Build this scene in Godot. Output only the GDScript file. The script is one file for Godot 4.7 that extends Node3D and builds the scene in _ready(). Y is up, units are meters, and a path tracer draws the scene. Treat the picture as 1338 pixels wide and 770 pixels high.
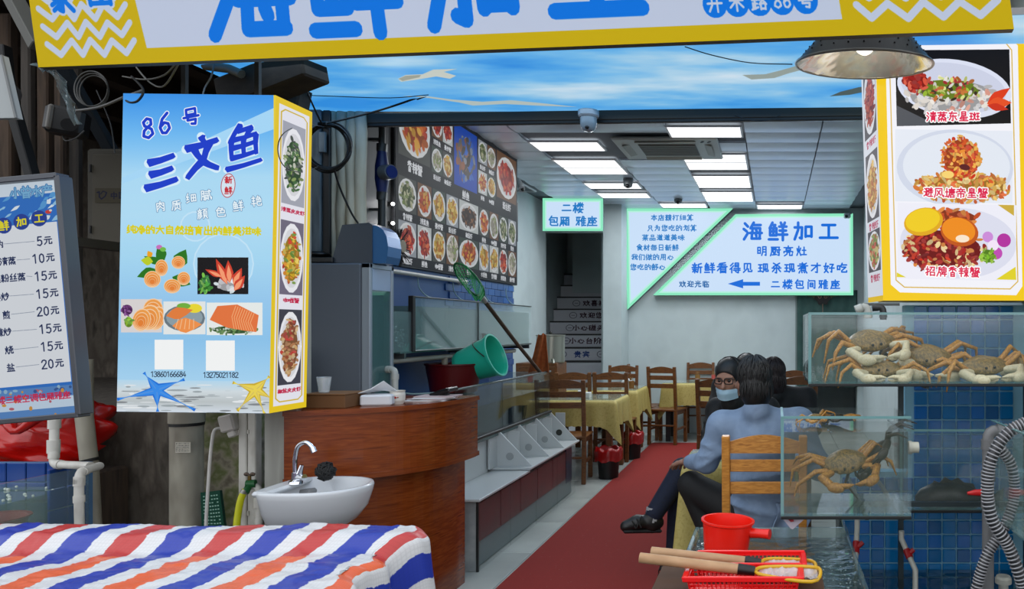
extends Node3D
# A seafood shop front under an arcade: lens of 1000 px focal length, optical axis at pixel (1013, 428) of 1338 x 770.

const EYE := Vector3(0, 1.5, 0)
var mats := {}
var used := {}
var glyphs := {}
var rng := RandomNumberGenerator.new()

func _ready() -> void:
	rng.seed = 7
	make_camera()
	make_world()
	make_room_lights()
	define_glyphs()
	build_structure()
	build_signs()
	build_left_front()
	build_counter_area()
	build_left_tanks()
	build_back_room()
	build_people()
	build_right_tanks()
	build_front_right()

func make_camera() -> void:
	var cam := Camera3D.new()
	cam.name = "camera"
	cam.projection = Camera3D.PROJECTION_FRUSTUM
	cam.near = 0.05
	cam.far = 200.0
	cam.size = 0.77 * 0.05
	cam.frustum_offset = Vector2(-0.344, 0.043) * 0.05
	cam.position = EYE
	add_child(cam)
	cam.current = true

func make_world() -> void:
	var we := WorldEnvironment.new()
	we.name = "environment"
	var e := Environment.new()
	e.background_mode = Environment.BG_SKY
	var sky := Sky.new()
	var sm := ProceduralSkyMaterial.new()
	sm.sky_top_color = Color(0.90, 0.92, 0.95)
	sm.sky_horizon_color = Color(0.92, 0.93, 0.94)
	sm.ground_bottom_color = Color(0.30, 0.30, 0.31)
	sm.ground_horizon_color = Color(0.45, 0.45, 0.46)
	sky.sky_material = sm
	e.sky = sky
	e.background_energy_multiplier = 2.0
	e.tonemap_mode = Environment.TONE_MAPPER_LINEAR
	e.tonemap_exposure = 1.0
	e.sdfgi_enabled = true
	e.ssao_enabled = true
	e.ssil_enabled = true
	we.environment = e
	add_child(we)

# ------------------------------------------------------------------ placing and naming
func at(px: float, py: float, d: float) -> Vector3:
	return Vector3((px - 1013.0) * d / 1000.0, 1.5 - (py - 428.0) * d / 1000.0, -d)

func numbered(called: String) -> String:
	var n: int = used.get(called, 0)
	used[called] = n + 1
	return called if n == 0 else "%s_%03d" % [called, n]

func thing(called: String, label: String, category: String, where := Vector3.ZERO, group := "", kind := "") -> Node3D:
	var o := Node3D.new()
	o.name = numbered(called)
	add_child(o)
	o.position = where
	tag(o, label, category, group, kind)
	return o

func tag(o: Node, label: String, category := "", group := "", kind := "") -> void:
	if label: o.set_meta("label", label)
	if category: o.set_meta("category", category)
	if group: o.set_meta("group", group)
	if kind: o.set_meta("kind", kind)

func setting(called: String, label := "") -> Node3D:
	var o := Node3D.new()
	o.name = numbered(called)
	add_child(o)
	o.set_meta("kind", "structure")
	if label: o.set_meta("label", label)
	return o

func copy(o: Node3D, label: String, where: Vector3, turn := 0.0, group := "") -> Node3D:
	var c: Node3D = o.duplicate()
	var stem := String(o.name)
	if stem.length() > 4 and stem[-4] == "_": stem = stem.left(-4)
	c.name = numbered(stem)
	add_child(c)
	c.position = where
	c.rotation = Vector3(0, turn, 0)
	c.set_meta("label", label)
	if group: c.set_meta("group", group)
	return c

# one named mesh under a parent; geometry is in world coordinates unless the parent was made at the origin
func part(parent: Node3D, called: String, st, m: Material, label := "") -> MeshInstance3D:
	var o := MeshInstance3D.new()
	o.name = called
	o.mesh = st if st is Mesh else done(st)
	o.material_override = m
	parent.add_child(o, true)
	if parent != self and not parent is MeshInstance3D:
		o.position = -parent.position
	if label: o.set_meta("label", label)
	return o

func stuff(o: Node, label := "") -> void:
	o.set_meta("kind", "stuff")
	if label: o.set_meta("label", label)

# ------------------------------------------------------------------ materials
func mat(c: Color, rough := 0.6, metal := 0.0, spec := 0.5) -> StandardMaterial3D:
	var key := "%s %f %f %f" % [c, rough, metal, spec]
	if not mats.has(key):
		var m := StandardMaterial3D.new()
		m.albedo_color = c
		m.roughness = rough
		m.metallic = metal
		m.metallic_specular = spec
		m.cull_mode = BaseMaterial3D.CULL_DISABLED
		mats[key] = m
	return mats[key]

func glass(c: Color, a := 0.12, rough := 0.02, spec := 0.5) -> StandardMaterial3D:
	var key := "glass %s %f %f %f" % [c, a, rough, spec]
	if not mats.has(key):
		var m := StandardMaterial3D.new()
		m.transparency = BaseMaterial3D.TRANSPARENCY_ALPHA
		m.albedo_color = Color(c.r, c.g, c.b, a)
		m.metallic_specular = spec
		m.roughness = rough
		m.cull_mode = BaseMaterial3D.CULL_DISABLED
		mats[key] = m
	return mats[key]

func ramp(cols: Array) -> Gradient:
	var g := Gradient.new()
	var offs := PackedFloat32Array()
	var cc := PackedColorArray()
	for i in cols.size():
		offs.append(float(i) / (cols.size() - 1))
		cc.append(cols[i])
	g.offsets = offs
	g.colors = cc
	return g

# a mottled or grained surface; the noise lies in the world (no UVs needed)
func grain(key: String, cols: Array, freq := 0.02, scale := Vector3.ONE, rough := 0.7, metal := 0.0, bump := 0.0, seed_ := 1, octaves := 4, size := 256, world := true) -> StandardMaterial3D:
	if mats.has(key): return mats[key]
	var n := FastNoiseLite.new()
	n.seed = seed_
	n.frequency = freq
	n.fractal_octaves = octaves
	var t := NoiseTexture2D.new()
	t.width = size
	t.height = size
	t.seamless = true
	t.noise = n
	t.color_ramp = ramp(cols)
	var m := StandardMaterial3D.new()
	m.albedo_texture = t
	m.uv1_triplanar = true
	m.uv1_world_triplanar = world
	m.uv1_scale = scale
	m.roughness = rough
	m.metallic = metal
	m.cull_mode = BaseMaterial3D.CULL_DISABLED
	if bump > 0.0:
		var h := NoiseTexture2D.new()
		h.width = size
		h.height = size
		h.seamless = true
		h.noise = n
		m.heightmap_enabled = true
		m.heightmap_texture = h
		m.heightmap_scale = bump
	mats[key] = m
	return m

func matt(m: StandardMaterial3D) -> StandardMaterial3D:
	m.metallic_specular = 0.08
	return m

func printed(tex: Texture2D, glow := 0.0, rough := 0.5) -> StandardMaterial3D:
	var m := StandardMaterial3D.new()
	m.roughness = rough
	m.cull_mode = BaseMaterial3D.CULL_DISABLED
	if glow > 0.0:
		m.albedo_color = Color(0.10, 0.10, 0.10)
		m.metallic_specular = 0.2
		m.emission_enabled = true
		m.emission_texture = tex
		m.emission_energy_multiplier = glow
	else:
		m.albedo_texture = tex
		m.metallic_specular = 0.25
	return m

func glowing(c: Color, e: float) -> StandardMaterial3D:
	var m := StandardMaterial3D.new()
	m.albedo_color = Color(0.8, 0.8, 0.8)
	m.emission_enabled = true
	m.emission = c
	m.emission_energy_multiplier = e
	m.cull_mode = BaseMaterial3D.CULL_DISABLED
	return m

# a light as large as a glowing face, looking along `towards`
func area_light(called: String, where: Vector3, towards: Vector3, size: Vector2, c: Color, e: float, up := Vector3.UP) -> void:
	var l := AreaLight3D.new()
	l.name = numbered(called)
	l.area_size = size
	l.light_color = c
	l.light_energy = e
	l.area_normalize_energy = false
	l.area_range = 30.0
	l.area_attenuation = 2.0
	l.shadow_enabled = true
	add_child(l)
	l.look_at_from_position(where, where + towards, up if absf(towards.normalized().dot(up)) < 0.95 else Vector3.FORWARD)

# ------------------------------------------------------------------ geometry
func S() -> SurfaceTool:
	var st := SurfaceTool.new()
	st.begin(Mesh.PRIMITIVE_TRIANGLES)
	return st

func done(st: SurfaceTool) -> ArrayMesh:
	st.generate_normals()
	return st.commit()

func tri(st: SurfaceTool, a: Vector3, b: Vector3, c: Vector3) -> void:
	st.add_vertex(a); st.add_vertex(b); st.add_vertex(c)

# a convex face turned outwards from `inner`
func cface(st: SurfaceTool, p: Array, inner: Vector3) -> void:
	var n: Vector3 = (p[2] - p[0]).cross(p[1] - p[0])
	var flip: bool = n.dot(p[0] - inner) < 0.0
	for i in range(1, p.size() - 1):
		if flip: tri(st, p[0], p[i + 1], p[i])
		else: tri(st, p[0], p[i], p[i + 1])

func box(st: SurfaceTool, c: Vector3, size: Vector3, bevel := 0.0, basis := Basis.IDENTITY) -> SurfaceTool:
	var h := size / 2.0
	var b := minf(bevel, minf(h.x, minf(h.y, h.z)) * 0.9)
	st.set_smooth_group(-1)
	var v := func(sx, sy, sz, ax) -> Vector3:
		var p := Vector3(sx * (h.x - (0.0 if ax == 0 else b)), sy * (h.y - (0.0 if ax == 1 else b)), sz * (h.z - (0.0 if ax == 2 else b)))
		return c + basis * p
	for s in [-1, 1]:
		cface(st, [v.call(s, -1, -1, 0), v.call(s, 1, -1, 0), v.call(s, 1, 1, 0), v.call(s, -1, 1, 0)], c)
		cface(st, [v.call(-1, s, -1, 1), v.call(1, s, -1, 1), v.call(1, s, 1, 1), v.call(-1, s, 1, 1)], c)
		cface(st, [v.call(-1, -1, s, 2), v.call(1, -1, s, 2), v.call(1, 1, s, 2), v.call(-1, 1, s, 2)], c)
	if b > 0.0:
		for s in [-1, 1]:
			for t in [-1, 1]:
				cface(st, [v.call(s, t, -1, 0), v.call(s, t, 1, 0), v.call(s, t, 1, 1), v.call(s, t, -1, 1)], c)
				cface(st, [v.call(s, -1, t, 0), v.call(s, 1, t, 0), v.call(s, 1, t, 2), v.call(s, -1, t, 2)], c)
				cface(st, [v.call(-1, s, t, 1), v.call(1, s, t, 1), v.call(1, s, t, 2), v.call(-1, s, t, 2)], c)
				for u in [-1, 1]:
					cface(st, [v.call(s, t, u, 0), v.call(s, t, u, 1), v.call(s, t, u, 2)], c)
	return st

func bx(c: Vector3, size: Vector3, bevel := 0.0, basis := Basis.IDENTITY) -> SurfaceTool:
	return box(S(), c, size, bevel, basis)

# a box between two corners
func span(a: Vector3, b: Vector3, bevel := 0.0) -> SurfaceTool:
	return box(S(), (a + b) / 2.0, (b - a).abs(), bevel)

# an upright box whose front face fills a rectangle of the picture at depth d
func px_box(x0: float, y0: float, x1: float, y1: float, d: float, deep: float, bevel := 0.0) -> SurfaceTool:
	return span(at(x0, y0, d), at(x1, y1, d) + Vector3(0, 0, -deep), bevel)

# a bar of rectangular section from a to b
func bar(st: SurfaceTool, a: Vector3, b: Vector3, w: float, t: float, bevel := 0.0, side := Vector3.UP) -> SurfaceTool:
	var z := (b - a).normalized()
	var s := side if absf(z.dot(side)) < 0.95 else Vector3.RIGHT
	var x := s.cross(z).normalized()
	var y := z.cross(x)
	return box(st, (a + b) / 2.0, Vector3(w, t, a.distance_to(b)), bevel, Basis(x, y, z))

func tube(st: SurfaceTool, pts: Array, r, sides := 10, caps := true) -> SurfaceTool:
	var n := pts.size()
	var rings := []
	var up := Vector3.UP
	for i in n:
		var d: Vector3 = (pts[mini(i + 1, n - 1)] - pts[maxi(i - 1, 0)]).normalized()
		var x := up.cross(d)
		if x.length() < 0.05: x = Vector3.RIGHT.cross(d)
		if x.length() < 0.05: x = Vector3.FORWARD.cross(d)
		x = x.normalized()
		var y := d.cross(x).normalized()
		up = y
		var rad: float = r[i] if r is Array else r
		var ring := []
		for k in sides:
			var a := TAU * k / sides
			ring.append(pts[i] + (x * cos(a) + y * sin(a)) * rad)
		rings.append(ring)
	st.set_smooth_group(0)
	for i in n - 1:
		for k in sides:
			var k2 := (k + 1) % sides
			tri(st, rings[i][k], rings[i][k2], rings[i + 1][k2])
			tri(st, rings[i][k], rings[i + 1][k2], rings[i + 1][k])
	if caps:
		st.set_smooth_group(-1)
		for e in [0, n - 1]:
			for k in range(1, sides - 1):
				if e == 0: tri(st, rings[0][0], rings[0][k + 1], rings[0][k])
				else: tri(st, rings[e][0], rings[e][k], rings[e][k + 1])
	return st

func tb(pts: Array, r, sides := 10) -> SurfaceTool:
	return tube(S(), pts, r, sides)

# a smooth path through points
func curve(pts: Array, steps := 6) -> Array:
	var out := []
	var n := pts.size()
	for i in n - 1:
		var p0: Vector3 = pts[maxi(i - 1, 0)]
		var p3: Vector3 = pts[mini(i + 2, n - 1)]
		for k in steps:
			out.append((pts[i] as Vector3).cubic_interpolate(pts[i + 1], p0, p3, float(k) / steps))
	out.append(pts[n - 1])
	return out

# profile of Vector2(radius, height) turned about the axis of `xf`
func lathe(st: SurfaceTool, profile: Array, xf := Transform3D(), segs := 24, sharp := true, squash := Vector2.ONE) -> SurfaceTool:
	for i in profile.size() - 1:
		st.set_smooth_group(i + 1 if sharp else 0)
		var p: Vector2 = profile[i]
		var q: Vector2 = profile[i + 1]
		for k in segs:
			var a := TAU * k / segs
			var b := TAU * (k + 1) / segs
			var pa := xf * Vector3(p.x * cos(a) * squash.x, p.y, p.x * sin(a) * squash.y)
			var pb := xf * Vector3(p.x * cos(b) * squash.x, p.y, p.x * sin(b) * squash.y)
			var qa := xf * Vector3(q.x * cos(a) * squash.x, q.y, q.x * sin(a) * squash.y)
			var qb := xf * Vector3(q.x * cos(b) * squash.x, q.y, q.x * sin(b) * squash.y)
			if p.x > 0.0: tri(st, pa, pb, qa)
			if q.x > 0.0: tri(st, pb, qb, qa)
	return st

func ball(st: SurfaceTool, c: Vector3, r: Vector3, basis := Basis.IDENTITY, segs := 14, rings := 9) -> SurfaceTool:
	var prof := []
	for i in rings + 1:
		var a := PI * i / rings
		prof.append(Vector2(0.0 if i == 0 or i == rings else sin(a), -cos(a)))
	return lathe(st, prof, Transform3D(basis * Basis.from_scale(r), c), segs, false)

# polygon in the plane of xf (x, y), extruded along its z by depth
func prism(st: SurfaceTool, poly: PackedVector2Array, depth: float, xf := Transform3D()) -> SurfaceTool:
	var idx := Geometry2D.triangulate_polygon(poly)
	var cw := Geometry2D.is_polygon_clockwise(poly)
	st.set_smooth_group(-1)
	for i in range(0, idx.size(), 3):
		var t := [poly[idx[i]], poly[idx[i + 1]], poly[idx[i + 2]]]
		var ccw: bool = (t[1] - t[0]).cross(t[2] - t[0]) > 0
		if not ccw: t = [t[0], t[2], t[1]]
		var f := func(q: Vector2, z: float) -> Vector3: return xf * Vector3(q.x, q.y, z)
		tri(st, f.call(t[0], depth), f.call(t[2], depth), f.call(t[1], depth))
		tri(st, f.call(t[0], 0), f.call(t[1], 0), f.call(t[2], 0))
	for i in poly.size():
		var a := poly[i]
		var b := poly[(i + 1) % poly.size()]
		if cw:
			var c := a; a = b; b = c
		var p0 := xf * Vector3(a.x, a.y, 0)
		var p1 := xf * Vector3(b.x, b.y, 0)
		var q0 := xf * Vector3(a.x, a.y, depth)
		var q1 := xf * Vector3(b.x, b.y, depth)
		tri(st, p0, q0, q1)
		tri(st, p0, q1, p1)
	return st

# rows x cols of points as a sheet with UVs; thick > 0 closes it into a slab along its normals
func sheet(rows: Array, thick := 0.0) -> ArrayMesh:
	var st := S()
	var nr := rows.size()
	var nc: int = rows[0].size()
	var nrm := []
	if thick > 0.0:
		for i in nr:
			var line := []
			for j in nc:
				var du: Vector3 = rows[i][mini(j + 1, nc - 1)] - rows[i][maxi(j - 1, 0)]
				var dv: Vector3 = rows[mini(i + 1, nr - 1)][j] - rows[maxi(i - 1, 0)][j]
				line.append(du.cross(dv).normalized() * thick)
			nrm.append(line)
	for side in (2 if thick > 0.0 else 1):
		st.set_smooth_group(side)
		for i in nr - 1:
			for j in nc - 1:
				var q := [[i, j], [i, j + 1], [i + 1, j + 1], [i, j], [i + 1, j + 1], [i + 1, j]]
				if side == 1: q.reverse()
				for e in q:
					st.set_uv(Vector2(float(e[1]) / (nc - 1), float(e[0]) / (nr - 1)))
					st.add_vertex(rows[e[0]][e[1]] + (nrm[e[0]][e[1]] if side == 1 else Vector3.ZERO))
	if thick > 0.0:
		st.set_smooth_group(-1)
		for j in nc - 1:
			for i in [0, nr - 1]:
				tri(st, rows[i][j], rows[i][j + 1], rows[i][j + 1] + nrm[i][j + 1])
				tri(st, rows[i][j], rows[i][j + 1] + nrm[i][j + 1], rows[i][j] + nrm[i][j])
		for i in nr - 1:
			for j in [0, nc - 1]:
				tri(st, rows[i][j], rows[i + 1][j], rows[i + 1][j] + nrm[i + 1][j])
				tri(st, rows[i][j], rows[i + 1][j] + nrm[i + 1][j], rows[i][j] + nrm[i][j])
	return done(st)

# a printed face: picture corners top left, top right, bottom right, bottom left
func face(parent: Node3D, called: String, tl: Vector3, tr: Vector3, br: Vector3, bl: Vector3, m: Material, label := "") -> MeshInstance3D:
	var st := S()
	st.set_smooth_group(-1)
	for e in [[tl, 0, 0], [tr, 1, 0], [br, 1, 1], [tl, 0, 0], [br, 1, 1], [bl, 0, 1]]:
		st.set_uv(Vector2(e[1], e[2]))
		st.add_vertex(e[0])
	return part(parent, called, st, m, label)

# a slab whose front is a parallelogram (corners as seen), with thickness away from the viewer
func slab(tl: Vector3, tr: Vector3, br: Vector3, bl: Vector3, thick: float) -> SurfaceTool:
	var n := (tr - tl).cross(bl - tl).normalized() * thick
	if n.z > 0.0: n = -n
	var st := S()
	st.set_smooth_group(-1)
	var c := (tl + br) / 2.0 + n / 2.0
	cface(st, [tl, tr, br, bl], c)
	cface(st, [tl + n, tr + n, br + n, bl + n], c)
	cface(st, [tl, tr, tr + n, tl + n], c)
	cface(st, [tr, br, br + n, tr + n], c)
	cface(st, [br, bl, bl + n, br + n], c)
	cface(st, [bl, tl, tl + n, bl + n], c)
	return st

func slab_up(a: Vector3, b: Vector3, c: Vector3, d: Vector3, thick: float) -> SurfaceTool:
	var st := S()
	st.set_smooth_group(-1)
	var n := Vector3(0, thick, 0)
	var m := (a + c) / 2.0 + n / 2.0
	var p := [a, b, c, d]
	cface(st, p, m)
	cface(st, [a + n, b + n, c + n, d + n], m)
	for i in 4: cface(st, [p[i], p[(i + 1) % 4], p[(i + 1) % 4] + n, p[i] + n], m)
	return st

# ------------------------------------------------------------------ implicit bodies (surface nets)
# prims: ["c", a, b, ra, rb, k] capsule, ["e", centre, radii, basis, k] ellipsoid, ["s", centre, radii, basis, k] ellipsoid taken away
func blob(st: SurfaceTool, prims: Array, cell: float) -> SurfaceTool:
	var lo := Vector3.INF
	var hi := -Vector3.INF
	for p in prims:
		if p[0] == "c":
			var r: float = maxf(p[3], p[4])
			for e in [p[1], p[2]]:
				lo = lo.min(e - Vector3.ONE * r); hi = hi.max(e + Vector3.ONE * r)
		elif p[0] == "e":
			var r: float = maxf(p[2].x, maxf(p[2].y, p[2].z))
			lo = lo.min(p[1] - Vector3.ONE * r); hi = hi.max(p[1] + Vector3.ONE * r)
	lo -= Vector3.ONE * cell * 3
	hi += Vector3.ONE * cell * 3
	var nx := int((hi.x - lo.x) / cell) + 1
	var ny := int((hi.y - lo.y) / cell) + 1
	var nz := int((hi.z - lo.z) / cell) + 1
	var f := PackedFloat32Array()
	f.resize(nx * ny * nz)
	f.fill(9.0)
	for p in prims:
		var k: float = p[5] if p[0] == "c" else p[4]
		var m := 2.0 * cell + k
		var plo: Vector3
		var phi: Vector3
		if p[0] == "c":
			var r: float = maxf(p[3], p[4]) + m
			plo = p[1].min(p[2]) - Vector3.ONE * r
			phi = p[1].max(p[2]) + Vector3.ONE * r
		else:
			var r2: float = maxf(p[2].x, maxf(p[2].y, p[2].z)) + m
			plo = p[1] - Vector3.ONE * r2
			phi = p[1] + Vector3.ONE * r2
		var i0 := maxi(0, int((plo.x - lo.x) / cell)); var i1 := mini(nx, int((phi.x - lo.x) / cell) + 2)
		var j0 := maxi(0, int((plo.y - lo.y) / cell)); var j1 := mini(ny, int((phi.y - lo.y) / cell) + 2)
		var k0 := maxi(0, int((plo.z - lo.z) / cell)); var k1 := mini(nz, int((phi.z - lo.z) / cell) + 2)
		var a: Vector3 = p[1]
		var is_c: bool = p[0] == "c"
		var ab: Vector3 = p[2] - a if is_c else Vector3.ZERO
		var l2 := maxf(ab.length_squared(), 1e-9)
		var inv := Basis.IDENTITY
		var rmin := 1.0
		if not is_c:
			inv = (p[3] * Basis.from_scale(p[2])).inverse()
			rmin = minf(p[2].x, minf(p[2].y, p[2].z))
		var ra: float = p[3] if is_c else 0.0
		var rb: float = p[4] if is_c else 0.0
		var cut: bool = p[0] == "s"
		for z in range(k0, k1):
			for y in range(j0, j1):
				var o := (z * ny + y) * nx
				var q := Vector3(lo.x + i0 * cell, lo.y + y * cell, lo.z + z * cell) - a
				for x in range(i0, i1):
					var dd: float
					if is_c:
						var t := clampf(q.dot(ab) / l2, 0.0, 1.0)
						dd = (q - ab * t).length() - lerpf(ra, rb, t)
					else:
						dd = ((inv * q).length() - 1.0) * rmin
					q.x += cell
					var c := f[o + x]
					if cut:
						var h2 := clampf(0.5 - 0.5 * (c + dd) / k, 0.0, 1.0)
						f[o + x] = lerpf(c, -dd, h2) + k * h2 * (1.0 - h2)
					elif c > 8.0: f[o + x] = dd
					else:
						var h := clampf(0.5 + 0.5 * (dd - c) / k, 0.0, 1.0)
						f[o + x] = lerpf(dd, c, h) - k * h * (1.0 - h)
	var vid := PackedInt32Array()
	vid.resize(nx * ny * nz)
	vid.fill(-1)
	var verts := PackedVector3Array()
	var offs := [0, 1, nx, nx + 1, nx * ny, nx * ny + 1, nx * ny + nx, nx * ny + nx + 1]
	var corner := [Vector3(0, 0, 0), Vector3(1, 0, 0), Vector3(0, 1, 0), Vector3(1, 1, 0), Vector3(0, 0, 1), Vector3(1, 0, 1), Vector3(0, 1, 1), Vector3(1, 1, 1)]
	var edges := [[0, 1], [2, 3], [4, 5], [6, 7], [0, 2], [1, 3], [4, 6], [5, 7], [0, 4], [1, 5], [2, 6], [3, 7]]
	for z in nz - 1:
		for y in ny - 1:
			var o := (z * ny + y) * nx
			for x in nx - 1:
				if absf(f[o + x]) > cell * 2.5: continue
				var neg := 0
				for i in 8:
					if f[o + x + offs[i]] < 0.0: neg += 1
				if neg == 0 or neg == 8: continue
				var s := Vector3.ZERO
				var n := 0
				for e in edges:
					var a: float = f[o + x + offs[e[0]]]
					var b: float = f[o + x + offs[e[1]]]
					if (a < 0.0) != (b < 0.0):
						s += corner[e[0]].lerp(corner[e[1]], a / (a - b))
						n += 1
				vid[o + x] = verts.size()
				verts.append(lo + (Vector3(x, y, z) + s / n) * cell)
	var nrm := PackedVector3Array()
	nrm.resize(verts.size())
	var tris := PackedInt32Array()
	var stepo := [1, nx, nx * ny]
	for z in range(1, nz - 1):
		for y in range(1, ny - 1):
			var o := (z * ny + y) * nx
			for x in range(1, nx - 1):
				var c := f[o + x]
				if absf(c) > cell * 2.5: continue
				for ax in 3:
					var d: float = f[o + x + stepo[ax]]
					if (c < 0.0) == (d < 0.0): continue
					var u: int = stepo[(ax + 1) % 3]
					var v: int = stepo[(ax + 2) % 3]
					var i := o + x
					var q := [vid[i - u - v], vid[i - v], vid[i], vid[i - u]]
					if q.has(-1): continue
					if c >= 0.0: q.reverse()
					# clockwise seen from outside
					for t in [[0, 2, 1], [0, 3, 2]]:
						var A: int = q[t[0]]; var B: int = q[t[1]]; var C: int = q[t[2]]
						tris.append_array([A, B, C])
						var nn := (verts[C] - verts[A]).cross(verts[B] - verts[A])
						nrm[A] += nn; nrm[B] += nn; nrm[C] += nn
	for i in tris:
		st.set_normal(nrm[i].normalized())
		st.add_vertex(verts[i])
	return st

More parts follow.
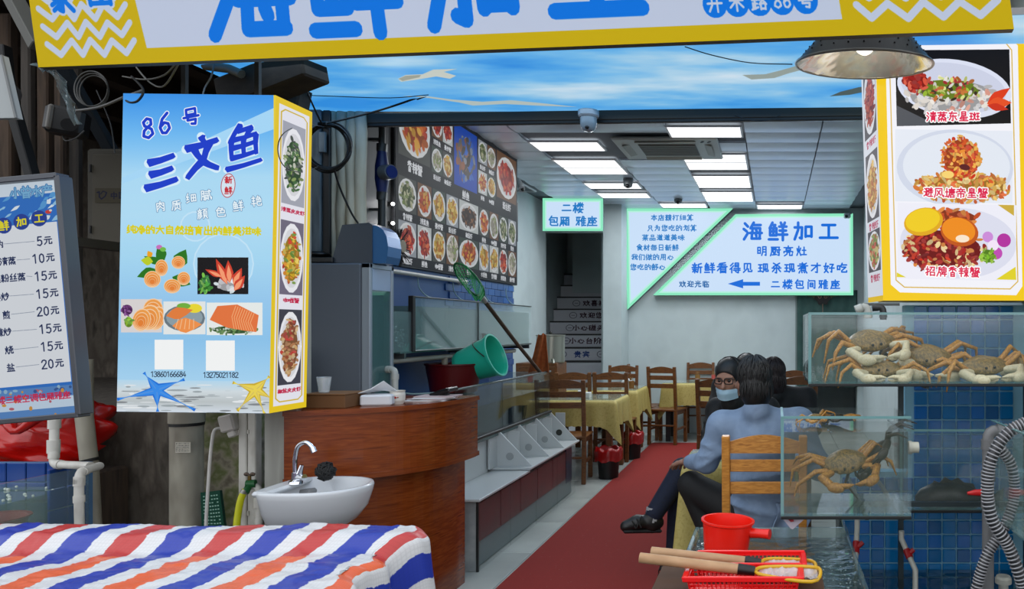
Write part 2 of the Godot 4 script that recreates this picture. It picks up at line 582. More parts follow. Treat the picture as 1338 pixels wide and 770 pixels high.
# ------------------------------------------------------------------ lettering: strokes on a 24 x 24 grid, "x,y x,y; ..." or "part@x,y,w,h"
func define_glyphs() -> void:
	glyphs = {
		"口": "4,5 4,20; 4,5 20,5 20,20; 4,19 20,19",
		"日": "5,2 5,22; 5,2 19,2 19,22; 5,12 19,12; 5,21 19,21",
		"目": "5,2 5,22; 5,2 19,2 19,22; 5,8 19,8; 5,15 19,15; 5,21 19,21",
		"田": "3,4 3,21; 3,4 21,4 21,21; 3,20 21,20; 3,12 21,12; 12,4 12,20",
		"木": "2,7 22,7; 12,1 12,23; 11,8 2,19; 13,8 22,19",
		"禾": "16,1 6,3; 2,8 22,8; 12,3 12,23; 11,9 2,18; 13,9 22,18",
		"米": "2,11 22,11; 12,1 12,23; 4,3 8,9; 20,3 16,9; 11,12 3,21; 13,12 21,21",
		"火": "12,1 11,11 3,22; 12,10 21,22; 4,6 6,12; 20,5 17,11",
		"月": "6,2 6,14 2,22; 6,2 19,2 19,22 15,21; 6,8 19,8; 6,14 19,14",
		"氵": "6,2 16,6; 2,9 12,12; 3,22 16,14",
		"冫": "4,5 14,9; 2,20 16,12",
		"亻": "16,1 3,12; 10,7 10,23",
		"艹": "1,12 23,12; 8,4 8,20; 16,4 16,20",
		"土": "4,10 20,10; 12,2 12,21; 1,21 23,21",
		"王": "3,3 21,3; 4,12 20,12; 12,3 12,21; 1,21 23,21",
		"女": "10,1 5,14 20,22; 18,7 12,17 3,22; 1,8 23,8",
		"灬": "4,4 2,20; 9,5 10,18; 15,5 17,18; 20,4 23,20",
		"虫": "4,5 4,13; 4,5 20,5 20,13; 4,13 20,13; 12,1 12,20; 3,21 20,20; 17,16 22,22",
		"纟": "13,1 4,9 14,8 4,15 15,14; 3,21 17,18",
		"阝": "5,2 5,23; 5,2 16,2 10,9 17,14 8,16",
		"心": "4,11 2,18; 7,8 7,19 10,21 17,21 18,17; 11,6 14,11; 18,9 22,15",
		"辶": "4,2 8,6; 2,10 7,10 7,17 2,20; 7,18 14,21 23,21",
		"石": "3,3 21,3; 11,3 2,16; 7,12 7,22; 7,12 20,12 20,22; 7,21 20,21",
		"鱼": "10,1 3,8; 8,4 17,4 13,8; 4,8 4,17; 4,8 20,8 20,17; 4,12 20,12; 12,8 12,17; 4,17 20,17; 1,22 23,22",
		"羊": "7,1 10,5; 17,1 14,5; 3,6 21,6; 4,11 20,11; 1,16 23,16; 12,6 12,23",
		"广": "12,1 12,4; 3,5 22,5; 4,5 4,14 1,23",
		"厂": "3,3 22,3; 4,3 4,14 1,23",
		"讠": "8,2 14,6; 2,10 11,10 11,21 17,17",
		"又": "3,4 20,4 14,15 3,22; 5,7 21,22",
		"隹": "9,1 2,12; 6,7 6,23; 14,1 16,5; 6,6 22,6; 6,11 21,11; 6,16 21,16; 6,22 23,22; 14,6 14,22",
		"欠": "8,1 3,11; 7,6 20,6 17,11; 12,7 11,14 2,22; 12,13 22,22",
		"见": "5,2 5,15; 5,2 19,2 19,15; 12,5 11,14 3,22; 14,14 14,20 22,20 22,17",
		"立": "12,1 12,5; 4,6 20,6; 8,9 10,18; 16,9 14,18; 2,21 22,21",
		"每": "8,1 2,8; 6,4 21,4; 6,8 4,21 20,21; 6,8 20,8 19,21; 1,14 23,14; 12,10 14,12; 12,16 13,18",
		"力": "2,7 19,7 18,21 14,20; 10,1 10,10 2,22",
		"足": "4,2 4,9; 4,2 20,2 20,9; 4,9 20,9; 12,9 12,21; 12,14 20,14; 5,13 5,21; 1,22 22,19",
		"各": "10,1 3,9; 8,4 18,4 3,15; 8,6 22,15; 6,14 6,22; 6,14 19,14 19,22; 6,21 19,21",
		"亲": "12,1 12,4; 3,5 21,5; 8,6 9,10; 16,6 15,10; 1,11 23,11; 3,15 21,15; 12,11 12,23; 10,16 4,21; 14,16 20,21",
		"斤": "19,2 6,4 6,13 2,22; 6,10 22,10; 16,10 16,23",
		"彦": "12,1 13,4; 3,5 21,5; 7,6 9,9; 17,6 14,9; 3,10 21,10; 4,10 4,15 1,23; 18,11 8,15; 19,14 8,19; 21,17 8,23",
		"页": "2,3 22,3; 12,3 10,7; 5,7 5,18; 5,7 19,7 19,18; 12,10 11,16 3,23; 14,18 21,23",
		"丰": "4,5 20,5; 5,11 19,11; 1,17 23,17; 12,1 12,23",
		"白": "12,1 9,5; 4,5 4,22; 4,5 20,5 20,22; 4,13 20,13; 4,21 20,21",
		"勺": "8,1 2,11; 6,6 21,6 20,21 15,20; 9,11 14,15",
		"青": "3,3 21,3; 4,6 20,6; 1,10 23,10; 12,0 12,10; 6,13 6,23; 6,13 18,13 18,23; 6,16 18,16; 6,19 18,19",
		"分": "9,1 2,11; 15,1 22,11; 5,12 18,12 17,22 12,21; 10,12 4,22",
		"少": "12,1 12,13; 6,4 2,11; 17,4 22,10; 20,10 12,18 3,22",
		"辛": "12,0 12,3; 3,4 21,4; 8,5 9,9; 16,5 15,9; 1,10 23,10; 3,15 21,15; 12,10 12,23",
		"束": "2,4 22,4; 5,8 5,14; 5,8 19,8 19,14; 5,14 19,14; 12,0 12,23; 11,15 3,22; 13,15 21,22",
		"扌": "3,7 21,7; 12,1 12,21 8,20; 2,16 22,12",
		"牙": "3,3 21,3; 6,3 4,11 22,11; 15,3 15,21 12,20; 14,11 2,21",
		"角": "9,0 3,6; 7,3 16,3 13,6; 5,6 5,15 2,22; 5,6 19,6 19,22 16,21; 5,11 19,11; 5,16 19,16; 12,6 12,16",
		"子": "4,3 19,3 12,9; 12,9 12,22 8,21; 1,12 23,12",
		"海": "氵@0,0,9,24; 每@8,0,16,24", "鲜": "鱼@0,0,12,24; 羊@12,0,12,24", "加": "力@0,0,13,24; 口@13,2,11,20",
		"工": "4,4 20,4; 12,4 12,20; 1,20 23,20", "开": "3,3 21,3; 1,11 23,11; 8,3 8,13 3,22; 16,3 16,23",
		"路": "足@0,0,11,24; 各@11,0,13,24", "号": "6,2 6,9; 6,2 18,2 18,9; 6,9 18,9; 2,12 22,12; 8,12 7,16 18,16 17,22 12,21",
		"家": "12,0 12,3; 3,8 3,4 21,4 21,8; 6,8 18,8; 12,8 5,13; 9,10 13,15 12,22 9,21; 11,13 3,18; 12,16 4,22; 19,11 14,14; 14,13 22,21",
		"团": "3,2 3,22; 3,2 21,2 21,22; 3,21 21,21; 6,9 18,9; 14,5 14,18 11,17; 13,10 6,16",
		"三": "4,4 20,4; 5,12 19,12; 2,20 22,20", "二": "5,6 19,6; 2,18 22,18", "文": "12,1 13,4; 2,6 22,6; 17,6 13,15 3,22; 7,7 12,15 22,22",
		"新": "亲@0,0,13,24; 斤@12,0,12,24", "肉": "4,5 4,23; 4,5 20,5 20,22 17,22; 12,1 11,7 6,12; 12,6 18,11; 12,11 6,18; 12,13 18,18",
		"质": "20,2 5,4 5,13 2,22; 5,8 22,8; 14,4 13,11; 9,11 9,19; 9,11 20,11 20,19; 14,13 14,17 7,23; 15,19 21,23",
		"细": "纟@0,0,11,24; 田@11,1,13,21", "腻": "月@0,0,9,24; 10,4 18,4; 19,1 20,12 23,22 24,17; 21,2 23,5; 10,8 18,8; 10,12 10,19; 10,12 17,12 17,19; 14,14 13,19 9,23; 14,19 17,22",
		"颜": "彦@0,0,12,24; 页@12,0,12,24", "色": "9,1 2,8; 7,4 17,4 13,8; 4,8 20,8 20,14; 4,14 20,14; 12,8 12,14; 4,8 4,20 7,22 21,22 21,18",
		"艳": "丰@0,0,11,24; 色@11,0,13,24", "纯": "纟@0,0,11,24; 11,5 24,4; 17,1 17,18 19,21 24,21 24,17; 12,8 12,14 23,14; 23,8 23,15",
		"净": "冫@0,0,8,24; 13,1 8,8; 12,4 19,4 16,8; 9,9 21,9 21,18; 7,13 24,13; 9,18 21,18; 15,9 15,23 12,22",
		"的": "白@0,0,11,24; 勺@12,0,12,24", "大": "2,8 22,8; 12,1 11,10 2,22; 13,10 22,22",
		"自": "12,0 9,4; 4,4 4,22; 4,4 20,4 20,22; 4,10 20,10; 4,16 20,16; 4,21 20,21",
		"然": "8,1 2,10; 6,4 12,4 9,10 2,15; 5,7 8,9; 13,6 23,6; 18,1 17,8 12,15; 18,8 23,15; 20,2 22,4; 灬@1,17,22,7",
		"培": "土@0,0,9,24; 16,0 16,3; 10,4 23,4; 13,6 14,10; 20,6 19,10; 9,11 24,11; 12,15 12,23; 12,15 22,15 22,23; 12,22 22,22",
		"育": "12,0 12,3; 2,4 22,4; 9,5 5,9 18,9; 15,6 19,10; 6,12 6,23; 6,12 18,12 18,23; 6,16 18,16; 6,19 18,19",
		"出": "4,3 4,11 20,11; 20,3 20,12; 12,0 12,22; 2,14 2,22 22,22; 22,14 22,23",
		"美": "7,0 9,3; 17,0 15,3; 3,4 21,4; 5,8 19,8; 2,12 22,12; 12,4 12,12; 2,16 22,16; 12,13 11,17 2,23; 13,17 22,23",
		"滋": "氵@0,0,8,24; 12,1 14,4; 20,1 18,4; 8,5 24,5; 14,6 10,12 14,12 10,19 15,19; 22,6 18,12 22,12 18,19 23,19",
		"味": "口@0,4,8,14; 11,6 22,6; 8,11 24,11; 16,1 16,23; 15,12 9,20; 17,12 23,20",
		"小": "12,1 12,22 9,21; 6,8 2,16; 18,8 22,16", "水": "12,1 12,22 9,21; 2,8 9,8 2,18; 21,5 14,10; 13,9 22,20",
		"曾": "7,0 9,4; 17,0 15,4; 3,5 3,12; 3,5 21,5 21,12; 3,12 21,12; 12,5 12,12; 6,14 6,23; 6,14 18,14 18,23; 6,18 18,18; 6,22 18,22",
		"产": "12,0 12,3; 3,4 21,4; 8,6 9,9; 16,6 15,9; 3,10 21,10; 4,10 4,15 1,23", "灼": "火@0,0,12,24; 勺@12,0,12,24",
		"清": "氵@0,0,8,24; 青@8,0,16,24", "蒸": "艹@0,0,24,6; 7,7 17,7 12,10; 12,9 12,16 10,16; 3,9 9,9 3,15; 20,8 14,12; 13,11 21,16; 3,18 21,18; 灬@2,18,20,6",
		"粉": "米@0,0,11,24; 分@11,0,13,24", "丝": "9,1 3,9 9,9 3,17 10,16; 20,1 14,9 20,9 14,17 22,16; 2,22 22,22",
		"姜": "7,0 9,3; 17,0 15,3; 3,4 21,4; 5,7 19,7; 2,11 22,11; 12,4 12,11; 女@0,11,24,13", "炒": "火@0,0,12,24; 少@12,0,12,24",
		"煎": "7,0 9,3; 17,0 15,3; 2,4 22,4; 4,7 4,17; 4,7 11,7 11,17; 4,10 11,10; 4,13 11,13; 15,7 15,14; 20,6 20,17 18,16; 灬@2,18,20,6",
		"辣": "辛@0,0,12,24; 束@12,0,12,24", "烧": "火@0,0,11,24; 13,4 22,3; 16,0 20,9 24,8; 22,1 14,10; 11,12 24,12; 15,12 14,18 11,23; 19,12 19,21 24,21 24,18",
		"盐": "2,4 11,4; 6,0 6,10; 1,10 12,10; 16,0 16,11; 16,4 22,6; 4,14 4,22; 4,14 20,14 20,22; 9,14 9,22; 15,14 15,22; 1,22 23,22",
		"元": "5,3 19,3; 2,9 22,9; 9,9 8,16 2,22; 15,9 15,21 22,21 22,17", "楼": "木@0,0,11,24; 17,0 17,10; 11,5 24,5; 13,1 14,4; 22,1 20,4; 16,5 11,10; 18,5 23,10; 女@11,11,13,13",
		"空": "12,0 12,3; 3,8 3,4 21,4 21,8; 9,6 4,12; 15,6 20,11; 5,14 19,14; 12,14 12,22; 2,22 22,22",
		"调": "讠@0,0,9,24; 10,2 10,14 8,23; 10,2 23,2 23,23 20,22; 13,6 20,6; 16,4 16,10; 12,10 21,10; 14,14 14,19; 14,14 19,14 19,19; 14,19 19,19",
		"包": "8,0 2,9; 6,4 21,4 20,15 16,14; 5,9 14,9 14,15; 5,14 14,14; 5,9 5,20 8,22 22,22 22,18", "厢": "厂@0,0,24,24; 木@4,5,10,18; 目@13,5,11,18",
		"雅": "牙@0,0,12,24; 隹@11,0,13,24", "座": "广@0,0,24,24; 9,6 6,13; 9,8 12,13; 18,6 15,13; 18,8 22,13; 13,5 13,22; 6,16 20,16; 4,22 23,22",
		"东": "3,4 21,4; 10,0 5,11 20,11; 12,8 12,22 9,21; 7,14 3,20; 17,14 21,20", "星": "日@4,0,16,11; 8,11 3,17; 6,14 21,14; 12,12 12,22; 5,18 19,18; 2,22 22,22",
		"斑": "王@0,2,8,20; 文@8,2,8,20; 王@16,2,8,20", "避": "辶@0,0,24,24; 8,2 14,2 14,7; 8,2 8,12 6,16; 8,7 14,7; 9,10 9,16; 9,10 14,10 14,16; 9,16 14,16; 辛@14,0,10,19",
		"风": "4,2 4,14 1,23; 4,2 19,2 19,16 23,22 23,18; 15,6 7,19; 8,7 16,18", "塘": "土@0,0,9,24; 16,0 16,3; 10,4 24,4; 11,4 11,14 8,23; 13,7 22,7 22,13; 12,10 24,10; 13,13 22,13; 17,4 17,16; 13,17 13,23; 13,17 22,17 22,23; 13,22 22,22",
		"帝": "12,0 12,3; 3,4 21,4; 8,5 9,8; 16,5 15,8; 2,12 2,9 22,9 22,12; 5,14 5,21; 5,14 19,14 19,21 17,21; 12,10 12,23", "皇": "白@4,0,16,11; 王@1,11,22,13",
		"蟹": "角@0,0,11,14; 12,2 22,2 21,7 19,7; 16,2 12,8; 14,8 13,10; 13,10 22,10; 12,12 23,12; 18,8 18,14; 虫@2,13,20,11",
		"招": "扌@0,0,10,24; 11,2 22,2 21,10 18,9; 16,2 11,11; 12,14 12,22; 12,14 22,14 22,22; 12,21 22,21",
		"牌": "6,2 6,12 1,23; 9,1 9,8; 6,8 12,8; 6,14 10,14 10,23; 18,0 16,3; 13,3 13,13; 13,3 23,3 23,13; 13,8 23,8; 13,13 23,13; 18,3 18,13 14,16; 12,18 24,18; 20,14 20,23",
		"香": "禾@2,0,20,13; 日@5,13,14,11", "本": "2,6 22,6; 12,1 12,23; 11,7 2,17; 13,7 22,17; 7,17 17,17", "店": "广@0,0,24,24; 13,6 13,14; 13,10 21,10; 8,14 8,22; 8,14 20,14 20,22; 8,21 20,21",
		"精": "米@0,0,11,24; 青@10,0,14,24", "打": "扌@0,0,10,24; 11,4 24,4; 18,4 18,21 15,20", "算": "6,0 2,6; 4,3 11,3; 17,0 13,6; 15,3 23,3; 目@5,6,14,11; 1,19 23,19; 8,17 4,24; 16,17 16,24",
		"只": "口@4,1,16,13; 9,15 3,23; 15,15 21,23", "为": "7,2 9,5; 3,9 20,8 19,21 15,20; 12,1 11,10 3,22; 13,13 15,16",
		"您": "亻@1,0,8,15; 13,0 9,7; 11,4 22,4 21,7; 16,5 16,14 14,13; 12,8 10,12; 19,8 22,12; 心@1,14,22,10", "吃": "口@0,4,8,14; 12,1 9,8; 11,5 22,5; 11,10 20,10 11,18 11,21 22,21 22,18",
		"划": "2,8 14,6; 7,1 9,12 14,21 15,17; 12,10 4,20; 10,2 13,4; 17,4 17,16; 22,1 22,22 19,21", "菜": "艹@0,0,24,6; 19,7 5,9; 6,10 8,13; 12,9 12,12; 19,9 16,12; 2,15 22,15; 12,12 12,24; 11,16 3,22; 13,16 21,22",
		"品": "口@5,0,14,11; 口@0,12,12,12; 口@12,12,12,12", "道": "辶@0,0,24,24; 11,1 13,4; 19,0 17,4; 8,5 23,5; 15,5 14,8; 11,8 11,18; 11,8 20,8 20,18; 11,11 20,11; 11,14 20,14; 11,18 20,18",
		"食": "12,0 2,9; 12,0 22,9; 12,5 12,8; 6,9 6,22 12,19; 6,9 18,9 18,15; 6,12 18,12; 6,15 18,15; 19,16 14,18; 12,16 22,23", "材": "木@0,0,12,24; 12,7 23,7; 19,1 19,22 16,21; 18,8 12,17",
		"我": "10,1 3,4; 1,9 23,9; 7,3 7,21 4,20; 2,17 12,13; 14,1 16,13 21,22 23,17; 21,11 13,20; 19,2 22,6", "们": "亻@0,0,9,24; 10,2 12,5; 10,8 10,23; 15,4 22,4 22,22 19,21",
		"做": "亻@0,0,7,24; 7,7 15,7; 11,2 11,13; 8,13 8,21; 8,13 14,13 14,21; 8,20 14,20; 19,1 15,10; 18,6 24,6; 22,6 19,16 14,23; 17,9 23,23",
		"用": "5,2 5,14 1,23; 5,2 20,2 20,23 17,22; 5,8 20,8; 5,14 20,14; 12,2 12,22", "舒": "6,0 0,9; 6,0 12,9; 2,9 10,9; 0,13 12,13; 6,6 6,16; 2,16 2,23; 2,16 10,16 10,23; 2,22 10,22; 14,2 22,2 18,8; 15,6 20,11; 13,12 24,12 22,16; 18,12 18,22 15,21",
		"明": "日@0,2,10,17; 月@10,0,14,24", "厨": "厂@0,0,24,24; 6,6 14,6; 7,9 7,14; 7,9 13,9 13,14; 7,14 13,14; 8,16 9,19; 12,16 11,20; 5,21 15,20; 15,9 24,9; 21,5 21,22 18,21; 17,12 18,16",
		"亮": "12,0 12,3; 2,4 22,4; 7,6 7,10; 7,6 17,6 17,10; 7,10 17,10; 2,16 2,13 22,13 22,16; 9,15 9,19 3,23; 9,15 15,15 15,22 21,22 21,19", "灶": "火@0,0,12,24; 土@12,1,12,22",
		"看": "19,0 6,2; 4,5 20,5; 1,9 23,9; 12,2 8,11 1,18; 8,11 8,23; 8,11 20,11 20,23; 8,15 20,15; 8,19 20,19; 8,22 20,22",
		"得": "8,1 2,7; 9,7 1,15; 5,12 5,23; 日@10,0,13,10; 10,13 24,13; 9,17 24,17; 20,11 20,23 17,22; 13,18 15,21", "现": "王@0,2,10,20; 见@9,1,15,22",
		"杀": "5,1 19,9; 19,1 5,9; 2,12 22,12; 12,8 12,23 9,22; 8,14 3,20; 16,14 21,20", "煮": "5,3 17,3; 11,0 11,7; 1,7 23,7; 20,1 3,14; 8,10 8,17; 8,10 18,10 18,17; 8,13 18,13; 8,17 18,17; 灬@2,18,20,6",
		"才": "2,6 22,6; 15,1 15,22 11,21; 14,7 2,18", "好": "女@0,0,12,24; 子@12,1,12,22", "欢": "又@0,2,11,20; 欠@11,0,13,24",
		"迎": "辶@0,0,24,24; 13,1 9,4 9,16; 9,15 14,13; 16,4 16,18; 16,4 22,4 22,14 20,14", "光": "12,0 12,9; 5,2 8,7; 19,2 16,7; 1,10 23,10; 9,10 8,17 2,23; 15,10 15,21 22,21 22,18",
		"临": "3,3 3,19; 7,1 7,23; 13,1 9,9; 12,5 23,5; 15,8 18,10; 10,13 10,22; 10,13 22,13 22,22; 16,13 16,22; 10,22 22,22", "间": "5,1 7,4; 4,6 4,23; 9,3 21,3 21,22 18,21; 9,9 9,18; 9,9 16,9 16,18; 9,13 16,13; 9,18 16,18",
		"福": "4,1 6,4; 1,7 8,7 1,17; 5,12 5,23; 6,12 8,16; 11,2 23,2; 13,6 13,11; 13,6 21,6 21,11; 13,11 21,11; 田@11,13,12,11", "碰": "石@0,1,10,22; 13,0 15,5; 21,0 19,5; 11,6 23,6; 15,6 15,20; 19,6 19,20; 12,9 13,16; 22,9 21,16; 10,21 24,21",
		"头": "8,2 11,5; 5,7 9,10; 14,1 13,14 3,22; 2,14 22,14; 14,16 20,22", "台": "10,1 4,10 20,9; 16,5 21,12; 5,14 5,23; 5,14 19,14 19,23; 5,22 19,22", "阶": "阝@0,0,9,24; 16,0 8,10; 16,0 24,10; 13,10 13,16 9,23; 19,9 19,23",
		"贵": "5,3 19,3 19,7; 5,3 5,7 19,7; 12,0 12,10; 1,10 23,10; 6,13 6,20; 6,13 18,13 18,20; 12,14 11,19 4,24; 14,20 20,24", "喜": "4,2 20,2; 12,0 12,5; 6,5 18,5; 6,8 6,12; 6,8 18,8 18,12; 6,12 18,12; 2,15 22,15; 6,17 6,23; 6,17 18,17 18,23; 6,22 18,22",
		"椒": "木@0,0,10,24; 12,2 12,11; 12,6 17,6; 9,11 17,11; 13,11 13,22; 11,15 9,20; 15,14 17,19; 18,6 24,6 17,22; 18,10 24,22", "皮": "4,6 4,14 1,23; 4,6 21,6 19,10; 12,1 12,12; 5,12 18,12 5,23; 8,13 21,23",
		"虾": "虫@0,0,11,24; 11,3 24,3; 17,3 17,23; 18,10 23,14", "咖": "口@0,5,8,13; 力@7,1,10,22; 口@16,5,8,15", "喱": "口@0,5,7,13; 9,2 24,2; 10,2 9,14 7,23; 田@12,5,11,9; 13,18 23,18; 18,14 18,22; 10,22 24,22",
		"宾": "12,0 12,3; 3,8 3,4 21,4 21,8; 18,7 7,9 7,16; 7,12 18,12; 15,12 15,16; 2,16 22,16; 9,18 4,23; 15,18 20,23",
		"中": "3,7 3,16; 3,7 21,7 21,16; 3,15 21,15; 12,1 12,23", "国": "3,2 3,22; 3,2 21,2 21,22; 3,21 21,21; 7,6 17,6; 8,11 16,11; 6,17 18,17; 12,6 12,17; 15,13 17,15",
		"0": "7,2 3,5 2,12 3,19 7,22 11,19 12,12 11,5 7,2", "1": "3,6 8,2 8,22", "2": "2,7 4,3 8,2 12,4 12,9 2,22 13,22", "3": "2,4 7,2 12,5 11,10 6,11 11,13 13,17 10,21 5,22 1,19",
		"4": "9,2 1,16 13,16; 10,9 10,22", "5": "12,2 4,2 3,11 8,9 12,12 12,18 8,22 2,20", "6": "11,2 5,7 2,15 4,21 8,22 12,18 11,13 7,11 3,14", "7": "2,2 13,2 6,22",
		"8": "7,2 3,5 4,9 7,11 11,14 12,19 7,22 2,19 3,14 7,11 11,9 11,4 7,2", "9": "12,10 9,13 4,12 2,7 5,2 10,2 12,7 11,15 5,22",
	}

var stroke_cache := {}
func strokes(ch: String) -> Array:
	if stroke_cache.has(ch): return stroke_cache[ch]
	var out := []
	if glyphs.has(ch):
		for s in String(glyphs[ch]).split(";"):
			s = s.strip_edges()
			if "@" in s:
				var b := s.split("@")
				var r := b[1].split(",")
				for line in strokes(b[0]):
					var moved := PackedVector2Array()
					for p in line: moved.append(Vector2(float(r[0]) + p.x / 24.0 * float(r[2]), float(r[1]) + p.y / 24.0 * float(r[3])))
					out.append(moved)
			else:
				var line := PackedVector2Array()
				for q in s.split(" "):
					var xy := q.split(",")
					line.append(Vector2(float(xy[0]), float(xy[1])))
				out.append(line)
	stroke_cache[ch] = out
	return out

# a sheet of print: source coordinates -> unit square by `to`, drawn at twice its size
class Pad:
	var im: Image
	var w: int
	var h: int
	var to: Callable
	var rng := RandomNumberGenerator.new()
	func _init(W: int, H: int, fn: Callable, bg: Color) -> void:
		w = W
		h = H
		to = fn
		rng.seed = 11
		im = Image.create(W * 2, H * 2, false, Image.FORMAT_RGB8)
		im.fill(bg)
	func poly(src, c: Color) -> void:
		var p := PackedVector2Array()
		for q in src:
			var t: Vector2 = to.call(q)
			p.append(Vector2(t.x * w * 2, t.y * h * 2))
		fill(p, c)
	func fill(p: PackedVector2Array, c: Color) -> void:
		var n := p.size()
		var y0 := INF
		var y1 := -INF
		for q in p:
			y0 = minf(y0, q.y); y1 = maxf(y1, q.y)
		for y in range(maxi(0, int(floor(y0))), mini(h * 2 - 1, int(ceil(y1))) + 1):
			var yy := y + 0.5
			var xs := []
			var a := p[n - 1]
			for b in p:
				if (a.y <= yy) != (b.y <= yy):
					xs.append(a.x + (yy - a.y) / (b.y - a.y) * (b.x - a.x))
				a = b
			if xs.size() < 2: continue
			xs.sort()
			for i in range(0, xs.size() - 1, 2):
				var x0 := maxi(0, int(round(xs[i])))
				var x1 := mini(w * 2, int(round(xs[i + 1])))
				if x1 > x0: im.fill_rect(Rect2i(x0, y, x1 - x0, 1), c)
	func rect(x0: float, y0: float, x1: float, y1: float, c: Color) -> void:
		poly([Vector2(x0, y0), Vector2(x1, y0), Vector2(x1, y1), Vector2(x0, y1)], c)
	func oval(c: Vector2, rx: float, ry: float, col: Color, turn := 0.0, n := 18) -> void:
		var p := []
		for i in n:
			var a := TAU * i / n
			p.append(c + Vector2(cos(a) * rx, sin(a) * ry).rotated(turn))
		poly(p, col)
	func line(a: Vector2, b: Vector2, wd: float, col: Color) -> void:
		var d := (b - a).normalized() * wd / 2.0
		if d == Vector2.ZERO: d = Vector2(wd / 2.0, 0)
		var p := []
		for i in 6: p.append(b + d.rotated(-PI / 2 + PI * i / 5))
		for i in 6: p.append(a + d.rotated(PI / 2 + PI * i / 5))
		poly(p, col)
	func path(pts: Array, wd: float, col: Color) -> void:
		for i in pts.size() - 1: line(pts[i], pts[i + 1], wd, col)
	func frame(x0: float, y0: float, x1: float, y1: float, wd: float, col: Color, notch := 0.0) -> void:
		var p := [Vector2(x0 + notch, y0), Vector2(x1 - notch, y0), Vector2(x1, y0 + notch), Vector2(x1, y1 - notch), Vector2(x1 - notch, y1), Vector2(x0 + notch, y1), Vector2(x0, y1 - notch), Vector2(x0, y0 + notch), Vector2(x0 + notch, y0)]
		path(p, wd, col)
	# rows of colour from the top down
	func fade(y0: float, y1: float, cols: Array) -> void:
		for y in range(int(y0 * h * 2), int(y1 * h * 2)):
			var t := (float(y) / (h * 2) - y0) / (y1 - y0) * (cols.size() - 1)
			var i := mini(int(t), cols.size() - 2)
			im.fill_rect(Rect2i(0, y, w * 2, 1), (cols[i] as Color).lerp(cols[i + 1], t - i))
	# a plate of food inside a rectangle: background, plate, heap of pieces in the given colours
	func dish(x0: float, y0: float, x1: float, y1: float, bg: Color, plate: Color, cols: Array, n := 60, tall := 0.8, big := 0.13) -> void:
		rect(x0, y0, x1, y1, bg)
		var c := Vector2((x0 + x1) / 2, (y0 + y1) / 2)
		var rx := (x1 - x0) * 0.5
		var ry := (y1 - y0) * 0.5 * tall
		if plate.a > 0.0:
			oval(c, rx, ry, plate)
			oval(c, rx * 0.86, ry * 0.86, plate.darkened(0.08))
		heap(c, rx * 0.76, ry * 0.78, cols, n, minf(rx, ry) * big * 2.0)
	func heap(c: Vector2, rx: float, ry: float, cols: Array, n: int, size: float) -> void:
		oval(c, rx * 0.9, ry * 0.85, (cols[0] as Color).darkened(0.35))
		for i in n:
			var a := rng.randf() * TAU
			var r := sqrt(rng.randf())
			var col: Color = cols[rng.randi() % cols.size()]
			col = col.darkened(rng.randf() * 0.25).lightened(rng.randf() * 0.15)
			oval(c + Vector2(cos(a) * rx, sin(a) * ry) * r, size * rng.randf_range(0.5, 1.1), size * rng.randf_range(0.3, 0.6), col, rng.randf() * PI, 9)
	func texture() -> ImageTexture:
		im.resize(w, h, Image.INTERPOLATE_BILINEAR)
		return ImageTexture.create_from_image(im)

# one line of writing; p is the top left corner, ax/ay the directions of the line and of its height
func write(pad: Pad, text: String, p: Vector2, size: float, wd: float, col: Color, gap := 0.08, ax := Vector2.RIGHT, ay := Vector2.DOWN, edge := 0.0, edge_col := Color.WHITE) -> void:
	for pass_ in ([0, 1] if edge > 0.0 else [1]):
		var pen := p
		for ch in text:
			var adv := 1.0 + gap
			if ch == " ":
				pen += ax * size * 0.5
				continue
			var k := size / 24.0
			if ch in "0123456789": adv = 0.6 + gap
			for line in strokes(ch):
				for i in line.size() - 1:
					var a: Vector2 = pen + ax * line[i].x * k + ay * line[i].y * k
					var b: Vector2 = pen + ax * line[i + 1].x * k + ay * line[i + 1].y * k
					pad.line(a, b, wd + (edge * 2.0 if pass_ == 0 else 0.0), edge_col if pass_ == 0 else col)
			pen += ax * size * adv

func centred(pad: Pad, text: String, cx: float, y: float, size: float, wd: float, col: Color, gap := 0.08, edge := 0.0, edge_col := Color.WHITE) -> void:
	var n := 0.0
	for ch in text: n += 0.5 if ch == " " else (0.6 + gap if ch in "0123456789" else 1.0 + gap)
	write(pad, text, Vector2(cx - (n - gap) * size / 2.0, y), size, wd, col, gap, Vector2.RIGHT, Vector2.DOWN, edge, edge_col)

# maps for print: a rectangle of source coordinates, or a plane seen by the lens
func flat_map(x0: float, y0: float, x1: float, y1: float) -> Callable:
	return func(p: Vector2) -> Vector2: return Vector2((p.x - x0) / (x1 - x0), (p.y - y0) / (y1 - y0))

# ------------------------------------------------------------------ room lights: flat LED panels in the ceiling grid
const PANELS := [[-2.23, 6.88, 1, "front left, nearest the menu board"], [-2.23, 7.62, 2, "second in the left row"], [-2.23, 8.84, 1, "third in the left row"], [-2.23, 9.5, 1, "fourth in the left row, near the stair opening"],
	[-0.92, 6.36, 1, "foremost, right of the air conditioner"], [-0.92, 7.38, 2, "behind the air conditioner"], [-0.92, 8.42, 2, "third in the right row"], [-0.92, 9.42, 2, "fourth in the right row"], [-0.26, 10.42, 1, "above the big blue lettered sign"], [-1.575, 10.3, 1, "above the triangular lettered sign"]]

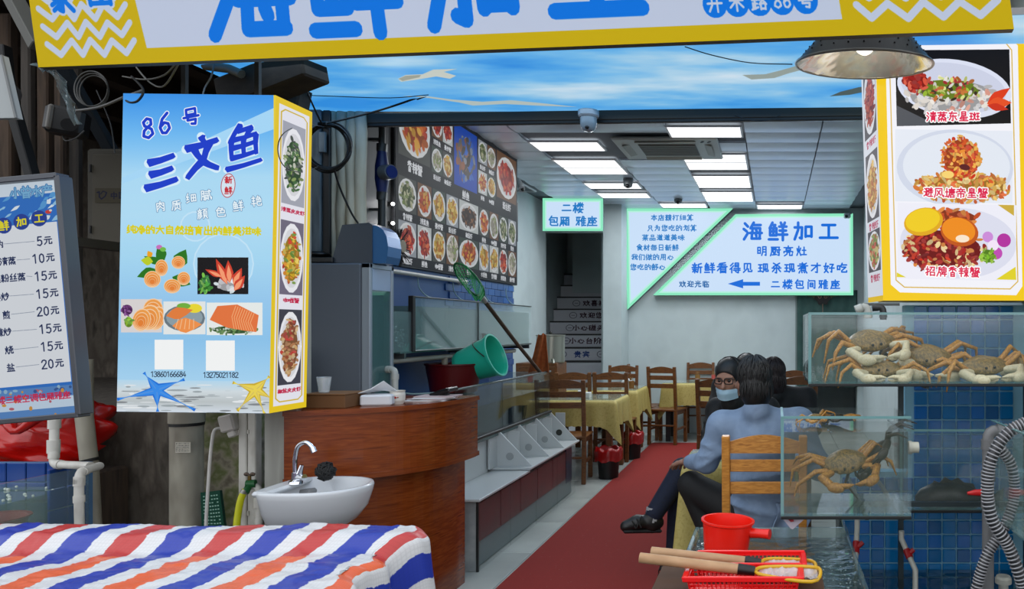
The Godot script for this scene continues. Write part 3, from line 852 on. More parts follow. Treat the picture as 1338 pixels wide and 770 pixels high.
func make_room_lights() -> void:
	for p in PANELS:
		var w := 0.64
		var l: float = 0.36 * p[2]
		var c := Vector3(p[0] + w / 2, 3.175, -p[1] - l / 2)
		var t := thing("ceiling_light", "white LED ceiling panel " + p[3], "light", c, "LED panels in the shop ceiling")
		for k in p[2]:
			var cc := c + Vector3(0, 0, l / 2 - 0.18 - 0.36 * k)
			part(t, "diffuser", bx(cc + Vector3(0, -0.004, 0), Vector3(w - 0.03, 0.008, 0.335), 0.002), glowing(Color(1, 1, 1), 1.6))
			var fr := S()
			for s in [-1, 1]:
				box(fr, cc + Vector3(s * (w / 2 - 0.008), 0, 0), Vector3(0.016, 0.018, 0.36))
				box(fr, cc + Vector3(0, 0, s * 0.173), Vector3(w - 0.034, 0.018, 0.014))
			part(t, "frame", fr, mat(Color(0.9, 0.91, 0.92), 0.4))
		area_light("panel_light", c + Vector3(0, -0.03, 0), Vector3.DOWN, Vector2(w - 0.05, l - 0.05), Color(0.96, 0.98, 1.0), 3.5)

# ------------------------------------------------------------------ the building
func build_structure() -> void:
	var plaster := grain("plaster", [Color(0.70, 0.75, 0.76), Color(0.74, 0.79, 0.80), Color(0.72, 0.77, 0.78)], 0.01, Vector3.ONE * 0.5, 0.75)
	var concrete := grain("concrete", [Color(0.22, 0.20, 0.18), Color(0.42, 0.39, 0.35), Color(0.33, 0.30, 0.27), Color(0.52, 0.48, 0.43)], 0.012, Vector3(0.9, 0.35, 0.9), 0.95, 0.0, 0.6, 4, 6, 512)
	# street and floor
	var g := setting("street_ground")
	part(g, "paving", span(Vector3(-9, -0.12, 7), Vector3(6, -0.004, -4.28)), grain("street", [Color(0.2, 0.2, 0.2), Color(0.33, 0.32, 0.31)], 0.03, Vector3.ONE * 0.6, 0.9))
	var fl := setting("floor")
	part(fl, "screed", span(Vector3(-3.8, -0.12, -4.28), Vector3(1.45, -0.01, -14.2)), mat(Color(0.36, 0.37, 0.37), 0.9))
	var tile_m := []
	for i in 3: tile_m.append(grain("floor_tile%d" % i, [Color(0.68, 0.70, 0.68).darkened(i * 0.03), Color(0.76, 0.78, 0.76).darkened(i * 0.03)], 0.008, Vector3.ONE * 0.7, 0.22, 0.0, 0.0, 20 + i))
	var tm := done(bx(Vector3.ZERO, Vector3(0.794, 0.02, 0.794), 0.003))
	for i in 6:
		for j in 9:
			var o := part(fl, "floor_tile", tm, tile_m[(i * 2 + j * 3 + i * j) % 3])
			o.position = Vector3(-2.82 + i * 0.8, -0.01, -4.69 - j * 0.8)
	# shop ceiling: long metal strips with grooves between them
	var ce := setting("ceiling")
	part(ce, "slab", span(Vector3(-3.8, 3.23, -4.8), Vector3(1.5, 3.4, -14.2)), mat(Color(0.5, 0.52, 0.54), 0.9))
	part(ce, "backing", span(Vector3(-3.3, 3.205, -4.9), Vector3(1.3, 3.23, -11.45)), mat(Color(0.42, 0.45, 0.48), 0.8))
	var strip := S()
	strip.set_smooth_group(0)
	for k in 8:      # a shallow wave across each strip
		var a0 := -0.175 + 0.35 * k / 8.0
		var a1 := -0.175 + 0.35 * (k + 1) / 8.0
		var y0 := -0.012 - 0.010 * sin(PI * k / 8.0)
		var y1 := -0.012 - 0.010 * sin(PI * (k + 1) / 8.0)
		tri(strip, Vector3(-0.322, y0, a0), Vector3(0.322, y0, a0), Vector3(0.322, y1, a1))
		tri(strip, Vector3(-0.322, y0, a0), Vector3(0.322, y1, a1), Vector3(-0.322, y1, a1))
	strip.set_smooth_group(-1)
	box(strip, Vector3(0, 0.0, 0), Vector3(0.644, 0.024, 0.35))
	var strip_mesh := done(strip)
	var strip_m := mat(Color(0.80, 0.85, 0.90), 0.3, 0.1)
	for cx in 6:
		var x := -2.558 + cx * 0.655
		var z := 5.0
		while z < 11.3:
			var hit := false
			for p in PANELS:
				if absf(p[0] + 0.32 - x) < 0.3 and z + 0.175 > p[1] and z - 0.175 < p[1] + 0.36 * p[2]: hit = true
			if x > -1.7 and x < -0.2 and z > 6.55 and z < 7.65 and not hit:
				hit = x < -0.8
			if not hit:
				part(ce, "ceiling_strip", strip_mesh, strip_m).position = Vector3(x, 3.196, -z)
			z += 0.36
	# walls of the shop
	var wl := setting("wall_left")
	part(wl, "front_section", span(Vector3(-2.95, 0, -4.75), Vector3(-2.62, 3.2, -7.6)), plaster)
	part(wl, "rear_section", span(Vector3(-3.4, 0, -7.6), Vector3(-3.13, 3.2, -10.45)), plaster)
	part(wl, "stairwell_section", span(Vector3(-3.8, 0, -10.3), Vector3(-3.56, 3.2, -14)), plaster)
	part(wl, "stairwell_return", span(Vector3(-3.8, 0, -10.3), Vector3(-3.15, 3.2, -10.45)), plaster)
	part(wl, "return", span(Vector3(-3.4, 0, -7.4), Vector3(-2.62, 3.2, -7.66)), plaster)
	var wb := setting("wall_back")
	part(wb, "plaster_face", span(Vector3(-2.2, 0, -10.9), Vector3(0.29, 3.2, -11.1)), plaster)
	part(wb, "over_door", span(Vector3(0.29, 2.03, -10.9), Vector3(1.17, 3.2, -11.1)), plaster)
	part(wb, "door_jamb", span(Vector3(1.17, 0, -10.9), Vector3(1.45, 3.2, -11.1)), plaster)
	part(wb, "passage_end", span(Vector3(-0.2, 0, -12.6), Vector3(1.5, 3.2, -12.8)), plaster)
	part(wb, "passage_side", span(Vector3(-0.2, 0, -11.1), Vector3(0.0, 3.2, -12.6)), plaster)
	part(wb, "passage_side", span(Vector3(1.3, 0, -11.1), Vector3(1.5, 3.2, -12.6)), plaster)
	part(wb, "pillar", span(Vector3(-2.34, 0, -10.4), Vector3(-2.09, 3.2, -11.0)), plaster)
	part(wb, "lintel", span(Vector3(-3.2, 2.80, -10.4), Vector3(-2.34, 3.2, -10.55)), plaster)
	part(wb, "stairwell_end", span(Vector3(-3.8, 0, -13.9), Vector3(-2.1, 3.2, -14.1)), plaster)
	part(wb, "stairwell_side", span(Vector3(-2.50, 0, -11.0), Vector3(-2.15, 3.2, -14)), plaster)
	part(wb, "stairwell_panel", px_box(748, 285, 794, 383, 12.6, 0.05), plaster)
	var wr := setting("wall_right")
	part(wr, "plaster_face", span(Vector3(1.25, 0, -3.75), Vector3(1.5, 3.4, -11.5)), plaster)
	part(wr, "street_pier", span(Vector3(1.3, 0, -3.0), Vector3(2.6, 3.6, -3.9)), concrete)
	var wf := setting("wall_front")
	part(wf, "header", span(Vector3(-3.1, 2.85, -4.62), Vector3(1.4, 3.4, -4.86)), plaster)
	# left neighbour: stained concrete wall and a recess over it, deepened to make it dark
	part(wf, "concrete_face", span(Vector3(-7, 0, -4.25), Vector3(-2.83, 1.02, -4.5)), concrete)
	part(wf, "recess_back", span(Vector3(-7, 1.0, -7.2), Vector3(-2.95, 3.4, -7.4)), concrete)
	part(wf, "recess_side", span(Vector3(-7.2, 0, -4.25), Vector3(-7.0, 3.4, -7.4)), concrete)
	part(wf, "recess_jamb", span(Vector3(-3.0, 1.03, -4.7), Vector3(-2.95, 3.4, -7.2)), concrete)
	part(wf, "recess_ledge", span(Vector3(-7, 1.0, -4.26), Vector3(-2.95, 1.03, -7.2)), concrete)
	# floor above the arcade, with the house front that carries the banner
	var roof := setting("ceiling_arcade")
	part(roof, "slab", span(Vector3(-7, 3.4, -3.8), Vector3(2.6, 3.6, -14.2)), grain("old_timber", [Color(0.20, 0.16, 0.13), Color(0.30, 0.25, 0.20)], 0.02, Vector3(0.3, 1, 1), 0.95))
	part(roof, "house_front", span(Vector3(-7, 3.4, -3.72), Vector3(2.6, 6.5, -3.9)), plaster)
	for i in 5: part(roof, "joist", span(Vector3(-6.2 + i * 0.75, 3.2, -3.75), Vector3(-6.08 + i * 0.75, 3.4, -7.2)), grain("old_timber", []))
	# porch ceiling, printed with sky and gulls; its glow is added to brighten it
	var pc := setting("ceiling_porch")
	var lift := Vector3(0, 0.003, 0)
	var q := [Vector3(-2.95, 2.832, -4.72), Vector3(1.25, 2.832, -4.72), Vector3(1.25, 2.832, -3.24), Vector3(-2.95, 2.832, -3.69)]
	part(pc, "board", slab_up(q[0] + lift, q[1] + lift, q[2] + lift, q[3] + lift, 0.03), mat(Color(0.7, 0.7, 0.7), 0.7))
	var sky := S()
	sky.set_smooth_group(-1)
	for k in [0, 1, 2, 0, 2, 3]:
		sky.set_uv(Vector2((q[k].x + 2.95) / 4.2, (4.72 + q[k].z) / 1.48))
		sky.add_vertex(q[k])
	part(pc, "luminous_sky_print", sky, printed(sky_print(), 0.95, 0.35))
	area_light("porch_ceiling_light", Vector3(-0.8, 2.80, -4.1), Vector3.DOWN, Vector2(3.6, 0.9), Color(0.80, 0.90, 1.0), 0.4)  # added fill under the print, lifts the dim left side
	# dark rail that closes the porch ceiling against the shop
	var tr := setting("trim_1", "dark brown rail across the top of the shop opening")
	part(tr, "rail", bar(S(), at(408, 158, 4.76), at(1160, 147, 4.66), 0.075, 0.06, 0.004), mat(Color(0.25, 0.21, 0.17), 0.5))
	part(tr, "lower_lip", bar(S(), at(408, 165, 4.74), at(1160, 154, 4.64), 0.03, 0.02, 0.003), mat(Color(0.11, 0.10, 0.09), 0.5))

func sky_print() -> Texture2D:
	var n := FastNoiseLite.new()
	n.seed = 5
	n.frequency = 0.011
	n.fractal_octaves = 5
	var small := Image.create(420, 140, false, Image.FORMAT_RGB8)
	var cols := [Color(0.20, 0.56, 0.88), Color(0.32, 0.65, 0.91), Color(0.46, 0.73, 0.92), Color(0.64, 0.81, 0.92), Color(0.80, 0.88, 0.94)]
	var g := ramp(cols)
	for y in 140:
		for x in 420:
			var v := n.get_noise_2d(x * 0.55, y * 1.7) * 0.85 + 0.42 + 0.12 * sin(x * 0.012 + 4.2)
			small.set_pixel(x, y, g.sample(clampf(v, 0, 1)))
	small.resize(2520, 840, Image.INTERPOLATE_CUBIC)
	var to := func(p: Vector2) -> Vector2:
		var d := 1332.0 / (428.0 - p.y)
		var x := (p.x - 1013.0) * d / 1000.0
		return Vector2((x + 2.95) / 4.2, (4.72 - d) / 1.48)
	var pad := Pad.new(1260, 420, to, Color.WHITE)
	pad.im = small
	small.convert(Image.FORMAT_RGB8)
	var V := func(a: Array) -> Array:
		var o := []
		for i in range(0, a.size(), 2): o.append(Vector2(a[i], a[i + 1]))
		return o
	pad.poly(V.call([520, 103, 530, 98, 552, 97, 566, 91, 598, 90, 580, 94, 596, 99, 588, 103, 570, 100, 545, 104, 524, 107]), Color(0.78, 0.80, 0.77))
	pad.poly(V.call([521, 103, 530, 99, 550, 98, 548, 101, 526, 106]), Color(0.60, 0.62, 0.58))
	pad.poly(V.call([524, 125, 560, 126, 590, 130, 630, 133, 668, 131, 700, 134, 756, 140, 700, 138, 660, 136, 618, 138, 600, 134, 560, 128]), Color(0.70, 0.75, 0.74))
	pad.poly(V.call([970, 98, 1000, 97, 1020, 92, 1048, 84, 1060, 88, 1030, 96, 1012, 102, 982, 104]), Color(0.58, 0.62, 0.60))
	pad.poly(V.call([1084, 126, 1098, 120, 1122, 114, 1140, 112, 1140, 118, 1110, 124]), Color(0.30, 0.36, 0.36))
	return pad.texture()

# ------------------------------------------------------------------ signs
func build_signs() -> void:
	banner()
	blue_box()
	price_board()
	right_box()
	wall_menu()
	back_signs()

func banner() -> void:
	var yellow := Color(0.81, 0.69, 0.05)
	var white := Color(0.77, 0.80, 0.87)
	var blue := Color(0.02, 0.46, 0.87)
	# source: photo pixels straightened so that the lower edge is level at y = 88; the sheet runs on above the frame
	var to := func(p: Vector2) -> Vector2: return Vector2((p.x - 38.0) / (1326.0 - 38.0), (p.y + 150.0) / 238.0)
	var pad := Pad.new(1932, 357, to, yellow)
	pad.poly([Vector2(178, -130), Vector2(1122, -130), Vector2(1128, 70), Vector2(204, 70)], white)
	for r in 8:
		var y := -22.0 * r
		var left := [Vector2(56, 60), Vector2(75, 74), Vector2(94, 57), Vector2(108, 75), Vector2(122, 57), Vector2(140, 76), Vector2(154, 59), Vector2(173, 75), Vector2(187, 60)]
		for i in left.size(): left[i] += Vector2(-3.0 * r, y)
		pad.path(left, 8.0, white)
		var right := [Vector2(1147, 61), Vector2(1163, 76), Vector2(1184, 61), Vector2(1206, 78), Vector2(1226, 61), Vector2(1247, 78), Vector2(1268, 62), Vector2(1290, 78), Vector2(1312, 62)]
		for i in right.size(): right[i] += Vector2(0, y - 6.0)
		pad.path(right, 8.5, white)
	write(pad, "家", Vector2(64, -18), 40, 6, blue, 0.0, Vector2(0.98, 0.1), Vector2(0.1, 1.0), 3, white)
	write(pad, "团", Vector2(122, -22), 40, 6, blue, 0.0, Vector2(1, 0), Vector2(0.08, 1.0), 3, white)
	for c in [["海", 300.0], ["鲜", 446.0], ["加", 606.0], ["工", 768.0]]:
		write(pad, c[0], Vector2(c[1], -54), 122, 19, blue)
	var txt := "开禾路86号"
	var cx := [976.0, 1003.0, 1030.5, 1058.0, 1087.0]
	for x in cx: pad.oval(Vector2(x, 48), 15, 15, blue)
	for i in 3: write(pad, txt[i], Vector2(cx[i] - 9.5, 38), 19, 2.6, white)
	write(pad, "86", Vector2(1048, 38), 18, 2.4, white, 0.02)
	write(pad, "号", Vector2(1077.5, 38), 19, 2.6, white)
	var dl := 3.3
	var dr := 2.85
	var bl := at(50, 88, dl)
	var br := at(1325, 38, dr)
	var up := (at(38, 0, dl) - bl).normalized() * 0.84
	up.z = 0.0
	var sign_ := thing("shop_banner", "long white and yellow shop sign with big blue lettering across the top", "sign", (bl + br) / 2)
	part(sign_, "case", slab(bl + up + Vector3(0, 0, -0.003), br + up + Vector3(0, 0, -0.003), br + Vector3(0, 0, -0.003), bl + Vector3(0, 0, -0.003), 0.035), mat(Color(0.30, 0.28, 0.22), 0.6))
	face(sign_, "front_print", bl + up, br + up, br, bl, printed(pad.texture(), 0.0, 0.8))

func leaf(pad: Pad, a: Vector2, b: Vector2, w: float, c: Color) -> void:
	var n := (b - a).orthogonal().normalized() * w
	var m := a.lerp(b, 0.45)
	pad.poly([a, a.lerp(m, 0.6) + n * 0.8, m + n, b.lerp(m, 0.5) + n * 0.6, b, b.lerp(m, 0.5) - n * 0.6, m - n, a.lerp(m, 0.6) - n * 0.8], c)

func salmon(pad: Pad, c: Vector2, rx: float, ry: float, turn := 0.0) -> void:
	pad.oval(c, rx, ry, Color(0.80, 0.40, 0.14), turn)
	for i in 4:
		var k := 1.0 - i * 0.22
		pad.oval(c + Vector2(0, ry * 0.1 * i).rotated(turn), rx * k, ry * k, Color(0.97, 0.82, 0.66), turn)
		pad.oval(c + Vector2(0, ry * 0.1 * i).rotated(turn), rx * k * 0.93, ry * k * 0.9, Color(0.94, 0.62, 0.30).lerp(Color(0.9, 0.5, 0.2), i * 0.3), turn)

func star(pad: Pad, c: Vector2, tips: Array, c1: Color, c2: Color) -> void:
	var n := tips.size()
	for pass_ in 2:
		var p := []
		for i in n:
			var t: Vector2 = tips[i]
			var prev: Vector2 = tips[(i + n - 1) % n]
			p.append(c + ((t - c).normalized() + (prev - c).normalized()).normalized() * (9.0 - pass_ * 2.5))
			var s := (t - c).orthogonal().normalized() * (2.2 - pass_ * 0.8)
			p.append(t - s - (t - c) * 0.06 * pass_); p.append(t + s - (t - c) * 0.06 * pass_)
		pad.poly(p, c1 if pass_ == 0 else c2)
	for t in tips:
		pad.line(c.lerp(t, 0.1), c.lerp(t, 0.8), 1.2, c1.lightened(0.25))

func blue_box() -> void:
	var to := func(p: Vector2) -> Vector2:
		var v := (p.y - 122.0 - (p.x - 161.0) * 0.012) / 416.0
		return Vector2((p.x - 161.0 + v * 8.5) / 199.0, v)
	var pad := Pad.new(796, 1664, to, Color(0.6, 0.8, 0.95))
	pad.fade(0.0, 0.90, [Color(0.22, 0.58, 0.93), Color(0.44, 0.74, 0.97), Color(0.68, 0.87, 0.98), Color(0.70, 0.88, 0.98), Color(0.66, 0.86, 0.97), Color(0.60, 0.80, 0.95), Color(0.56, 0.78, 0.94), Color(0.66, 0.84, 0.96)])
	pad.fade(0.90, 1.0, [Color(0.72, 0.86, 0.95), Color(0.83, 0.87, 0.89), Color(0.74, 0.77, 0.78), Color(0.84, 0.88, 0.92)])
	# printed rays, bubbles and shore
	pad.poly([Vector2(160, 232), Vector2(360, 140), Vector2(360, 168), Vector2(160, 240)], Color(0.66, 0.86, 0.99))
	for b in [[Vector2(255, 296), 20.0], [Vector2(292, 345), 40.0]]:
		pad.oval(b[0], b[1], b[1], Color(0.78, 0.91, 0.99))
		pad.oval(b[0], b[1] - 2, b[1] - 2, Color(0.69, 0.87, 0.98))
	for i in 90:
		var p := Vector2(rng.randf_range(152, 358), rng.randf_range(503, 540))
		pad.oval(p, rng.randf_range(3, 14), rng.randf_range(0.5, 1.4), [Color(0.9, 0.92, 0.93), Color(0.62, 0.66, 0.68), Color(0.78, 0.82, 0.84), Color(0.52, 0.54, 0.56)][i % 4])
	var ink := Color(0.03, 0.22, 0.80)
	var ax := Vector2(0.96, -0.27)
	write(pad, "86", Vector2(183, 155), 30, 3.9, ink, 0.16, ax, Vector2(0.1, 1.0), 1.1)
	write(pad, "号", Vector2(237, 143), 24, 3.4, ink, 0.1, Vector2(0.97, -0.2), Vector2(0.08, 1.0), 1.1)
	# brush lettering: each stroke a tapered lozenge
	for c in [["三", Vector2(186, 208), 48.0, 48.0], ["文", Vector2(239, 183), 48.0, 54.0], ["鱼", Vector2(294, 166), 48.0, 62.0]]:
		for pass_ in 2:
			for s in strokes(c[0]):
				for i in s.size() - 1:
					var a: Vector2 = c[1] + Vector2(s[i].x / 24 * c[2], s[i].y / 24 * c[3] - s[i].x / 24 * c[2] * 0.28)
					var b: Vector2 = c[1] + Vector2(s[i + 1].x / 24 * c[2], s[i + 1].y / 24 * c[3] - s[i + 1].x / 24 * c[2] * 0.28)
					var d := (b - a).normalized()
					var n := d.orthogonal()
					var w := 5.4 if c[0] != "鱼" else 4.0
					if pass_ == 0:
						pad.line(a, b, w * 2 + 1.2, Color(0.86, 0.95, 1.0))
					else:
						pad.poly([a - d * 2 + n * w * 0.4, a + n * w * 1.1, a.lerp(b, 0.5) + n * w * 0.75, b + n * w * 0.9 + d * 2, b + d * 3.5 - n * w * 0.2, b - n * w * 0.5, a.lerp(b, 0.5) - n * w * 0.8, a - n * w * 0.9], ink)
	pad.oval(Vector2(298, 242.6), 9.5, 16.0, Color(0.75, 0.16, 0.2), 0.1, 28)
	pad.oval(Vector2(298, 242.6), 8.6, 15.0, Color(0.85, 0.92, 0.97), 0.1, 28)
	write(pad, "新", Vector2(293.5, 230), 10, 1.4, Color(0.78, 0.1, 0.16))
	write(pad, "鲜", Vector2(293.5, 244), 10, 1.4, Color(0.78, 0.1, 0.16))
	for c in [["肉", 209, 270.6], ["质", 229.6, 269], ["细", 249, 260], ["腻", 268.6, 256], ["颜", 264, 280], ["色", 288, 278], ["鲜", 310.6, 270], ["艳", 334.5, 263.6]]:
		write(pad, c[0], Vector2(c[1] - 7, c[2] - 7), 14, 1.5, Color(0.93, 0.98, 1.0), 0, Vector2(0.99, -0.12), Vector2(0.1, 1), 0.7, Color(0.38, 0.56, 0.72))
	write(pad, "纯净的大自然培育出的鲜美滋味", Vector2(165.5, 294), 11.6, 2.0, Color(0.87, 0.82, 0.06), 0.085, Vector2(1, 0.016))
	# salmon roses on leaves
	for l in [[Vector2(205, 352), Vector2(179, 362), 7.0], [Vector2(215, 340), Vector2(205, 325), 8.0], [Vector2(230, 350), Vector2(243, 326), 10.0], [Vector2(225, 362), Vector2(249, 372), 9.0], [Vector2(212, 345), Vector2(188, 335), 5.0]]: leaf(pad, l[0], l[1], l[2], Color(0.16, 0.46, 0.10))
	leaf(pad, Vector2(200, 342), Vector2(184, 340), 6, Color(0.75, 0.82, 0.15)); leaf(pad, Vector2(198, 336), Vector2(193, 328), 4, Color(0.95, 0.65, 0.1))
	for s in [[Vector2(199, 365), 11.0, 11.0], [Vector2(211, 350), 8.5, 11.0], [Vector2(233, 343), 9.0, 8.5], [Vector2(240, 364), 8.5, 9.0], [Vector2(225, 374), 11.0, 9.5]]: salmon(pad, s[0], s[1], s[2])
	pad.oval(Vector2(208, 323), 4, 3, Color(0.8, 0.45, 0.75)); pad.oval(Vector2(213, 326), 4, 3, Color(0.45, 0.75, 0.3))
	# picture tiles
	pad.rect(258, 336.5, 324.5, 384.5, Color(0.06, 0.05, 0.06))
	pad.heap(Vector2(300, 372), 18, 10, [Color(0.95, 0.95, 0.97), Color(0.85, 0.9, 0.92)], 24, 5)
	for l in [[Vector2(297, 372), Vector2(282, 338), 6.0], [Vector2(300, 370), Vector2(298, 340), 6.0], [Vector2(305, 372), Vector2(316, 350), 6.0], [Vector2(306, 380), Vector2(320, 360), 6.0], [Vector2(290, 362), Vector2(268, 352), 4.0]]:
		leaf(pad, l[0], l[1], l[2], Color(0.82, 0.25, 0.16)); leaf(pad, l[0], l[1].lerp(l[0], 0.2), l[2] * 0.55, Color(0.98, 0.62, 0.45))
	pad.heap(Vector2(268, 371), 8, 12, [Color(0.25, 0.65, 0.2), Color(0.5, 0.8, 0.3), Color(0.15, 0.45, 0.2)], 26, 4)
	pad.rect(158, 391, 211.5, 434.5, Color(0.86, 0.84, 0.84))
	pad.heap(Vector2(166, 405), 8, 8, [Color(0.45, 0.2, 0.5), Color(0.6, 0.35, 0.65)], 14, 3)
	for s in [[Vector2(200, 404), 13.0, 14.0], [Vector2(205, 416), 11.0, 16.0], [Vector2(195, 415), 14.0, 17.0], [Vector2(185, 418), 12.0, 15.0]]: salmon(pad, s[0], s[1], s[2], 0.3)
	pad.heap(Vector2(168, 421), 6, 8, [Color(0.6, 0.8, 0.2), Color(0.45, 0.7, 0.2)], 14, 3)
	pad.rect(213.5, 394, 268.5, 437, Color(0.90, 0.92, 0.92))
	pad.oval(Vector2(241, 416), 27, 17, Color(0.42, 0.48, 0.52)); pad.oval(Vector2(241, 415), 24, 14, Color(0.56, 0.63, 0.66))
	pad.oval(Vector2(254, 403), 10, 6, Color(0.93, 0.86, 0.2)); pad.oval(Vector2(240, 400), 9, 4, Color(0.45, 0.7, 0.25))
	leaf(pad, Vector2(217, 413), Vector2(252, 405), 8, Color(0.90, 0.50, 0.24)); leaf(pad, Vector2(225, 426), Vector2(264, 424), 10, Color(0.95, 0.58, 0.30))
	for i in 5: pad.line(Vector2(233 + i * 5, 417), Vector2(229 + i * 6, 430), 0.8, Color(0.98, 0.80, 0.62))
	pad.rect(270, 395.5, 343, 438, Color(0.92, 0.94, 0.93))
	pad.heap(Vector2(306, 431), 32, 6, [Color(0.3, 0.5, 0.25), Color(0.8, 0.85, 0.8), Color(0.45, 0.6, 0.35)], 60, 3)
	pad.poly([Vector2(274, 418), Vector2(284, 400), Vector2(310, 398), Vector2(338, 412), Vector2(335, 434), Vector2(318, 432), Vector2(296, 428)], Color(0.90, 0.46, 0.24))
	for i in 9: pad.path([Vector2(308 + i * 3, 400 + i * 1.2), Vector2(303 + i * 3, 414 + i), Vector2(306 + i * 3.2, 430 + i * 0.3)], 0.9, Color(0.97, 0.70, 0.48))
	# two code squares stay blank
	pad.rect(202, 444, 239.5, 483, Color(0.97, 0.98, 0.98)); pad.rect(269, 445, 306.8, 484.5, Color(0.97, 0.98, 0.98))
	write(pad, "13860166684", Vector2(196.5, 485), 8.2, 0.95, Color(0.15, 0.2, 0.28), -0.09)
	write(pad, "13275021182", Vector2(265, 486), 8.2, 0.95, Color(0.15, 0.2, 0.28), -0.09)
	star(pad, Vector2(205, 510), [Vector2(188, 487), Vector2(241, 496), Vector2(255, 536), Vector2(206, 538), Vector2(153, 522)], Color(0.13, 0.45, 0.85), Color(0.22, 0.56, 0.93))
	star(pad, Vector2(334, 510), [Vector2(304, 500), Vector2(352, 492), Vector2(360, 524), Vector2(346, 542), Vector2(310, 537)], Color(0.80, 0.68, 0.18), Color(0.93, 0.84, 0.32))
	pad.rect(357.5, 110, 362, 560, Color(0.93, 0.83, 0.2))
	var front := pad.texture()
	# narrow side
	pad = Pad.new(150, 1251, flat_map(0, 124, 50, 541), Color(0.93, 0.80, 0.12))
	pad.rect(5, 132, 46, 533, Color(0.93, 0.93, 0.97))
	pad.frame(8, 137, 43, 528, 1.6, Color(0.85, 0.72, 0.2), 5)
	pad.dish(10, 152, 41, 262, Color(0.66, 0.67, 0.72), Color(0.95, 0.95, 0.97), [Color(0.25, 0.42, 0.2), Color(0.55, 0.65, 0.35), Color(0.3, 0.33, 0.3), Color(0.82, 0.84, 0.76)], 90, 0.9)
	pad.dish(10, 284, 41, 384, Color(0.45, 0.42, 0.50), Color(0.95, 0.95, 0.97), [Color(0.93, 0.74, 0.1), Color(0.9, 0.55, 0.1), Color(0.85, 0.25, 0.1), Color(0.45, 0.6, 0.2), Color(0.97, 0.85, 0.35)], 90, 0.95)
	pad.dish(10, 404, 41, 506, Color(0.25, 0.25, 0.30), Color(0.95, 0.95, 0.97), [Color(0.75, 0.5, 0.3), Color(0.85, 0.68, 0.45), Color(0.6, 0.3, 0.18), Color(0.92, 0.80, 0.62), Color(0.8, 0.25, 0.2)], 110, 0.95)
	var red := Color(0.78, 0.12, 0.28)
	centred(pad, "清蒸皮皮虾", 26, 267, 6.0, 1.0, red, 0.05)
	centred(pad, "咖喱蟹", 26, 388, 7.0, 1.0, red, 0.05)
	centred(pad, "椒盐皮皮虾", 26, 511, 6.0, 1.0, red, 0.05)
	var side := pad.texture()
	var d := 3.4
	var tl := at(161, 122, d)
	var tr := at(360, 124.4, d)
	var bl := at(152.5, 538, d)
	var br := bl + tr - tl
	var back := Vector3(0, 0, -0.27)
	var s := thing("sign_box", "tall blue salmon light box with starfish hanging left of the counter", "sign", (bl + br) / 2 + back / 2)
	part(s, "case", slab(tl + Vector3(0, 0, -0.004), tr + Vector3(-0.004, 0, -0.004), br + Vector3(-0.004, 0, -0.004), bl + Vector3(0, 0, -0.004), 0.266), mat(Color(0.75, 0.66, 0.25), 0.5))
	face(s, "front_print", tl, tr, br, bl, printed(front, 0.92))
	face(s, "side_print", tr, tr + back, br + back, br, printed(side, 0.85))
	area_light("sign_box_light", (tl + br) / 2 + Vector3(0, 0, 0.03), Vector3(0, 0, 1), Vector2(0.6, 1.3), Color(0.75, 0.88, 1.0), 0.10)
	area_light("sign_box_light", (tr + br + back) / 2 + Vector3(0.03, 0, 0), Vector3(1, 0, 0), Vector2(0.2, 1.2), Color(0.95, 0.93, 0.9), 0.10)
	# hanging brackets
	for k in [0.25, 0.75]:
		var top := tl.lerp(tr, k) + back / 2
		part(s, "hanger", bar(S(), top, top + Vector3(0, 3.4 - top.y, 0), 0.02, 0.02), mat(Color(0.12, 0.12, 0.12), 0.6))

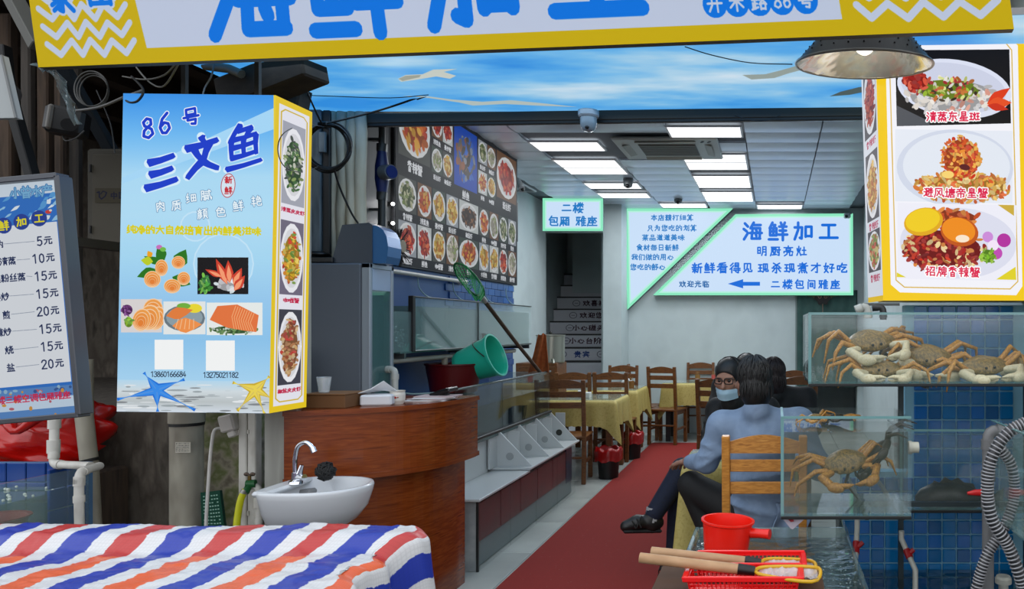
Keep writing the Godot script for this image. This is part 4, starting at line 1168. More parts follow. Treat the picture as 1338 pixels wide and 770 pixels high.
func price_board() -> void:
	var ax := Vector2(0.996, -0.09)
	var ay := Vector2(0.09, 0.996)
	var o := Vector2(78, 231)
	var to := func(p: Vector2) -> Vector2:
		var q := p - o
		return Vector2(1.0 + q.dot(ax) / 165.0, q.dot(ay) / 312.0)
	var pad := Pad.new(660, 1248, to, Color(0.86, 0.92, 0.97))
	var R := func(x0: float, y0: float, x1: float, y1: float, c: Color): pad.poly([o + ax * (x0 - 165) + ay * y0, o + ax * (x1 - 165) + ay * y0, o + ax * (x1 - 165) + ay * y1, o + ax * (x0 - 165) + ay * y1], c)
	R.call(0, 20, 165, 312, Color(0.16, 0.46, 0.82))
	R.call(0, 272, 165, 312, Color(0.35, 0.55, 0.80))
	R.call(0, 286, 165, 300, Color(0.80, 0.88, 0.96))
	for i in 60:
		var p := o + ax * rng.randf_range(-165, 0) + ay * rng.randf_range(14, 50)
		leaf(pad, p, p + Vector2(-14, 9) * rng.randf_range(0.4, 1.0), rng.randf_range(1.0, 3.5), [Color(0.93, 0.97, 1.0), Color(0.62, 0.82, 0.95), Color(0.35, 0.65, 0.9)][i % 3])
	R.call(0, 58, 156, 268, Color(0.93, 0.95, 0.98))
	for i in 50:
		var p := o + ax * rng.randf_range(-165, -2) + ay * rng.randf_range(273, 285 if i % 2 else 311)
		pad.oval(p, rng.randf_range(1, 3.5), rng.randf_range(1, 3), [Color(0.85, 0.6, 0.25), Color(0.2, 0.35, 0.6), Color(0.75, 0.4, 0.45), Color(0.6, 0.75, 0.85)][i % 4])
	write(pad, "小曾水产", Vector2(12, 246), 15, 1.8, Color(0.50, 0.74, 0.90), -0.08, ax, ay, 0.9, Color(0.25, 0.50, 0.75))
	for c in [["海", Vector2(-18, 299)], ["鲜", Vector2(5, 295)], ["加", Vector2(28, 290)], ["工", Vector2(51, 285.5)]]:
		pad.oval(c[1], 10.5, 10.5, Color(0.10, 0.24, 0.62))
		write(pad, c[0], c[1] - ax * 6.5 - ay * 6.5, 13, 1.9, Color(0.97, 0.92, 0.1), 0, ax, ay)
	pad.oval(Vector2(63, 277), 4, 2.5, Color(0.85, 0.25, 0.2)); pad.oval(Vector2(66, 275), 2, 1.5, Color(0.95, 0.9, 0.88))
	var ink := Color(0.10, 0.17, 0.36)
	for r in [["灼", -7, 315, "5", 47, 309], ["清蒸", -1, 337, "10", 41, 332], ["丝粉丝蒸", -10, 360, "15", 44, 355], ["姜炒", -10, 384, "15", 46, 378], ["煎", 2.5, 407, "20", 47, 401], ["辣炒", -7, 430, "15", 50, 424], ["烧", 6, 453, "15", 52, 447], ["盐", 8.5, 476, "20", 53, 470]]:
		write(pad, r[0], Vector2(r[1], r[2]), 10.6, 1.35, ink, 0.02, ax, ay)
		write(pad, r[3], Vector2(r[4], r[5]), 13.5, 1.7, ink, 0.06, ax, ay)
		var nx: float = r[4] + r[3].length() * 13.5 * 0.66
		write(pad, "元", Vector2(nx + 0.5, r[5] + 0.8 - (nx - r[4]) * 0.09), 11.5, 1.5, ink, 0, ax, ay)
		var e: float = r[1] + r[0].length() * 10.8 + 1.5
		pad.line(Vector2(e, r[2] + 5 - (e - r[1]) * 0.09), Vector2(r[4] - 2, r[5] + 6.5), 0.6, Color(0.5, 0.55, 0.65))
	write(pad, "楼三楼空调包厢雅座", Vector2(-4, 519), 10.4, 1.35, Color(0.85, 0.12, 0.30), 0.03, ax, ay)
	var d := 3.0
	var tr := at(o.x, o.y, d)
	var X := (at(o.x + ax.x, o.y + ax.y, d) - tr) * 165.0
	var Y := (at(o.x + ay.x, o.y + ay.y, d) - tr) * 312.0
	var s := thing("price_board", "tilted blue and white price list light box at the left edge", "sign", tr + Y - X / 2)
	var z := Vector3(0, 0, -0.004)
	part(s, "case", slab(tr - X + z, tr + z, tr + Y + z, tr - X + Y + z, 0.05), mat(Color(0.35, 0.36, 0.38), 0.5, 0.3))
	var fr := S()
	var e := X.normalized() * 0.012
	bar(fr, tr + e, tr + e + Y, 0.022, 0.06, 0.003, Vector3.BACK)
	bar(fr, tr - X - e, tr + e, 0.022, 0.06, 0.003, Vector3.BACK)
	bar(fr, tr - X - e + Y, tr + e + Y, 0.02, 0.06, 0.003, Vector3.BACK)
	part(s, "frame", fr, mat(Color(0.30, 0.31, 0.33), 0.35, 0.6))
	face(s, "front_print", tr - X, tr, tr + Y, tr - X + Y, printed(pad.texture(), 0.66))
	part(s, "wall_arm", bar(S(), tr - X * 0.6 + Y * 0.2 + Vector3(0, 0, -0.05), tr - X * 0.6 + Y * 0.2 + Vector3(0, 0, -1.2), 0.04, 0.04), mat(Color(0.1, 0.1, 0.1), 0.7))
	area_light("price_board_light", tr - X / 2 + Y / 2 + Vector3(0, 0, 0.03), Vector3(0, 0, 1), Vector2(0.42, 0.85), Color(0.85, 0.92, 1.0), 0.06)

func right_box() -> void:
	var yellow := Color(0.95, 0.79, 0.10)
	var x0 := 1144.0
	var x1 := 1346.0
	var to := func(p: Vector2) -> Vector2:
		var v := (p.y - 36.0) / 357.0
		return Vector2((p.x - 1143.0 - v * 11.0) / 203.0, v + (p.x - 1244.0) * 0.00007)
	var pad := Pad.new(812, 1428, to, yellow)
	pad.poly([Vector2(1159, 50), Vector2(1316, 46), Vector2(1330, 60), Vector2(1336, 372), Vector2(1328, 384), Vector2(1176, 384), Vector2(1164, 374), Vector2(1157, 62)], Color(0.95, 0.95, 0.98))
	pad.path([Vector2(1162, 58), Vector2(1312, 54), Vector2(1322, 66), Vector2(1330, 366), Vector2(1320, 376), Vector2(1182, 377), Vector2(1171, 368), Vector2(1162, 70), Vector2(1162, 58)], 1.4, Color(0.85, 0.70, 0.28))
	# steamed fish
	pad.poly([Vector2(1170, 68), Vector2(1319, 65), Vector2(1321, 161), Vector2(1172, 167)], Color(0.09, 0.08, 0.09))
	pad.poly([Vector2(1172, 140), Vector2(1215, 160), Vector2(1215, 165), Vector2(1172, 167)], Color(0.32, 0.33, 0.36))
	pad.oval(Vector2(1247, 117), 75, 38, Color(0.86, 0.88, 0.95), 0.13, 40); pad.oval(Vector2(1246, 116), 69, 32, Color(0.80, 0.82, 0.90), 0.13, 40)
	pad.heap(Vector2(1245, 127), 62, 24, [Color(0.93, 0.93, 0.94), Color(0.85, 0.84, 0.84), Color(0.95, 0.92, 0.88), Color(0.88, 0.62, 0.55)], 150, 6)
	pad.heap(Vector2(1240, 118), 45, 15, [Color(0.62, 0.75, 0.20), Color(0.80, 0.42, 0.12), Color(0.25, 0.2, 0.12), Color(0.85, 0.88, 0.5), Color(0.75, 0.2, 0.2), Color(0.95, 0.93, 0.9)], 90, 4.5)
	pad.heap(Vector2(1197, 108), 18, 13, [Color(0.78, 0.18, 0.12), Color(0.88, 0.35, 0.25), Color(0.6, 0.1, 0.08)], 30, 6)
	leaf(pad, Vector2(1290, 136), Vector2(1320, 115), 7, Color(0.86, 0.24, 0.10)); leaf(pad, Vector2(1290, 136), Vector2(1322, 134), 8, Color(0.90, 0.32, 0.14)); leaf(pad, Vector2(1290, 138), Vector2(1318, 143), 5, Color(0.80, 0.20, 0.10))
	# golden crumb crab
	pad.rect(1170, 171, 1323, 265, Color(0.90, 0.92, 0.96))
	pad.oval(Vector2(1248, 220), 76, 50, Color(0.82, 0.85, 0.91), 0, 40); pad.oval(Vector2(1250, 218), 70, 44, Color(0.89, 0.91, 0.95), 0, 40)
	pad.heap(Vector2(1258, 245), 62, 20, [Color(0.93, 0.66, 0.22), Color(0.96, 0.76, 0.36), Color(0.88, 0.48, 0.18), Color(0.97, 0.85, 0.55), Color(0.90, 0.38, 0.16)], 240, 5)
	pad.heap(Vector2(1257, 208), 26, 30, [Color(0.92, 0.36, 0.12), Color(0.96, 0.58, 0.18), Color(0.86, 0.22, 0.10), Color(0.97, 0.72, 0.3)], 160, 4.5)
	pad.oval(Vector2(1261, 219), 7, 4, Color(0.36, 0.12, 0.12), 0.2); pad.oval(Vector2(1239, 229), 8, 5, Color(0.97, 0.83, 0.45))
	# spicy crab
	pad.rect(1173, 267, 1328, 366, Color(0.93, 0.93, 0.97))
	pad.poly([Vector2(1304, 267), Vector2(1325, 267), Vector2(1325, 281)], Color(0.80, 0.68, 0.25)); pad.poly([Vector2(1302, 364), Vector2(1327, 347), Vector2(1328, 364)], Color(0.88, 0.82, 0.16)); pad.poly([Vector2(1172, 358), Vector2(1184, 364), Vector2(1172, 364)], Color(0.88, 0.82, 0.16))
	pad.oval(Vector2(1252, 318), 76, 46, Color(0.86, 0.87, 0.93), 0, 40)
	pad.heap(Vector2(1232, 327), 56, 30, [Color(0.66, 0.10, 0.08), Color(0.82, 0.20, 0.10), Color(0.50, 0.07, 0.07), Color(0.90, 0.55, 0.25), Color(0.97, 0.85, 0.60), Color(0.72, 0.14, 0.12)], 220, 5)
	pad.heap(Vector2(1240, 285), 40, 12, [Color(0.80, 0.30, 0.12), Color(0.90, 0.55, 0.25)], 40, 6)
	pad.oval(Vector2(1207, 291), 26, 18, Color(0.88, 0.66, 0.10), -0.25, 24); pad.oval(Vector2(1206, 289), 23, 15, Color(0.94, 0.80, 0.12), -0.25, 24)
	pad.oval(Vector2(1254, 303), 25, 19, Color(0.75, 0.34, 0.08), 0.2, 24); pad.oval(Vector2(1253, 301), 22, 16, Color(0.93, 0.55, 0.10), 0.2, 24); pad.oval(Vector2(1258, 312), 9, 5, Color(0.98, 0.90, 0.80))
	for f in [[Vector2(1312, 313), 9.0, Color(0.70, 0.20, 0.62)], [Vector2(1302, 330), 8.0, Color(0.75, 0.30, 0.70)], [Vector2(1291, 309), 7.0, Color(0.80, 0.55, 0.85)], [Vector2(1298, 320), 7.0, Color(0.95, 0.90, 0.97)]]: pad.oval(f[0], f[1], f[1], f[2])
	pad.heap(Vector2(1291, 334), 10, 10, [Color(0.5, 0.75, 0.15), Color(0.65, 0.85, 0.25)], 24, 4)
	var red := Color(0.86, 0.14, 0.30)
	write(pad, "清蒸东星斑", Vector2(1211, 147.5), 13, 1.7, red, 0.08, Vector2(1, -0.02), Vector2.DOWN, 1.5)
	write(pad, "避风塘帝皇蟹", Vector2(1206.5, 246.5), 13, 1.6, red, 0.1, Vector2(1, -0.01), Vector2.DOWN, 1.5)
	write(pad, "招牌香辣蟹", Vector2(1209.5, 349), 13, 1.6, red, 0.12, Vector2(1, 0), Vector2.DOWN, 1.5)
	var front := pad.texture()
	pad = Pad.new(150, 1071, flat_map(0, 36, 50, 393), Color(0.90, 0.92, 0.96))
	for e in [[70, 168, [Color(0.66, 0.16, 0.10), Color(0.85, 0.4, 0.25), Color(0.75, 0.25, 0.15)]], [190, 282, [Color(0.9, 0.65, 0.25), Color(0.95, 0.78, 0.4), Color(0.8, 0.45, 0.2)]], [296, 352, [Color(0.55, 0.62, 0.3), Color(0.85, 0.78, 0.5), Color(0.8, 0.35, 0.25)]]]:
		pad.dish(6, e[0], 46, e[1], Color(0.35, 0.33, 0.36), Color(0.94, 0.94, 0.96), e[2], 90, 0.95)
	for y in [172, 285, 356]: centred(pad, "香辣虾", 26, y, 10, 1.3, Color(0.75, 0.2, 0.35))
	pad.rect(0, 386, 50, 393, yellow)
	var side := pad.texture()
	var d := 3.62
	var tl := at(1143, 36, d)
	var bl := at(1154, 393, d)
	var right := at(1346, 33, d - 0.03) - tl
	var tr := tl + right
	var br := bl + right
	var back := Vector3(-0.034, 0, -0.30)
	var s := thing("sign_box", "yellow framed light box with three crab and fish dishes above the tanks", "sign", (bl + br) / 2 + back / 2)
	part(s, "case", slab(tl + Vector3(0.004, 0, -0.004), tr + Vector3(0, 0, -0.004), br + Vector3(0, 0, -0.004), bl + Vector3(0.004, 0, -0.004), 0.29), mat(Color(0.75, 0.62, 0.15), 0.5))
	face(s, "front_print", tl, tr, br, bl, printed(front, 1.0))
	face(s, "side_print", tl + back, tl, bl, bl + back, printed(side, 0.75))
	for k in [0.3, 0.7]: part(s, "hanger", bar(S(), tl.lerp(tr, k) + back / 2, tl.lerp(tr, k) + back / 2 + Vector3(0, 0.68, 0), 0.02, 0.02), mat(Color(0.12, 0.12, 0.12), 0.6))
	area_light("sign_box_light", (tl + br) / 2 + Vector3(0, 0, 0.03), Vector3(0, 0, 1), Vector2(0.55, 1.0), Color(1.0, 0.93, 0.85), 0.10)

func wall_menu() -> void:
	var pad := Pad.new(1225, 635, func(p: Vector2) -> Vector2: return Vector2((p.x - 5.2) / 2.45, (3.2 - p.y) / 1.27), Color(0.13, 0.135, 0.15))
	var foods := [
		[Color(0.86, 0.42, 0.14), Color(0.94, 0.70, 0.25), Color(0.75, 0.20, 0.10)], [Color(0.45, 0.52, 0.28), Color(0.75, 0.75, 0.60), Color(0.30, 0.36, 0.22)],
		[Color(0.90, 0.72, 0.22), Color(0.95, 0.82, 0.45), Color(0.80, 0.50, 0.15)], [Color(0.80, 0.18, 0.12), Color(0.90, 0.40, 0.22), Color(0.60, 0.10, 0.08)],
		[Color(0.85, 0.82, 0.74), Color(0.70, 0.68, 0.60), Color(0.55, 0.62, 0.35)], [Color(0.35, 0.24, 0.18), Color(0.60, 0.40, 0.25), Color(0.20, 0.15, 0.13)]]
	var bgs := [Color(0.30, 0.31, 0.30), Color(0.62, 0.65, 0.68), Color(0.45, 0.32, 0.22), Color(0.78, 0.80, 0.80), Color(0.25, 0.30, 0.27)]
	var names := ["香辣蟹", "清蒸鱼", "姜炒蟹", "粉丝虾", "椒盐虾", "鲜鱼", "咖喱蟹", "清炒菜", "煎鱼", "水煮鱼"]
	var k := 0
	var D := func(d0: float, d1: float, h0: float, h1: float, f: int, b: int, tall := 0.9): pad.dish(d0, h1, d1, h0, bgs[b % 5], Color(0.90, 0.91, 0.92), foods[f % 6], 46, tall)
	var cap := func(d0: float, d1: float, h: float, sz: float, n: int):
		var t: String = names[n % 10]
		write(pad, t, Vector2((d0 + d1) / 2 - t.length() * sz * 0.52, h), sz, sz * 0.16, Color(0.92, 0.93, 0.95), 0.04, Vector2.RIGHT, Vector2(0, -1))
	# top row: three large pictures with small ones between them
	D.call(5.24, 5.72, 2.70, 3.16, 0, 0); cap.call(5.24, 5.72, 2.68, 0.075, 0)
	for i in 4:
		var a := 5.75 + (i % 2) * 0.19
		var b := 2.95 - floorf(i / 2.0) * 0.27
		D.call(a, a + 0.18, b, b + 0.20, [3, 3, 4, 2][i], i + 2); cap.call(a, a + 0.18, b - 0.015, 0.04, i + 1)
	pad.dish(6.15, 3.16, 6.62, 2.66, Color(0.12, 0.30, 0.72), Color(0, 0, 0, 0), [Color(0.55, 0.60, 0.68), Color(0.35, 0.33, 0.32), Color(0.62, 0.40, 0.30), Color(0.2, 0.4, 0.8)], 70, 0.95)
	cap.call(6.15, 6.62, 2.64, 0.07, 5)
	for i in 4:
		var a := 6.65 + (i % 2) * 0.21
		var b := 2.95 - floorf(i / 2.0) * 0.27
		D.call(a, a + 0.20, b, b + 0.20, [1, 4, 0, 2][i], i + 1); cap.call(a, a + 0.20, b - 0.015, 0.04, i + 3)
	D.call(7.09, 7.62, 2.72, 3.16, 3, 2); cap.call(7.09, 7.62, 2.70, 0.07, 3)
	# two rows of ten
	var w := [0.26, 0.22, 0.22, 0.22, 0.40, 0.22, 0.22, 0.22, 0.22]
	for row in 2:
		var a := 5.24
		for i in w.size():
			var h0: float = [2.31, 2.0][row]
			D.call(a, a + w[i], h0, h0 + 0.245, [1, 0, 2, 2, 5, 0, 4, 1, 1, 3, 3, 2, 4, 0, 2, 2, 3, 4][row * 9 + i], i * 2 + row, 0.95)
			cap.call(a, a + w[i], h0 - 0.012, 0.045, i + row * 4)
			a += w[i] + 0.022
	var m := printed(pad.texture(), 0.55)
	var X := -2.58
	var b := thing("menu_board", "dark backlit menu board of many dishes on the left wall", "menu board", Vector3(X, 1.93, -6.4))
	part(b, "case", span(Vector3(X - 0.035, 1.92, -5.19), Vector3(X - 0.002, 3.19, -7.66), 0.004), mat(Color(0.08, 0.08, 0.09), 0.5))
	face(b, "front_print", Vector3(X, 3.19, -5.2), Vector3(X, 3.19, -7.65), Vector3(X, 1.93, -7.65), Vector3(X, 1.93, -5.2), m)
	area_light("menu_light", Vector3(X + 0.03, 2.56, -6.42), Vector3(1, 0, 0), Vector2(2.3, 1.1), Color(0.9, 0.92, 1.0), 0.03)
	for y in [2.33, 2.20]:
		var l := thing("spot_lamp", "tiny white LED glowing at the near edge of the menu board, " + ("upper one" if y > 2.3 else "lower one"), "lamp", Vector3(X + 0.01, y, -5.14))
		part(l, "bulb", ball(S(), Vector3(X + 0.012, y, -5.14), Vector3.ONE * 0.012), glowing(Color(1, 1, 1), 4.0))
		part(l, "holder", bx(Vector3(X - 0.01, y, -5.15), Vector3(0.03, 0.03, 0.03), 0.004), mat(Color(0.06, 0.06, 0.06), 0.5))
		var om := OmniLight3D.new()
		om.name = numbered("spot_lamp_light")
		om.light_energy = 0.02
		om.light_size = 0.012
		om.omni_range = 20.0
		om.omni_attenuation = 2.0
		om.shadow_enabled = true
		add_child(om)
		om.position = Vector3(X + 0.012, y, -5.14)

# a lit face of any outline, given in photo pixels at depth d
func lit_sign(called: String, label: String, outline: Array, d: float, thick: float, draw: Callable, W: int, H: int, light: float) -> Node3D:
	var lo := Vector2.INF
	var hi := -Vector2.INF
	for p in outline:
		lo = lo.min(p); hi = hi.max(p)
	var pad := Pad.new(W, H, flat_map(lo.x, lo.y, hi.x, hi.y), Color(0.55, 0.92, 0.76))
	# white field inside a mint border
	var inner := Geometry2D.offset_polygon(PackedVector2Array(outline), -5.0)[0]
	var field := Geometry2D.offset_polygon(PackedVector2Array(outline), -3.2)[0]
	pad.poly(field, Color(0.72, 0.95, 0.88))
	pad.poly(inner, Color(0.80, 0.89, 0.985))
	draw.call(pad)
	var c := at((lo.x + hi.x) / 2, hi.y, d)
	var s := thing(called, label, "sign", c)
	var poly := PackedVector2Array()
	for p in outline:
		var q := at(p.x, p.y, d)
		poly.append(Vector2(q.x, q.y))
	part(s, "case", prism(S(), poly, thick, Transform3D(Basis.IDENTITY, Vector3(0, 0, -d - thick - 0.003))), mat(Color(0.45, 0.52, 0.54), 0.4, 0.4))
	var st := S()
	st.set_smooth_group(-1)
	var idx := Geometry2D.triangulate_polygon(PackedVector2Array(outline))
	for i in idx:
		var p: Vector2 = outline[i]
		st.set_uv((p - lo) / (hi - lo))
		st.add_vertex(at(p.x, p.y, d))
	part(s, "front_print", st, printed(pad.texture(), 0.97))
	area_light(called + "_light", at((lo.x + hi.x) / 2, (lo.y + hi.y) / 2, d - 0.04), Vector3(0, 0, 1), Vector2(hi.x - lo.x, hi.y - lo.y) * d / 1000.0 * 0.6, Color(0.8, 0.92, 1.0), light)
	return s

func back_signs() -> void:
	var blue := Color(0.05, 0.42, 0.86)
	var teal := Color(0.12, 0.48, 0.78)
	lit_sign("stair_sign", "small lit white sign with blue lettering above the stair opening", [Vector2(709, 259), Vector2(788, 259), Vector2(788, 302), Vector2(709, 302)], 9.96, 0.04, func(pad: Pad):
		write(pad, "二楼", Vector2(733.5, 265), 13.5, 1.9, teal, 0.12)
		write(pad, "包厢 雅座", Vector2(716.5, 282.5), 13.3, 1.8, teal, 0.1), 632, 344, 0.08)
	lit_sign("slogan_sign", "triangular lit sign with small blue lettering on the back wall", [Vector2(817, 272.5), Vector2(958, 272.5), Vector2(819.5, 405)], 10.77, 0.12, func(pad: Pad):
		for r in [["本店精打细算", 850.5, 280.5], ["只为您吃的划算", 845.5, 294], ["菜品道道美味", 839, 306.5], ["食材每日新鲜", 831.5, 319.5], ["我们做的用心", 825, 332], ["您吃的舒心", 823.5, 345]]:
			write(pad, r[0], Vector2(r[1], r[2]), 8.3, 1.15, teal, 0.13), 846, 795, 0.05)
	lit_sign("seafood_sign", "wide lit sign with slanted left end and blue arrow on the back wall", [Vector2(961, 280), Vector2(1114.5, 279), Vector2(1115, 386), Vector2(853, 386)], 10.75, 0.12, func(pad: Pad):
		write(pad, "海鲜加工", Vector2(971, 290), 25, 3.6, blue, 0.325)
		write(pad, "明厨亮灶", Vector2(989, 321.5), 13.5, 1.8, blue, 0.27)
		write(pad, "新鲜看得见", Vector2(904, 343.5), 13.7, 1.9, blue, 0.2)
		write(pad, "现杀现煮才好吃", Vector2(990.5, 343.5), 13.9, 1.9, blue, 0.235)
		write(pad, "欢迎光临", Vector2(887.5, 367), 8.8, 1.2, Color(0.15, 0.40, 0.66), 0.14)
		pad.poly([Vector2(951, 371), Vector2(971, 365), Vector2(971, 368.5), Vector2(993, 368.5), Vector2(993, 373.5), Vector2(971, 373.5), Vector2(971, 377)], blue)
		write(pad, "二楼包间雅座", Vector2(1007, 365.5), 12.4, 1.7, blue, 0.26), 1310, 535, 0.10)

# ------------------------------------------------------------------ left front: table under striped tarpaulin, pipes, little tank
func cable(label: String, pts: Array, r: float, c: Color, called := "cable", group := "") -> Node3D:
	var t := thing(called, label, "cable", pts[0], group)
	part(t, "sheath", tb(curve(pts, 5), r, 6), mat(c, 0.5))
	return t

func pvc(t: Node3D, called: String, pts: Array, r: float, m: Material, collars := true) -> void:
	# straight runs with rounded elbows and collars at the bends
	var p := []
	for i in pts.size():
		if i == 0 or i == pts.size() - 1: p.append(pts[i])
		else:
			for k in 5:
				var s: float = (k - 2) / 2.0
				var a: Vector3 = pts[i] + ((pts[i - 1] - pts[i]) as Vector3).normalized() * r * 1.6
				var b: Vector3 = pts[i] + ((pts[i + 1] - pts[i]) as Vector3).normalized() * r * 1.6
				var u := (s + 1.0) / 2.0
				p.append(a.lerp(pts[i], u).lerp((pts[i] as Vector3).lerp(b, u), u))
	part(t, called, tb(p, r, 14), m)
	if collars:
		for i in range(1, pts.size() - 1):
			for o in [pts[i - 1], pts[i + 1]]:
				var d: Vector3 = (o - pts[i]).normalized()
				part(t, "collar", tb([pts[i] + d * r * 1.5, pts[i] + d * r * 3.2], r * 1.18, 14), m)

func tarp_texture() -> Texture2D:
	# u: across the stripes, v: from the raised back edge to the front
	var W := 1024
	var H := 512
	var im := Image.create(W, H, false, Image.FORMAT_RGB8)
	var n := FastNoiseLite.new()
	n.seed = 3
	n.frequency = 0.06
	var white := Color(0.80, 0.80, 0.80)
	var red := Color(0.70, 0.20, 0.19)
	var orange := Color(0.84, 0.36, 0.18)
	var blue := Color(0.13, 0.21, 0.60)
	for y in H:
		for x in W:
			var v := float(y) / H
			var p := fposmod(float(x) / W * 2.4 / 0.25 + 0.18 + n.get_noise_2d(x * 0.15, y * 0.4) * 0.03, 1.0)
			var c := white
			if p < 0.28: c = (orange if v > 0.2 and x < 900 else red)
			elif p > 0.5 and p < 0.79: c = blue
			# woven tape: a fine grid of threads
			if x % 4 == 0 or y % 4 == 0: c = c.darkened(0.04)
			im.set_pixel(x, y, c)
	return ImageTexture.create_from_image(im)

func build_left_front() -> void:
	var pvc_m := grain("pvc", [Color(0.62, 0.60, 0.56), Color(0.80, 0.79, 0.76), Color(0.84, 0.83, 0.80)], 0.02, Vector3(1, 0.6, 1), 0.45)
	var old_pvc := grain("old_pvc", [Color(0.44, 0.41, 0.36), Color(0.66, 0.64, 0.58), Color(0.72, 0.70, 0.65)], 0.015, Vector3(1.2, 0.4, 1.2), 0.55)
	var timber := grain("timber", [Color(0.14, 0.11, 0.085), Color(0.30, 0.24, 0.19), Color(0.22, 0.18, 0.145)], 0.03, Vector3(2, 0.2, 2), 0.9)
	var black := mat(Color(0.04, 0.04, 0.045), 0.6)
	# ---- table and tarpaulin
	var t := thing("folding_table", "steel-legged table under the striped tarpaulin", "table", Vector3(-2.5, 0, -2.3))
	part(t, "table_top", span(Vector3(-3.7, 0.70, -1.7), Vector3(-1.36, 0.735, -2.58), 0.004), mat(Color(0.5, 0.42, 0.33), 0.7))
	for x in [-3.6, -1.45]:
		for z in [-1.8, -2.5]: part(t, "leg", tb([Vector3(x, 0.0, z), Vector3(x, 0.70, z)], 0.017, 8), mat(Color(0.55, 0.55, 0.56), 0.35, 0.8))
	part(t, "back_lip", span(Vector3(-3.7, 0.735, -2.59), Vector3(-1.36, 0.785, -2.66), 0.004), mat(Color(0.5, 0.42, 0.33), 0.7))
	var n := FastNoiseLite.new()
	n.seed = 9
	n.frequency = 0.9
	n.fractal_octaves = 3
	var rows := []
	for i in 141:
		var row := []
		for j in 241:
			var u := j / 240.0
			var v := i / 140.0
			var x := -3.72 + u * 2.4           # stripes run along z
			var z := -2.70 + v * 1.05
			var y := 0.757
			var over := x + 1.345
			var w := n.get_noise_2d(x * 2.0, z * 5.0) * 0.010 + n.get_noise_2d(x * 7.0 + 40, z * 9.0) * 0.006 - absf(n.get_noise_2d(x * 9.0 + z * 6.0 + 80, z * 16.0)) * 0.007 - absf(n.get_noise_2d(x * 24.0, z * 30.0 + x * 10.0)) * 0.003
			y += w
			var lip := smoothstep(-2.52, -2.60, z)
			y += 0.05 * lip
			x += n.get_noise_2d(x * 1.3 + 9, z * 4.0) * 0.035 + lip * 0.03
			row.append(Vector3(x, y, z))
		# the overhang beyond the right-hand edge falls in a soft fold
		for j in 57:
			var s := (j + 1) / 57.0
			var e: Vector3 = row[240]
			var v2 := i / 140.0
			var ang := minf(s * 3.4, 1.0) * PI / 2.0
			var out := 0.05 * sin(ang) + 0.055 * s * (0.6 + 0.4 * sin(v2 * 15.0 + 0.6)) + 0.02 * sin(v2 * 31.0)
			row.append(Vector3(e.x + out, e.y - 0.045 * (1.0 - cos(ang)) - maxf(0.0, s - 0.25) * 0.55, e.z + 0.02 * sin(s * 4.0 + v2 * 9.0)))
		rows.append(row)
	# back edge hangs a little behind the lip
	var back := []
	for p in rows[0]: back.append(p + Vector3(0, -0.12, -0.02))
	rows.push_front(back)
	var cloth := thing("striped_tarpaulin", "red, white and blue striped plastic tarpaulin spread over the table", "tarpaulin", Vector3(-2.5, 0.74, -2.3))
	var tm := StandardMaterial3D.new()
	tm.albedo_texture = tarp_texture()
	tm.roughness = 0.38
	tm.cull_mode = BaseMaterial3D.CULL_DISABLED
	part(cloth, "sheet", sheet(rows), tm)
	# ---- small glass tank with blue tile back, left edge
	var tk := thing("glass_fish_tank", "small glass tank with blue tiled back and end beside the red bag", "fish tank", Vector3(-3.8, 0, -3.6))
	var gl := glass(Color(0.75, 0.88, 0.86), 0.10)
	var blue := mat(Color(0.03, 0.22, 0.50), 0.2)
	var x0 := -4.27
	var x1 := -3.46
	part(tk, "stand", span(Vector3(x0, 0, -3.32), Vector3(x1, 0.42, -3.86), 0.01), mat(Color(0.35, 0.36, 0.37), 0.6))
	part(tk, "base", span(Vector3(x0, 0.42, -3.3), Vector3(x1, 0.44, -3.88)), mat(Color(0.55, 0.58, 0.58), 0.5))
	part(tk, "front_pane", span(Vector3(x0, 0.44, -3.30), Vector3(x1, 0.775, -3.31)), gl)
	part(tk, "end_pane", span(Vector3(x1 - 0.008, 0.44, -3.31), Vector3(x1, 0.80, -3.86)), gl)
	part(tk, "tile_backing", span(Vector3(x0, 0.44, -3.86), Vector3(x1, 0.82, -3.88)), mat(Color(0.30, 0.45, 0.60), 0.7))
	var tl := done(bx(Vector3.ZERO, Vector3(0.094, 0.094, 0.012), 0.003))
	for i in 8:
		for j in 4: part(tk, "tile", tl, blue).position = Vector3(x0 + 0.05 + i * 0.1, 0.47 + j * 0.1, -3.855) - tk.position
	var tl2 := done(bx(Vector3.ZERO, Vector3(0.012, 0.094, 0.094), 0.003))
	for i in 2:
		for j in 4: part(tk, "tile", tl2, blue).position = Vector3(x1 - 0.02, 0.47 + j * 0.1, -3.71 - i * 0.1) - tk.position
	part(tk, "water", span(Vector3(x0 + 0.01, 0.445, -3.32), Vector3(x1 - 0.03, 0.70, -3.84)), glass(Color(0.45, 0.58, 0.52), 0.32))
	var foam := S()
	for i in 70: ball(foam, Vector3(rng.randf_range(x0 + 0.1, x1 - 0.05), 0.70 + rng.randf() * 0.01, rng.randf_range(-3.8, -3.36)), Vector3.ONE * rng.randf_range(0.003, 0.009), Basis.IDENTITY, 7, 5)
	stuff(part(tk, "foam", foam, mat(Color(0.80, 0.84, 0.80), 0.3)))
	var rb := thing("red_basin", "red plastic basin lying inside the small left tank", "basin", Vector3(-3.72, 0.46, -3.6))
	part(rb, "bowl", lathe(S(), [Vector2(0, 0.0), Vector2(0.10, 0.0), Vector2(0.14, 0.13), Vector2(0.152, 0.135), Vector2(0.15, 0.14), Vector2(0.135, 0.135), Vector2(0.095, 0.012), Vector2(0, 0.012)], Transform3D(Basis.IDENTITY, Vector3(-3.72, 0.46, -3.62)), 24), mat(Color(0.62, 0.07, 0.05), 0.35))
	# ---- red bag
	var bag := thing("red_plastic_bag", "crumpled red plastic bag behind the small left tank", "bag", Vector3(-3.75, 0.8, -4.0))
	var br := []
